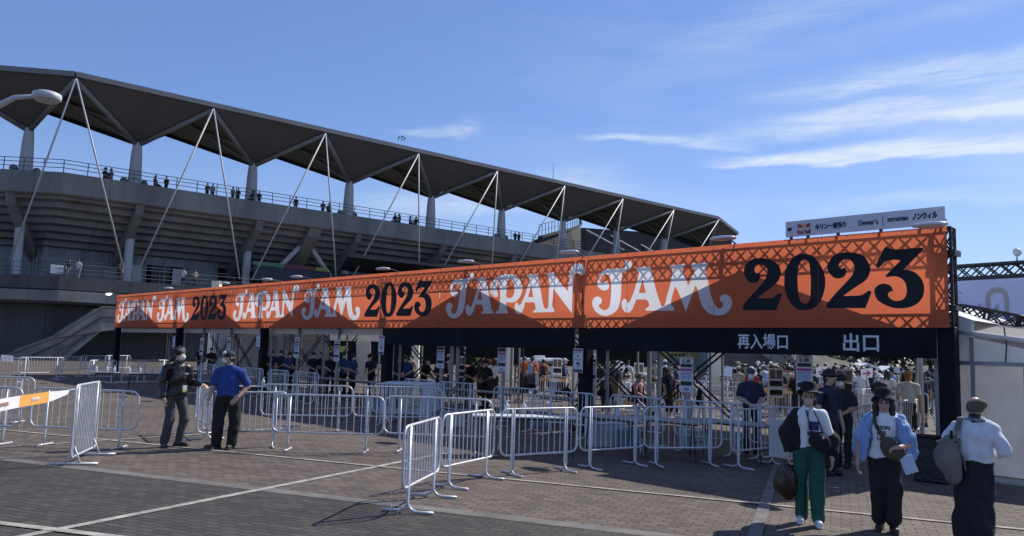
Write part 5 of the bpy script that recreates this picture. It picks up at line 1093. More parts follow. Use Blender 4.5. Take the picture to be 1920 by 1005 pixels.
# guard and two people by the exit
small(at_px(1407, 16.3), towards_cam(at_px(1407, 16.3), .25), 'front', 'plain', 'cap', 'navy', 'black', 'guard in navy polo standing with folded hands before the cream pillar', 'dark grey', scale=1.0, shoec=SHB)
small(at_px(1552, 13.6), towards_cam(at_px(1552, 13.6), .9), 'stand', 'plain', 'hat', 'navy', 'black', 'person in navy tee and black bucket hat standing behind the woman in green trousers', 'black', mask=False, scale=1.03, pack='black', shoec=SHB)
small(at_px(1577, 14.6), towards_cam(at_px(1577, 14.6), -.5), 'front', 'plain', 'cap', 'black', 'black', 'person in all black with hands folded, beside the board with two photos', 'black', scale=.97, shoec=SHB)
small(at_px(1700, 19.5), towards_cam(at_px(1700, 19.5), 3.0), 'stand', 'skirt', 'hair', 'white', 'black', 'person with orange hair in a white tee seen from behind, by the right hand pole', hair=HAIRO, mask=False, scale=1.0)
q = MB(); o = bpy.data.objects
# blue shirted staff behind the inspection tables
staff = [(510, 1.4, .3, 'cap', 'navy'), (529, 1.9, -.5, 'hair', 'navy'), (540, 1.5, .8, 'hair', 'blue'), (553, 2.0, .2, 'cap', 'black'), (589, 1.5, .5, 'cap', 'navy'), (606, 1.9, -.4, 'cap', 'black'), (623, 1.5, .1, 'cap', 'black'), (646, 1.5, .6, 'hair', 'blue'), (664, 1.2, .9, 'hair', 'blue'), (700, 2.2, -.6, 'cap', 'navy'),
         (748, 1.5, .3, 'cap', 'navy'), (766, 1.8, -.5, 'hair', 'blue'), (797, 1.5, 1.0, 'cap', 'black'), (829, 1.9, .2, 'cap', 'navy'), (882, 1.8, .8, 'cap', 'black'), (914, 2.2, -.7, 'cap', 'navy'), (398, 2.0, .4, 'cap', 'navy'), (379, 2.4, -.4, 'hair', 'black')]
def gate_pt(x, o):                      # point on the line o metres behind the gate
    d = ray(x, 640); nrm_ = np.array(BN); k = ((np.array(P0)+nrm_*o-CC)@nrm_)/(d@nrm_); p = CC+d*k; return Vector((p[0], p[1], 0))
pl_ = ('under the fourth bay', 'under the middle bay', 'under the far left bay')
for i, (x, o_, off, tp_, tc_) in enumerate(staff):
    p = gate_pt(x, o_+1.2); rr = random.Random(i)
    bay = 'behind the tables, third gate bay' if x > 720 else 'behind the tables, fourth gate bay' if x > 480 else 'between the two men in front'
    nth = {True: i-10, False: i}[x > 720]
    o = small(p, towards_cam(p, off), rr.choice(['lean', 'front', 'crossed', 'lean']), 'plain', tp_, tc_, 'black', 'staff in %s shirt and %s, %s from left %s' % (tc_, 'black cap' if tp_ == 'cap' else 'bare head', ('first', 'second', 'third', 'fourth', 'fifth', 'sixth', 'seventh', 'eighth', 'ninth', 'tenth')[nth if x > 480 else (1 if x > 390 else 0)], bay), 'black', scale=.93+.05*rr.random(), group='inspection staff', rr=rr, shoec=SHB)
# waiting crowd beyond the exit
rr = random.Random(42); tops = ['white']*9+['black']*8+['navy', 'navy', 'grey', 'dark grey', 'dark grey', 'dark grey', 'red', 'light blue', 'pink', 'beige', 'cream', 'khaki', 'grey']
lows = ['black']*5+['navy', 'dark grey', 'beige', 'khaki', 'light blue']
crowd = []
def try_add(x, Y, dmin):
    p = at_px(x, Y)
    if all((p-c[0]).length > dmin for c in crowd): crowd.append((p, x, Y)); return True
k = 0
while k < 96:
    Y = 23+27*rr.random()**.8; x = rr.uniform(1372, 1752)
    if 1380 < x < 1440 and Y < 24: continue
    if 1660 < x < 1745 and Y < 22: continue
    k += 1 if try_add(x, Y, .62) else .02
k = 0
while k < 22:
    if try_add(rr.uniform(1125, 1325), rr.uniform(24, 36), .8): k += 1
for x, Y in ((985, 37), (1000, 36.5), (1021, 37.5), (1040, 36), (870, 33), (845, 31), (905, 30), (930, 32), (1060, 33), (775, 36)): try_add(x, Y, .3)
crowd.sort(key=lambda c: c[1]); seen = {}
for i, (p, x, Y) in enumerate(crowd):
    pose = rr.choice(['stand', 'stand', 'front', 'walk', 'phone', 'crossed']) if x > 1340 or x < 1100 else rr.choice(['sit', 'stand', 'front', 'sit'])
    kind = rr.choice(['plain', 'plain', 'shorts', 'skirt', 'wide']) if pose != 'sit' else 'plain'
    tpk = rr.choice(['hair', 'hair', 'long', 'cap', 'hat', 'cap']); tcol, lcol, hc = rr.choice(tops), rr.choice(lows), rr.choice(['black', 'black', 'black', 'navy', 'beige', 'white', 'white'])
    if 960 < x < 1050: tcol = rr.choice(['white', 'white', 'light blue', 'orange'])
    pack = rr.choice([None, None, 'black', 'black', 'navy', 'light blue']); away = rr.choice([0, 0, 1, .5])
    mask = rr.random() < .6
    zone = 'in the exit crowd' if x > 1340 else 'between the crossed braces' if x > 1100 else 'by the food truck'
    hd = {'hair': 'short hair', 'long': 'long hair', 'cap': hc+' cap', 'hat': hc+' bucket hat'}[tpk]
    seen.setdefault(zone, 0); seen[zone] += 1
    lb = '%sperson %s, %s top, %s%s, number %d' % ('seated ' if pose == 'sit' else '', zone, tcol, hd, ', '+pack+' pack' if pack else '', seen[zone])
    lb = lb if len(lb.split()) > 13 else lb+' from left'
    small(p, towards_cam(p, away*math.pi+rr.uniform(-.7, .7)), pose, kind, tpk, tcol, lcol, lb, hc, mask=mask, pack=pack, scale=rr.uniform(.90, 1.02), group='waiting crowd', rr=rr)
# people on the stadium decks
def SPs(x, y, o):
    d = ray(x, y); nn = np.array(SN); k = ((np.array(S0)+nn*o-CC)@nn)/(d@nn); return float((CC+d*k-np.array(S0))@np.array(SD))
deck = [(197, 328, 'sit', 'black', 'seated person in black, left of the leftmost pair on the top deck'), (208, 330, 'sit', 'dark grey', 'seated person in dark grey, right of the leftmost pair on the top deck'), (291, 342, 'sit', 'black', 'person crouching on the top deck beside a standing one'), (312, 341, 'phone', 'black', 'standing person in black with raised hand on the top deck'),
        (389, 350, 'front', 'dark grey', 'left one of two people leaning together at the top deck rail'), (399, 352, 'stand', 'grey', 'right one of two people leaning together at the top deck rail'), (437, 356, 'stand', 'khaki', 'person in khaki at the top deck rail just left of the third column'), (447, 357, 'crossed', 'black', 'person in black at the top deck rail touching the third column'),
        (474, 366, 'sit', 'black', 'low seated person on the top deck just right of the third column'), (486, 366, 'stand', 'black', 'broad standing person in black right of the third column on the top deck'), (555, 376, 'stand', 'black', 'lone person standing beside a tie rod on the top deck'), (606, 380, 'crossed', 'black', 'person standing with arms up on the top deck left of the fourth column'),
        (617, 388, 'sit', 'dark grey', 'seated person on the top deck left of the fourth column'), (741, 407, 'sit', 'black', 'left one of two seated people by the middle tie rod, top deck'), (749, 408, 'sit', 'navy', 'right one of two seated people by the middle tie rod, top deck'), (769, 412, 'sit', 'grey', 'left one of two seated people left of the fifth column on the top deck'), (780, 413, 'sit', 'black', 'right one of two seated people left of the fifth column on the top deck'),
        (966, 441, 'front', 'black', 'left one of two people near the bend of the top deck'), (973, 443, 'stand', 'black', 'right one of two people near the bend of the top deck')]
for i, (x, y, pose, tcol, lb) in enumerate(deck):
    rr = random.Random(i); s_ = SPs(x, y, 2.7); p = S(s_, 2.7, 16.6 if pose != 'sit' else 16.62)
    small(p, towards_cam(p, rr.uniform(-1.2, 1.2)), pose, 'plain', rr.choice(['hair', 'cap', 'hair', 'hat']), tcol, 'black', lb, 'black', mask=False, scale=1.0 if pose != 'sit' else 1.25, group='people on the top deck', rr=rr)
for i, (x, tcol, lcol, pose, lb) in enumerate(((128, 'black', 'grey', 'stand', 'person in black top on the lower deck, left of a pair at the rail'), (146, 'white', 'grey', 'stand', 'person in white top on the lower deck, right of a pair at the rail'), (223, 'black', 'black', 'walk', 'person in black at the foot of the column on the lower deck'), (344, 'white', 'black', 'front', 'person in pale top on the lower deck, left of a pair above the banner'), (366, 'grey', 'black', 'crossed', 'person in grey top on the lower deck, right of a pair above the banner'))):
    s_ = SPs(x, 515, .6); p = S(s_, .6, 7.35); small(p, towards_cam(p, .4*(-1)**i), pose, 'plain', 'hair', tcol, lcol, lb, mask=False, group='people on the lower deck', rr=random.Random(i))
# ================================================================ BACKGROUND
def box_px(q, x0, y0, x1, y1, Y, depth=.3):
    a, b, c, d = D(x0, y0, Y), D(x1, y0, Y), D(x1, y1, Y), D(x0, y1, Y); q.slab([d, c, b, a], (0, depth, 0))
CREAM = mat('cream_pillar_paint', (.80, .72, .54), .7, var=.12, scale=.8, streak=4)
for x, Y, w, lb in ((1341, 44, .66, 'cream square pillar behind the exit, left of the big stair'), (956, 50, .58, 'cream square pillar behind the second gate bay, left of the food truck'), (402, 60, .6, 'pale pillar far behind the blue polo shirt'), (782, 54, .5, 'pale pillar behind the third gate bay')):
    p = at_px(x, Y); q = MB(); q.box((p.x, p.y, 3.3), (w, w, 6.6)); q.box((p.x, p.y, .15), (w+.1, w+.1, .3)); tag(q.build('pillar', CREAM, bevel=.03), lb, 'pillar', 'stadium ground floor pillars')
GLASS = mat('pale_blue_glass', (.22, .33, .38), .2, var=.12, scale=.6, spec=.6)
gw = empty('glass_wall', at_px(1265, 57), 0, 'pale blue glass wall of the stadium ground floor right of the middle gate post', 'glass wall')
q = MB(); box_px(q, 1226, 640, 1330, 735, 57, .1); q.build('glass_pane', GLASS, gw)
for x in (1226, 1253, 1280, 1306, 1330): q = MB(); q.box(D(x, 690, 56.9), (.14, .14, 5.5)); q.build('mullion', POLE, gw)
q = MB(); q.box(D(1278, 700, 56.85), (4.2, .1, .12)); q.build('transom', POLE, gw)
YB = mat('dull_yellow_sign', (.34, .32, .07), .6, var=.1)
for x0, y0, x1, y1, Y, lb in ((1236, 660, 1308, 671, 55, 'long yellow sign strip over the pale blue glass'), (565, 649, 652, 660, 62, 'long yellow sign strip behind the fourth gate bay'), (888, 671, 912, 681, 44, 'small yellow cloth sign behind the third gate bay')):
    o = empty('sign_strip', D((x0+x1)/2, y1, Y), 0, lb, 'sign'); q = MB(); box_px(q, x0, y0, x1, y1, Y, .1); q.build('strip', YB, o)
    q = MB()
    for k in range(5): xx = x0+(x1-x0)*(.3+.1*k); box_px(q, xx, y0+(y1-y0)*.3, xx+(x1-x0)*.06, y1-(y1-y0)*.3, Y-.02, .015)
    q.build('print', INK, o)
# end bank of seats and the curved end of the top deck, seen under the far end of the roof
es = empty('end_stand', S(100, 30, 0), 0, 'dark bank of seats rising under the far right end of the stadium roof', 'stand')
DARKST = mat('dark_seating', (.022, .022, .024), .8, var=.35, scale=.5, streak=3)
q = MB(); n = 16
a0, a1, b0, b1 = D(1086, 428, 165), D(1086, 500, 150), D(1372, 446, 195), D(1372, 520, 180)
for i in range(n):
    p0, p1 = a1.lerp(a0, i/n), a1.lerp(a0, (i+1)/n); q0, q1 = b1.lerp(b0, i/n), b1.lerp(b0, (i+1)/n)
    dz = Vector((0, 0, (p1.z-p0.z))); st2 = Vector((p1.x-p0.x, p1.y-p0.y, 0))
    q.add([p0, q0, q0+dz, p0+dz, p0+dz+st2, q0+dz+st2], [(0, 1, 2, 3), (3, 2, 5, 4)])
q.build('seat_terrace', DARKST, es, recalc=False)
q = MB(); tt = [(1010, 446, 128), (1040, 437, 135), (1070, 430, 144), (1086, 424, 155), (1091, 419, 165)]
pts = [D(*t) for t in tt]
for i in range(4): q.beam(pts[i], pts[i+1], .3, .45)
q.build('deck_edge', DARKST, es)
q = MB(); q.slab([D(1004, 449, 128), D(1040, 439, 135), D(1070, 432, 144), D(1089, 426, 156), D(1089, 505, 148), D(1004, 505, 126)], (-1, 5, 0)); q.build('seat_bank', DARKST, es)
q = MB()
for i in range(4):
    for k in range(5): p = pts[i].lerp(pts[i+1], k/5); q.tube([p, p+Vector((0, 0, 2.2))], .06, 5)
    q.tube([pts[i]+Vector((0, 0, 2.2)), pts[i+1]+Vector((0, 0, 2.2))], .06, 5); q.tube([pts[i]+Vector((0, 0, 1.1)), pts[i+1]+Vector((0, 0, 1.1))], .04, 5)
q.build('railing', RAIL, es)
for k in range(5): q = MB(); c0, c1 = D(1100+34*k, 432+4*k, 163+7*k), D(1170+34*k, 470+5*k, 150+7*k); q.beam(c0, c1, .5, .3); q.build('terrace_beam', STRUT, es)
# roof-top instruments and mast
o = empty('roof_instruments', D(753, 262, 104), 0, 'small weather instruments on the roof edge', 'instrument'); q = MB()
for dx, h in ((-.45, .5), (0, .6), (.3, .35)): c = D(753, 264, 104)+Vector((dx, 0, 0)); q.tube([c, c+Vector((0, 0, h))], .05, 5); q.box(c+Vector((.1, 0, h)), (.3, .1, .14))
q.build('sensor_mast', STEELD, o)
q = MB(); c = D(1037, 330, 122); q.tube([c-Vector((0, 0, .6)), c+Vector((0, 0, 1.9))], .05, 5, r1=.02); q.lathe(c+Vector((0, 0, 1.9)), [(.02, 0), (.05, .1), (.01, .25)], 6); tag(q.build('roof_mast', STEELD), 'thin mast on the stadium roof right of its middle', 'mast')
# broad stair ramp at left, in front of the stadium base
rp = empty('stair_ramp', S(0, -3, 0), 0, 'concrete stair ramp with solid parapets rising to the stadium deck at far left', 'stair')
TOPL = [(-5.5, -1.0), (-2.71, .63), (-.38, 1.94), (0, 2.3), (2.99, 4.62), (13, 4.78)]
RAMP = mat('ramp_concrete', (.185, .18, .17), .85, var=.4, scale=.6, bump=.3, bscale=5)
for o0, nm in ((-3.2, 'parapet'), (-.9, 'rear_parapet')):
    q = MB(); q.slab([S(s_, o0, z) for s_, z in TOPL]+[S(s_, o0, z) for s_, z in ((13, 2.85), (4.1, 2.75), (3.1, 2.6), (0, -.45), (-.3, -.8))], SN*.22); q.build(nm, RAMP, rp)
q = MB(); q.slab([S(-1.6, -3.215, .45), S(0, -3.215, 1.55), S(3.05, -3.215, 3.9), S(13, -3.215, 4.0), S(13, -3.215, 3.9), S(3.1, -3.215, 3.8), S(0, -3.215, 1.42), S(-1.6, -3.215, .35)], -SN*.03); q.build('dark_groove', STEELD, rp)
q = MB(); q.tube([S(s_, -3.1, z+.12) for s_, z in TOPL[1:]], .045, 6); q.build('handrail', POLE, rp)
q = MB(); q.slab([S(-1, -3, .05), S(0, -3, .6), S(3.0, -3, 3.2), S(13, -3, 3.3), S(13, -3, 3.1), S(3.1, -3, 3.0), S(0, -3, .4), S(-1, -3, -.1)], SN*2.1); q.build('stair_flight', CONCD, rp)
# big stair descending to the right behind the exit
bs = empty('outdoor_stair', at_px(1480, 48), 0, 'wide concrete stair coming down from the stadium deck behind the exit crowd', 'stair')
q = MB(); q.slab([D(1352, 600, 47), D(1352, 688, 47), D(1462, 690, 47), D(1512, 718, 47), D(1520, 718, 47), D(1414, 655, 47), D(1414, 600, 47)][::-1], (1.5, 9, 0)); q.build('stair_underside', CONCD, bs)
q = MB(); q.slab([D(1404, 640, 46.6), D(1414, 656, 46.6), D(1521, 722, 46.6), D(1536, 722, 46.6), D(1450, 655, 46.6), D(1440, 640, 46.6)][::-1], (0, .35, 0)); q.build('stair_parapet', CONC, bs)
q = MB()
for k in range(14): a = D(1440+8*k, 640+6.2*k, 47.2); q.box(a+Vector((.3, 2.6, -.2)), (.42, 5, .22))
q.build('treads', CONC, bs)
q = MB(); q.tube([D(1488, 655, 52.5), D(1560, 712, 52.5)], .06, 6)
for t in np.linspace(0, 1, 7): c = D(1488+72*t, 655+57*t, 52.5); q.tube([c, c-Vector((0, 0, 1.0))], .035, 5)
q.build('handrail', POLE, bs)
for i, (x, y, c) in enumerate(((1474, 687, 'black'), (1482, 690, 'navy'), (1462, 676, 'black'), (1497, 700, 'white'))):
    p = D(x, y, 49.5); small(p-Vector((0, 0, .85)), .3*i, 'walk', 'plain', ('hair', 'cap')[i % 2], c, 'black', 'person in %s walking down the big stair, %s from its top' % (c, ('second', 'third', 'first', 'fourth')[i]), mask=False, group='people on the stair', rr=random.Random(i))
# grassy bank, distant white tents, fence, trees
hm = mat('dry_bank', (.085, .078, .060), .95, var=.45, scale=.8, bump=.6, bscale=8)
q = MB(); xs = [1380, 1440, 1500, 1545, 1580, 1625, 1670, 1710, 1760, 1840, 1930, 2050]; tops_ = [640, 648, 660, 668, 676, 690, 704, 713, 716, 712, 705, 700]
vs = []
for i, (x, t) in enumerate(zip(xs, tops_)):
    z = D(x, t, 74).z; p = at_px(x, 62); r_ = at_px(x, 74); vs += [p+Vector((0, 0, -.1)), p.lerp(r_, .5)+Vector((0, 0, max(z, .05)*.55)), r_+Vector((0, 0, max(z, .05))), r_+Vector((8, 40, max(z, .05)+.3))]
q.add(vs, [(4*i+k, 4*i+4+k, 4*i+5+k, 4*i+1+k) for i in range(len(xs)-1) for k in range(3)]); tag(q.build('bank', hm, recalc=False), kind='structure')
WT = mat('far_white_tent', (.70, .72, .74), .6, var=.06)
for i, (x0, x1, y0, y1, Y, lb) in enumerate(((1606, 1650, 680, 694, 84, 'far white tent roof above the bank, left of the glass fronted one'), (1655, 1694, 686, 702, 88, 'far white tent above the bank, right one'), (1376, 1412, 689, 708, 40, 'white stall tent under the big stair, right one'), (1359, 1375, 686, 712, 46, 'white stall tent beside the cream pillar'), (1418, 1456, 690, 710, 43, 'pale stall with hanging banners under the big stair'))):
    o = empty('stall_tent', at_px((x0+x1)/2, Y), 0, lb, 'tent', 'far white tents'); a, b = D(x0, y0, Y), D(x1, y0, Y); w = b.x-a.x; zt = a.z; zb = D(x0, y1, Y).z; c = (a+b)/2
    q = MB(); q.slab([Vector((a.x, Y, zt-.5)), Vector((c.x, Y, zt)), Vector((b.x, Y, zt-.5))], (0, 3, 0)); q.slab([Vector((a.x, Y, zt-.72)), Vector((b.x, Y, zt-.72)), Vector((b.x, Y, zt-.51)), Vector((a.x, Y, zt-.51))], (0, .04, 0)); q.build('tent_roof', WT, o)
    q = MB(); q.box((c.x, Y+2.9, (zt-.75+zb)/2), (w-.1, .05, max(.3, zt-.75-zb))); q.build('rear_wall', TARP, o)
    for sx in (a.x+.1, b.x-.1): q = MB(); q.box((sx, Y+.05, (zt-.72)/2), (.06, .06, zt-.72)); q.build('tent_leg', POLE, o)
def leaf_mat(nm, c1, c2):
    m = bpy.data.materials.new(nm); m.use_nodes = True; t = m.node_tree; p = t.nodes['Principled BSDF']; p.inputs['Roughness'].default_value = .6
    oi = t.nodes.new('ShaderNodeTexCoord'); n = t.nodes.new('ShaderNodeTexNoise'); n.inputs['Scale'].default_value = 1.4; n.inputs['Detail'].default_value = 4; t.links.new(oi.outputs['Object'], n.inputs['Vector'])
    r = t.nodes.new('ShaderNodeValToRGB'); r.color_ramp.elements[0].position = .35; r.color_ramp.elements[0].color = (*c1, 1); r.color_ramp.elements[1].position = .68; r.color_ramp.elements[1].color = (*c2, 1)
    t.links.new(n.outputs[0], r.inputs[0]); t.links.new(r.outputs[0], p.inputs['Base Color'])
    tr = t.nodes.new('ShaderNodeBsdfTranslucent'); t.links.new(r.outputs[0], tr.inputs[0]); ms = t.nodes.new('ShaderNodeMixShader'); ms.inputs[0].default_value = .35 if c2[1] > .1 else .06
    t.links.new(p.outputs[0], ms.inputs[1]); t.links.new(tr.outputs[0], ms.inputs[2]); t.links.new(ms.outputs[0], t.nodes['Material Output'].inputs[0]); return m
LG, LD = leaf_mat('bright_leaves', (.05, .11, .015), (.16, .26, .04)), leaf_mat('dark_needles', (.008, .014, .008), (.018, .030, .012))
BARK = mat('bark', (.06, .045, .035), .9, var=.3, scale=8)
def tree(x, Y, base, h, rx, lab, lm, n=700, conifer=False, seed=0, leaf=.16):
    rr = random.Random(seed); p = at_px(x, Y); p.z = base; o = empty('conifer' if conifer else 'tree', p, 0, lab, 'tree')
    q = MB(); q.tube([p, p+Vector((.1, 0, h*.5)), p+Vector((0, 0, h*.9))], .12*h/4, 7, r1=.03)
    cl = []
    for i in range(14):
        zz = rr.uniform(.25, .95); a = rr.uniform(0, 6.28); r = rx*(rr.uniform(.3, .9) if not conifer else (1-zz)*.95); e = p+Vector((r*math.cos(a), r*math.sin(a), h*zz)); cl.append((e, rx*rr.uniform(.25, .42) if not conifer else rx*(.12+.3*(1-zz)))); q.tube([p+Vector((0, 0, h*max(.12, zz-.25))), e], .03*h/4, 5, r1=.012)
    q.build('trunk', BARK, o, True); q = MB()
    for i in range(n):
        e, r = rr.choice(cl); d = Vector((rr.gauss(0, 1), rr.gauss(0, 1), rr.gauss(0, .8))); d = d.normalized()*r*rr.random()**.4; c = e+d
        u = Vector((rr.gauss(0, 1), rr.gauss(0, 1), rr.gauss(0, 1))).normalized()*leaf*rr.uniform(.5, 1.2); v = u.orthogonal().normalized()*leaf*rr.uniform(.3, .7)
        q.add([c-u, c+v, c+u, c-v], [(0, 1, 2, 3)])
    q.build('crown', lm, o, recalc=False); return o
zb = D(1540, 672, 76).z
tree(1541, 76, zb-.4, 2.2, 1.5, 'bright green bushy tree on the bank beneath the exit panel, larger one', LG, 1100, seed=1); tree(1515, 78, zb-.6, 1.8, 1.2, 'darker green small tree left of the bright one on the bank', LD, 800, seed=2); tree(1570, 80, zb-.7, 1.6, 1.1, 'small green bush right of the bright tree on the bank', LD, 700, seed=3)
for i, (x, h, lb) in enumerate(((1722, 7.5, 'dark conifer behind the right hand pole'), (1742, 8.5, 'dark conifer touching the right gate post'), (1758, 8.2, 'dark conifer hidden mostly by the right gate post'), (1690, 6.5, 'dark conifer left of the pole, behind the far tent'), (1660, 6.2, 'dark conifer behind the far white tents'), (1630, 6.0, 'dark conifer behind the bright tree, leftmost of the conifers'))): tree(x, 96+i*2, .5, h, 2.6, lb, LD, 1500, True, seed=10+i, leaf=.3)
# belt of dark woodland behind everything on the right
rr = random.Random(5); q = MB()
for i in range(5200):
    x = rr.uniform(1330, 2150); Y = rr.uniform(150, 175); hh = (6.2+1.6*math.sin(x*.021)+1.0*math.sin(x*.053+1)); c = at_px(x, Y)+Vector((0, 0, rr.random()**.7*hh))
    u = Vector((rr.gauss(0, 1), rr.gauss(0, 1), rr.gauss(0, 1))).normalized()*rr.uniform(.4, 1.0); v = u.orthogonal().normalized()*rr.uniform(.3, .7); q.add([c-u, c+v, c+u, c-v], [(0, 1, 2, 3)])
tag(q.build('far_wood', LD, recalc=False), kind='stuff')
# ---- food truck
ft = empty('food_truck', at_px(1015, 39), 0, 'white food truck with open hatch behind the second gate bay', 'food truck'); TW2 = mat('truck_white', (.66, .68, .70), .4, var=.05)
q = MB(); box_px(q, 975, 672, 1056, 724, 39, 2.2); q.build('body', TW2, ft, bevel=.06); q = MB(); box_px(q, 1002, 667, 1022, 671, 39.4, 1.0); q.build('roof_vent', TW2, ft, bevel=.03)
q = MB(); box_px(q, 1012, 682, 1044, 702, 38.96, .03); q.build('hatch_opening', INK, ft); q = MB(); q.slab([D(1010, 681, 38.95), D(1046, 681, 38.95), D(1048, 677, 38.1), D(1008, 677, 38.1)], (0, 0, .03)); q.build('hatch_flap', TW2, ft)
q = MB(); box_px(q, 983, 678, 1005, 700, 38.95, .03); mb_ = q.build('menu_board', PAPER, ft); q = MB(); box_px(q, 983, 678, 1005, 684, 38.92, .02); q.build('menu_heading', mat('menu_red', (.40, .10, .06), .6), mb_)
for x in (990, 1042):
    c = at_px(x, 38.95); q = MB(); q.lathe((c.x, c.y, .33), [(.33, -.1), (.33, .1)], 18, X=(1, 0, 0), Y=(0, 0, 1), Z=(0, -1, 0)); q.build('wheel', STEELD, ft)
q = MB(); box_px(q, 908, 673, 922, 680, 45, .1); tag(q.build('red_stall_sign', mat('stall_red', (.38, .06, .04), .6)), 'small red stall sign left of the food truck', 'sign')
# ---- lattice tower beside the left cream pillar
q = MB(); c = at_px(976, 30); lattice(q, c, c+Vector((0, 0, 3.4)), Vector((1, 0, 0)), Vector((0, 1, 0)), .3, .45, .025, .014); tag(q.build('truss_tower', STEELD), 'dark lattice tower beside the left cream pillar', 'truss')
# ---- grey tarpaulin wall behind the far left bays
tw = empty('tarpaulin_wall', B(37, 6.6, 0), 0, 'grey tarpaulin wall closing the far left bays of the gate', 'tarpaulin')
for s0, s1 in ((43.5, 40), (39.95, 36.5), (36.45, 33), (32.95, 30.4)): q = MB(); q.slab([B(s0, 6.6, .05), B(s1, 6.6, .05), B(s1, 6.6, 3.0), B(s0, 6.6, 3.0)], BN*.02); q.build('tarp_sheet', TARP, tw)
for s_ in (43.5, 40, 36.5, 33, 30.3): q = MB(); q.beam(B(s_, 6.5, 0), B(s_, 6.5, 3.0), .07, .07, BD); q.build('frame_post', POLE, tw)
for x0, x1, y0, y1, lb in ((668, 695, 652, 712, 'grey hanging sheet behind the fourth gate bay'), (498, 520, 650, 712, 'grey hanging sheet behind the second post from the blue polo shirt')):
    q = MB(); box_px(q, x0, y0-20, x1, y1, 40, .05); tag(q.build('hanging_sheet', TARP), lb, 'sheet')
# ================================================================ SIGNS
def sign(c, X, N, w, h, style, parent=None):
    c, X, N = Vector(c), Vector(X).normalized(), Vector(N).normalized(); Zv = Vector((0, 0, 1))
    r = parent
    q = MB(); q.box(c, (w, .012, h), X, N, Zv); b = q.build('board', PAPER, r)
    def bar(u0, v0, u1, v1, m_, nm='print_block'):
        q = MB(); q.box(c+X*(w*((u0+u1)/2-.5))+Zv*(h*(.5-(v0+v1)/2))+N*.008, (w*(u1-u0), .005, h*(v1-v0)), X, N, Zv); q.build(nm, m_, b)
    def lines(u0, v0, u1, v1, n, m_):
        q = MB()
        for k in range(n): v = v0+(v1-v0)*(k+.25)/n; q.box(c+X*(w*((u0+u1)/2-.5-.02*(k % 3)))+Zv*(h*(.5-v))+N*.008, (w*(u1-u0-.04*(k % 3)), .005, h*(v1-v0)/n*.5), X, N, Zv)
        q.build('text_lines', m_, b)
    if style == 'seat':
        q = MB(); P = lambda u, v: c+X*(w*(u-.5))+Zv*(h*(.5-v))+N*.009
        for poly in (((.24, .06), (.30, .06), (.30, .14), (.42, .14), (.42, .165), (.24, .165)), ((.50, .165), (.58, .08), (.66, .085), (.60, .165)), ((.67, .085), (.78, .085), (.78, .165), (.67, .165))): q.slab([P(u, v) for u, v in poly], N*.004)
        q.lathe(P(.66, .055), [(.04*w, 0), (.04*w, .004)], 10, X=X, Y=Zv, Z=N); q.build('pictogram', INK, b)
        bar(.08, .20, .92, .29, INK); bar(.06, .335, .94, .395, INKR); lines(.08, .42, .92, .66, 6, INKB); bar(.08, .70, .92, .82, INK); bar(.34, .89, .68, .96, INKB)
    elif style == 'mask':
        bar(.05, .03, .95, .11, INKR); lines(.12, .14, .88, .2, 2, INKB); lines(.12, .42, .88, .5, 2, INKB); bar(.04, .86, .96, .98, mat('sign_navy', (.03, .06, .14), .6))
        q = MB(); P = lambda u, v: c+X*(w*(u-.5))+Zv*(h*(.5-v))+N*.009
        q.lathe(P(.5, .31), [(.09*w, 0), (.09*w, .004)], 12, X=X, Y=Zv, Z=N); q.lathe(P(.5, .66), [(.17*w, 0), (.17*w, .004)], 16, X=X, Y=Zv*1.3, Z=N); q.build('pictogram', INK, b)
        q = MB(); q.box(P(.5, .70)+N*.005, (w*.24, .004, h*.08), X, N, Zv); q.build('pictogram_mask', PAPER, b)
    elif style == 'photo':
        PH = mat('print_photo', (.16, .12, .10), .5, var=.7, scale=14); bar(.06, .05, .47, .36, PH, 'photo'); bar(.53, .05, .94, .36, PH, 'photo'); bar(.06, .42, .94, .62, mat('print_dark', (.045, .045, .05), .6)); bar(.06, .73, .94, .92, mat('print_dark', (.045, .045, .05), .6)); lines(.1, .46, .9, .58, 2, INKG); lines(.1, .77, .9, .88, 2, INKG)
    elif style == 'arrow':
        q = MB(); P = lambda u, v: c+X*(w*(u-.5))+Zv*(h*(.5-v))+N*.009
        q.slab([P(u, v) for u, v in ((.15, .43), (.6, .43), (.42, .22), (.56, .22), (.88, .5), (.56, .78), (.42, .78), (.6, .57), (.15, .57))], N*.004); q.build('arrow', parent.get('_am'), b) if False else q.build('arrow', ARM[0], b)
    return b
ARM = [INKR]
for k, (x, y, lb) in enumerate(((1078, 676, 'mask notice with dark base on the middle gate post'), (712, 647, 'mask notice on the third gate post from the right'), (483, 640, 'mask notice on the gate post beside the blue polo shirt'), (328, 642, 'mask notice on the gate post beside the black jacket'))):
    s_ = BAY*(k+1); z = D(x, y, B(s_, 0).y).z; r = empty('notice_sheet', B(s_+.05, -.0, z), 0, lb, 'notice', 'mask notices on the gate posts'); sign(B(s_+.06, .02, z), BR, -BN, .30, .60, 'mask', r)
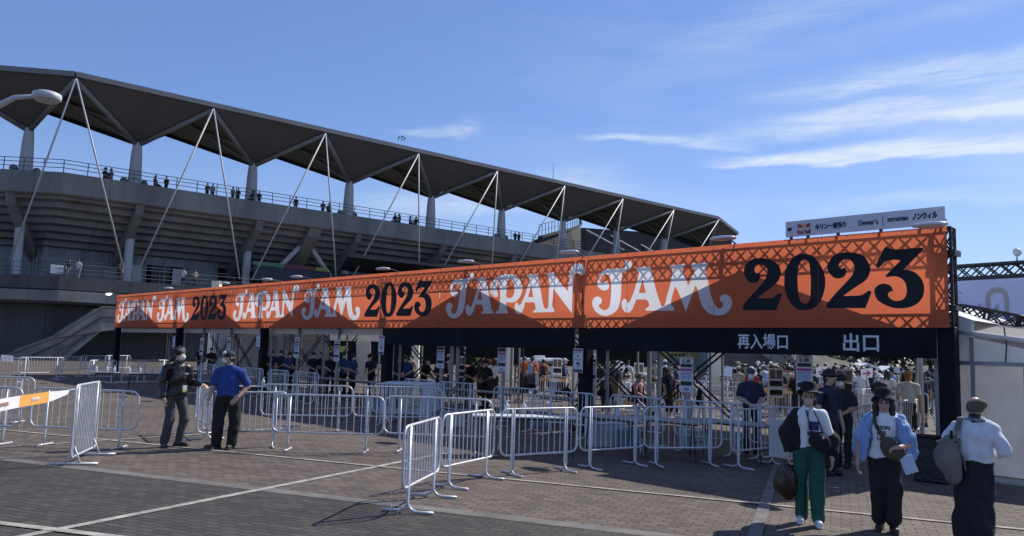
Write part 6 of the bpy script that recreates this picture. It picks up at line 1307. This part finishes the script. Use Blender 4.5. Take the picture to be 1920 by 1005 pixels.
for i, (x, y, h, lb) in enumerate(((1112, 691, .80, 'seat notice hanging on a pole right of the middle gate post'), (1290, 702, .80, 'seat notice hanging in front of the right crossed braces'), (1510, 703, .80, 'seat notice above the green trousered woman, on a pole'), (945, 670, .80, 'seat notice left of the left cream pillar'), (830, 666, .80, 'seat notice on a pole in the third gate bay'), (635, 657, .80, 'seat notice on a pole in the fourth gate bay, right one'), (560, 652, .80, 'seat notice on a pole in the fourth gate bay, left one'), (432, 650, .80, 'seat notice on a pole behind the navy cap'), (381, 650, .80, 'seat notice on a pole between the two men'))):
    p = gate_pt(x, .46); z = D(x, y, p.y).z; pr_ = empty('notice_pole', p, 0, 'grey notice pole '+lb.replace('seat notice ', '').replace('hanging ', '').replace('on a pole ', '').replace(', on a pole', ''), 'pole', 'notice poles behind the gate')
    q = MB(); q.beam(p, p+Vector((0, 0, 2.7)), .085, .085, BD); q.build('pole_tube', POLE, pr_); q = MB(); q.box(p+Vector((0, 0, .02)), (.3, .3, .04), BD, BN); q.build('foot_plate', POLE, pr_)
    r = empty('seat_notice', p-BN*.06+Vector((0, 0, z)), 0, lb, 'notice', 'seat notices on poles'); sign(p-BN*.06+Vector((0, 0, z)), BR, -BN, .345, h-.02, 'seat', r)
for i, (x, y, Y, w, h, lb) in enumerate(((1455, 718, 20, .36, .74, 'photo board on a stand left of the black sun hat'), (1583, 725, 18, .40, .80, 'photo board on a stand right of the person in black'), (1045, 694, 31, .36, .92, 'photo board on a stand by the food truck'), (865, 688, 28, .28, .76, 'tall narrow board on a stand in the third gate bay'), (1198, 704, 30, .36, .95, 'photo board on a stand seen between the crossed braces'))):
    p = D(x, y, Y); bs_ = Vector((p.x, p.y, 0)); r = empty('board_stand', bs_, 0, lb, 'board', 'photo boards on stands'); sign(p, (1, 0, 0), (0, -1, 0), w, h, 'photo', r)
    q = MB(); q.tube([bs_+Vector((0, .02, 0)), p+Vector((0, .02, 0))], .018, 6); q.tube([bs_+Vector((-.2, 0, .02)), bs_+Vector((.2, 0, .02))], .02, 6); q.tube([bs_+Vector((0, -.2, .02)), bs_+Vector((0, .2, .02))], .02, 6); q.build('stand', STEELD, r)
for x, y, Y, m_, lb in ((1625, 700, 24, INKR, 'white placard with magenta arrow held above the crowd'), (1541, 697, 24, mat('purple_ink', (.12, .06, .42), .6), 'white placard with purple arrow above the black bucket hat')):
    p = D(x, y, Y); r = empty('arrow_placard', Vector((p.x, p.y, 0)), 0, lb, 'placard'); ARM[0] = m_; sign(p, (1, 0, .12), (0, -1, 0), .36, .29, 'arrow', r); q = MB(); q.tube([(p.x, p.y+.02, 0), (p.x, p.y+.02, p.z)], .015, 6); q.build('stick', POLE, r)
p = at_px(1724, 20.6); q = MB(); q.tube([p, p+Vector((0, 0, 2.9))], .055, 10); q.box(p+Vector((0, 0, .03)), (.35, .35, .06)); tag(q.build('steel_pole', POLE), 'plain grey steel pole standing in the exit at right', 'pole')
for x, y, Y, lb in ((1160, 688, 30, 'white lobed placard behind the crossing of the braces'),):
    r = empty('lobed_placard', at_px(x, Y), 0, lb, 'placard'); p = D(x, y, Y); q = MB(); q.lathe(p, [(.26, -.01), (.26, .01)], 8, X=(1, 0, 0), Y=(0, 0, 1), Z=(0, -1, 0)); b = q.build('board', PAPER, r); q = MB(); q.tube([(p.x, p.y+.03, 0), (p.x, p.y+.03, p.z)], .02, 6); q.build('stick', PAPER, r)
    for k in range(4): q = MB(); q.box(p+Vector((-.1+.2*(k % 2), -.02, .1-.2*(k//2))), (.12, .006, .1)); q.build('print_block', INK, b)
# ================================================================ TABLES AND WHAT STANDS ON THEM
TT = mat('table_top_grey', (.30, .31, .33), .55, var=.1, scale=4); TTW = mat('table_top_white', (.58, .59, .62), .5, var=.06)
def table(c, X, w, d, lab, top=TT, h=.72, group='folding tables'):
    c, X = Vector((c[0], c[1], 0)), Vector(X).normalized(); Yv = Vector((-X.y, X.x, 0)); r = empty('folding_table', c, 0, lab, 'table', group)
    q = MB(); q.box(c+Vector((0, 0, h-.015)), (w, d, .03), X, Yv); q.build('table_top', top, r, bevel=.006)
    q = MB(); q.beam(c+X*(-w/2+.2)+Vector((0, 0, h-.06)), c+X*(w/2-.2)+Vector((0, 0, h-.06)), .03, .05); q.build('apron', STEELD, r)
    for sx in (-1, 1):
        q = MB()
        for sy in (-1, 1): q.tube([c+X*(sx*(w/2-.16))+Yv*(sy*(d/2-.05))+Vector((0, 0, h-.03)), c+X*(sx*(w/2-.10))+Yv*(sy*(d/2-.05))], .014, 6)
        q.tube([c+X*(sx*(w/2-.12))+Yv*(-d/2+.05)+Vector((0, 0, .25)), c+X*(sx*(w/2-.12))+Yv*(d/2-.05)+Vector((0, 0, .25))], .012, 6); q.build('leg_frame', STEELD, r)
    return c, X, Yv
BOT = mat('white_bottle', (.62, .66, .72), .35, var=.04, trans=.3)
def bottle(p, lab):
    r = empty('pump_bottle', p, 0, lab, 'bottle', 'sanitiser bottles on the tables'); q = MB(); q.lathe(p, [(.045, 0), (.05, .01), (.05, .14), (.035, .175), (.016, .185), (.016, .205)], 14); q.build('bottle', BOT, r, True)
    q = MB(); q.lathe(p+Vector((0, 0, .205)), [(.014, 0), (.014, .02), (.006, .022), (.006, .05)], 8); q.tube([p+Vector((0, 0, .25)), p+Vector((.05, -.01, .25)), p+Vector((.06, -.01, .24))], .007, 6); q.build('pump', PAPER, r)
c, X, Yv = table(G(985, 779, .74), (1, .02, 0), 2.0, .55, 'table with three bottles behind the barrier at the bend', TTW, .74)
for i, x in enumerate((950, 982, 1031)): p = G(x, 775, .74); bottle(Vector((p.x, p.y, .74)), 'white pump bottle on the table behind the bend, %s' % ('left one', 'middle one', 'right one')[i])
for i, (x0, x1, y, bots, lb) in enumerate(((168, 222, 697, (180, 200, 214), 'bottle table in the far left queue, left one'), (236, 308, 699, (242, 262, 284, 302), 'bottle table in the far left queue, right one'), (352, 426, 694, (360, 372, 400), 'bottle table between the two men'), (440, 505, 723, (493,), 'table right of the blue polo shirt with one bottle'))):
    a, b = G(x0, y, .72), G(x1, y+1, .72); c, X, Yv = table((a+b)/2, b-a, (b-a).length, .5, lb)
    for j, x in enumerate(bots): p = a.lerp(b, (x-x0)/(x1-x0)); bottle(Vector((p.x, p.y, .72)), ('white pump bottle on the %s, number %d from its left' % (lb.replace(' in the far left queue', '').replace(', ', ' '), j+1) if len(bots) > 1 else 'white pump bottle on the table right of the blue polo shirt'))
for i, s_ in enumerate((25.6, 23.7, 21.8, 19.9, 18.0, 14.6, 12.7, 10.2)):
    c, X, Yv = table(B(s_, 1.35), BR, 1.8, .6, 'grey inspection table in front of the staff, number %d from the left' % (i+1), group='inspection tables')
for i, (x, y, w, lb) in enumerate(((1140, 780, 1.7, 'table with white cloth box behind the fourth front barrier'), (1255, 786, 1.7, 'table with crates behind the fifth front barrier'), (1370, 790, 1.7, 'table in front of the guard in the navy polo'))): p = G(x, y, .72); table(p, BR, w, .6, lb, group='inspection tables')
CRT = mat('pale_crate', (.40, .43, .48), .55, var=.08); CRB = mat('blue_crate', (.20, .25, .33), .5, var=.1)
for i, (x, y, w, d, h, m_, lb) in enumerate(((1138, 836, .75, .4, .46, CRT, 'pale box covered in cloth under the table, left of the others'), (1176, 838, .4, .35, .34, CRB, 'bluish crate under the tables right of the cloth covered box'), (1300, 842, .5, .4, .38, CRT, 'pale crate standing behind the fifth front barrier'), (1010, 800, .42, .3, .36, CRB, 'blue grey bin under the table with three bottles'), (700, 772, .4, .35, .4, CRB, 'bluish bin behind the second middle row'), (850, 800, .5, .35, .36, CRT, 'pale crate behind the middle row barrier'))):
    p = G(x, y); o = empty('storage_crate', p, .4, lb, 'crate'); q = MB(); q.box((p.x, p.y, h/2), (w, d, h), (math.cos(.4), math.sin(.4), 0), (-math.sin(.4), math.cos(.4), 0)); q.build('tub', m_, o, bevel=.02)
    q = MB(); q.box((p.x, p.y, h+.015), (w+.03, d+.03, .03), (math.cos(.4), math.sin(.4), 0), (-math.sin(.4), math.cos(.4), 0)); q.build('lid', m_, o, bevel=.01)
# black bags hung on thin stands among the tables
for i, (x, y, Y, lb) in enumerate(((1060, 737, 22, 'black bag draped on a stand left of the middle gate post'), (1138, 738, 22, 'black bag draped on a stand beneath the crossed braces'), (910, 735, 25, 'black bag draped on a stand left of the left cream pillar'), (995, 728, 25, 'black bag draped on a stand right of the left cream pillar'), (1310, 742, 19, 'narrow black bag hanging upright on a thin pole'))):
    p = D(x, y, Y); g = Fig()
    if i < 4: g.cap((-.22, 0, 0), (.08, 0, .07), .06, .09, 0, (1, .7, 1), .04); g.cap((.02, 0, .05), (.16, 0, -.12), .07, .05, 0); g.cap((.05, 0, .1), (.09, 0, .26), .03, .02, 0)
    else: g.cap((0, 0, -.16), (0, 0, .12), .075, .06, 0, (1, .8, 1))
    r = empty('bag_stand', Vector((p.x, p.y, 0)), 0, lb, 'bag'); o = fig_obj('bag', g, .014, [FELT], r, (0,), .012, i); o.location = (0, 0, p.z); q = MB(); q.tube([(p.x+.1, p.y, 0), (p.x+.1, p.y, p.z)], .016, 6); q.tube([(p.x-.1, p.y, .015), (p.x+.3, p.y, .015)], .016, 6); q.build('stand', STEELD, r)
# orange and white tape sagging across the yard
for i, (pts, lb) in enumerate((([(1147, 745, 24), (1180, 757, 24), (1215, 764, 24), (1245, 760, 24), (1290, 752, 24)], 'orange and white tape sagging behind the crossed braces'), ([(1378, 730, 24), (1420, 731, 24), (1500, 737, 24)], 'orange tape stretched at chest height before the exit crowd'), ([(1015, 711, 30), (1040, 712, 30), (1062, 714, 30)], 'orange tape in front of the food truck'))):
    r = empty('yard_tape', at_px(pts[0][0], 24), 0, lb, 'tape'); P_ = [D(*t) for t in pts]
    fine_ = [P_[j].lerp(P_[j+1], t) for j in range(len(P_)-1) for t in (0, .34, .67)]+[P_[-1]]
    for j in range(len(fine_)-1): q = MB(); q.beam(fine_[j], fine_[j+1], .004, .11); q.build('tape_length', TO if (j//2) % 2 == (0 if i else 1) or i == 1 else TW, r)
# ================================================================ RIGHT HAND TENT, TRUSSES AND BACKDROP
rt = empty('canvas_tent', Vector((9.4, 13.6, 0)), 0, 'white canvas tent with translucent side wall at the right picture edge', 'tent')
RX, RY = Vector((.664, -.748, 0)).normalized(), Vector((.748, .664, 0)).normalized()     # along its front, into its depth
T0 = Vector((7.85, 14.35, 0))
def TP(u, v, z): return T0+RX*u+RY*v+Vector((0, 0, z))
SHEET = mat('translucent_sheet', (.80, .77, .73), .5, var=.14, scale=1.1, trans=.62, bump=.9, bscale=1.3)
def ze_(u): return 2.56-.235*u if u < 1.6 else 2.56-.235*1.6-.08*(u-1.6)
def cloth(u0, u1, z0, z1, v, amp, m_, nm, nu=26, nz=12, seed=1, par=rt):
    rr = np.random.default_rng(seed); ph = rr.uniform(0, 6, 8); q = MB(); vs = []
    for j in range(nz+1):
        for i in range(nu+1):
            u = u0+(u1-u0)*i/nu; z = z0+((z1 if z1 < 2.1 else ze_(u))-z0)*j/nz; d = amp*(math.sin(u*3.1+ph[0]+z)+.6*math.sin(u*7.3+ph[1]-1.6*z)+.5*math.sin(z*4+u*2.2+ph[2])+.3*math.sin(u*13+z*3+ph[3])); vs.append(TP(u, v+d, z))
    q.add(vs, [(j*(nu+1)+i, j*(nu+1)+i+1, (j+1)*(nu+1)+i+1, (j+1)*(nu+1)+i) for j in range(nz) for i in range(nu)]); return q.build(nm, m_, par, True, recalc=False)
cloth(.10, 4.2, .06, 1.93, .03, .026, SHEET, 'side_sheet', seed=2); cloth(-.12, 4.2, 2.0, 2.45, -.02, .02, MATS['thin_canvas'] if 'thin_canvas' in MATS else CANVAS, 'valance', seed=5, nz=6)
q = MB(); q.slab([TP(-.15, -.06, ze_(-.15)), TP(4.3, -.06, ze_(4.3)), TP(4.3, 2.6, ze_(4.3)+.3), TP(-.15, 2.6, ze_(-.15)+.3)], (0, 0, .02)); q.slab([TP(-.15, 2.6, ze_(-.15)+.3), TP(4.3, 2.6, ze_(4.3)+.3), TP(4.3, 5.2, ze_(4.3)), TP(-.15, 5.2, ze_(-.15))], (0, 0, .02)); q.slab([TP(-.14, -.05, ze_(0)), TP(-.14, 2.6, ze_(0)+.3), TP(-.14, 5.2, ze_(0))], RX*.02); q.build('tent_roof', mat('thin_canvas', (.86, .85, .83), .6, var=.06, scale=1.2, trans=.82, bump=.5, bscale=1.6), rt)
q = MB(); q.tube([TP(-.15, -.07, ze_(-.15)), TP(4.3, -.07, ze_(4.3))], .045, 8); q.build('roof_edge_roll', CANVAS, rt, True)
for u in (-.05, 2.1, 4.2): q = MB(); q.beam(TP(u, .08, 0), TP(u, .08, ze_(u)-.05), .09, .09, RX); q.build('tent_post', POLE, rt)
q = MB(); q.beam(TP(.0, .0, 1.97), TP(4.2, .0, 1.97), .07, .07); q.beam(TP(.06, .0, .03), TP(.06, .0, 1.94), .07, .07, RX); q.build('wall_frame', POLE, rt)
q = MB(); q.beam(TP(1.35, .02, .06), TP(1.35, .02, 1.93), .02, .03, RX); q.build('sheet_seam', POLE, rt)
q = MB(); q.box(TP(-.22, -.05, 2.28), (.18, .2, .34), RX, RY); q.build('corner_box', POLE, rt, bevel=.01)
q = MB(); q.tube([TP(1.1, -.08, 2.6), TP(1.13, -.09, 2.3), TP(1.1, -.07, 2.0)], .012, 6); q.build('rope', STEELD, rt)
q = MB(); q.slab([TP(.2, -.55, .004), TP(4.2, -.55, .004), TP(4.2, -.05, .004), TP(.2, -.05, .004)], (0, 0, .035)); tag(q.build('kerb_strip', mat('kerb_stone', (.42, .39, .34), .8, var=.2, scale=5)), kind='structure')
def truss_px(pts, h, lab, step=.32, r=.035, rd=.018):
    o = empty('roof_truss', D(*pts[0]), 0, lab, 'truss')
    for a, b in zip(pts[:-1], pts[1:]):
        q = MB(); a, b = D(*a), D(*b); d = (b-a).normalized(); w = d.cross(Z3).normalized(); lattice(q, a, b, w.cross(d).normalized(), w, h, step, r, rd); q.build('truss_length', STEELD, o)
    return o
truss_px([(1770, 513, 19), (1990, 500, 17.2)], .30, 'straight dark truss crossing the sky at the right edge')
truss_px([(1766, 572, 16), (1800, 583, 15.8), (1850, 592, 15.4), (1910, 604, 15), (1990, 626, 14.6)], .24, 'sagging dark truss above the white canvas tent', .26, .03, .017)
bd_ = empty('stage_backdrop', D(1860, 590, 19.6), 0, 'pale lilac backdrop with an arch emblem behind the white canvas tent', 'backdrop')
LIL = fabric('lilac_backdrop_fabric', (.52, .58, .76), .42); PEACH = fabric('peach_print', (.62, .58, .58), .25)
K0, K1 = D(1768, 520, 19.8), D(2010, 503, 17.9); KX = (K1-K0); KX.z = 0; L_ = KX.length; KX.normalize(); KN = KX.cross(Z3)
def KP(u, z, d=0): return Vector((K0.x, K0.y, 0))+KX*u+KN*d+Vector((0, 0, z))
q = MB(); zt0 = K0.z-.06; zt1 = K1.z-.12; q.slab([KP(0, .6), KP(L_, .6), KP(L_, zt1), KP(0, zt0)], -KN*.02); q.build('backdrop_sheet', LIL, bd_)
def kpx(x, y): d = ray(x, y); n_ = np.array(KN); p0 = np.array(KP(0, 0)); k = ((p0-CC)@n_)/(d@n_); p = Vector(CC+d*k); return (p-KP(0, 0)).dot(KX), p.z
def kpoly(pts, nm):
    q = MB(); q.slab([KP(*kpx(x, y), .006) for x, y in pts], KN*.004); q.build(nm, PEACH, bd_)
for y0, y1, x1 in ((546, 551, 1804), (557, 562, 1798), ): kpoly([(1784, y0), (x1, y0), (x1, y1), (1784, y1)], 'printed_letter')
kpoly([(1783, 545), (1788, 545), (1786, 583), (1781, 583)], 'printed_letter'); kpoly([(1784, 569), (1802, 565), (1802, 571), (1784, 575)], 'printed_letter')
def arc(cx, cy, r0, r1, a0, a1, n=18): return [(cx+r1*math.cos(a), cy-r1*1.06*math.sin(a)) for a in np.linspace(a0, a1, n)], [(cx+r0*math.cos(a), cy-r0*1.06*math.sin(a)) for a in np.linspace(a0, a1, n)]
o1, i1 = arc(1870, 562, 13, 22.5, 0, math.pi); q = MB()
for j in range(17): q.slab([KP(*kpx(*p), .006) for p in (o1[j], o1[j+1], i1[j+1], i1[j])], KN*.004)
q.slab([KP(*kpx(*p), .006) for p in ((1883, 562), (1892.5, 562), (1893, 604), (1884, 602))], KN*.004); q.slab([KP(*kpx(*p), .006) for p in ((1847.5, 562), (1857, 562), (1858, 584), (1850, 582))], KN*.004); q.slab([KP(*kpx(*p), .006) for p in ((1834, 568), (1850, 580), (1858, 584), (1873, 568), (1872, 596), (1838, 588))], KN*.004); q.build('arch_emblem', PEACH, bd_)
q = MB(); c = D(1907, 489, 17.8); q.tube([c, c+Vector((0, 0, .2))], .02, 6); q.lathe(c+Vector((0, 0, .2)), [(.05, -.05), (.1, 0), (.09, .05), (.02, .08)], 10, X=(1, 0, 0), Y=(0, 0, 1), Z=(0, -1, 0)); tag(q.build('truss_lamp', HEADM, None, True), 'small pale lamp on top of the straight right hand truss', 'lamp')
# black case beside the right gate post, leaning boards
p = G(1752, 905); o = empty('black_case', p, 0, 'black covered case standing on the paving by the right gate post', 'case'); q = MB(); q.box((p.x+.05, p.y+.1, .36), (.5, .42, .72), BR, BN); q.build('case_body', mat('black_cover', (.012, .012, .014), .5, var=.4, scale=9, bump=.9, bscale=11), o, bevel=.03); q = MB(); q.box((p.x+.05, p.y+.1, .735), (.53, .45, .03), BR, BN); q.build('case_lid', BLACKW, o, bevel=.01)
q = MB(); q.beam(B(-.38, .1, .02), B(-.28, .35, 1.25), .10, .03); tag(q.build('leaning_board', POLE), 'grey board leaning against the right gate post', 'board')
# street lamp reaching in from the left
sl = empty('street_lamp', (-10.9, 14.2, 0), 0, 'white street lamp with round disc head at the upper left', 'street lamp')
LM = mat('lamp_paint', (.52, .54, .56), .4, var=.06, scale=4); hd = D(88, 181, 14); q = MB(); q.lathe(hd, [(.02, -.085), (.20, -.08), (.235, -.05), (.245, .0), (.235, .05), (.18, .075), (.02, .085)], 28); q.build('lamp_head', LM, sl, True); q = MB(); q.lathe(hd+Vector((0, 0, -.088)), [(.02, -.012), (.17, -.01), (.19, 0)], 24); q.build('lamp_glass', CANVAS, sl)
q = MB(); q.tube([hd+Vector((-.2, .0, .0)), hd+Vector((-.6, .02, -.03)), D(0, 197, 14.1), D(-60, 215, 14.15), D(-110, 262, 14.2)], .035, 10, r1=.085); q.build('lamp_arm', LM, sl, True); e_ = D(-110, 262, 14.2); q = MB(); q.tube([Vector((e_.x, e_.y, 0)), e_+Vector((0, 0, .05))], .10, 12, r1=.085); q.build('lamp_post', LM, sl, True)
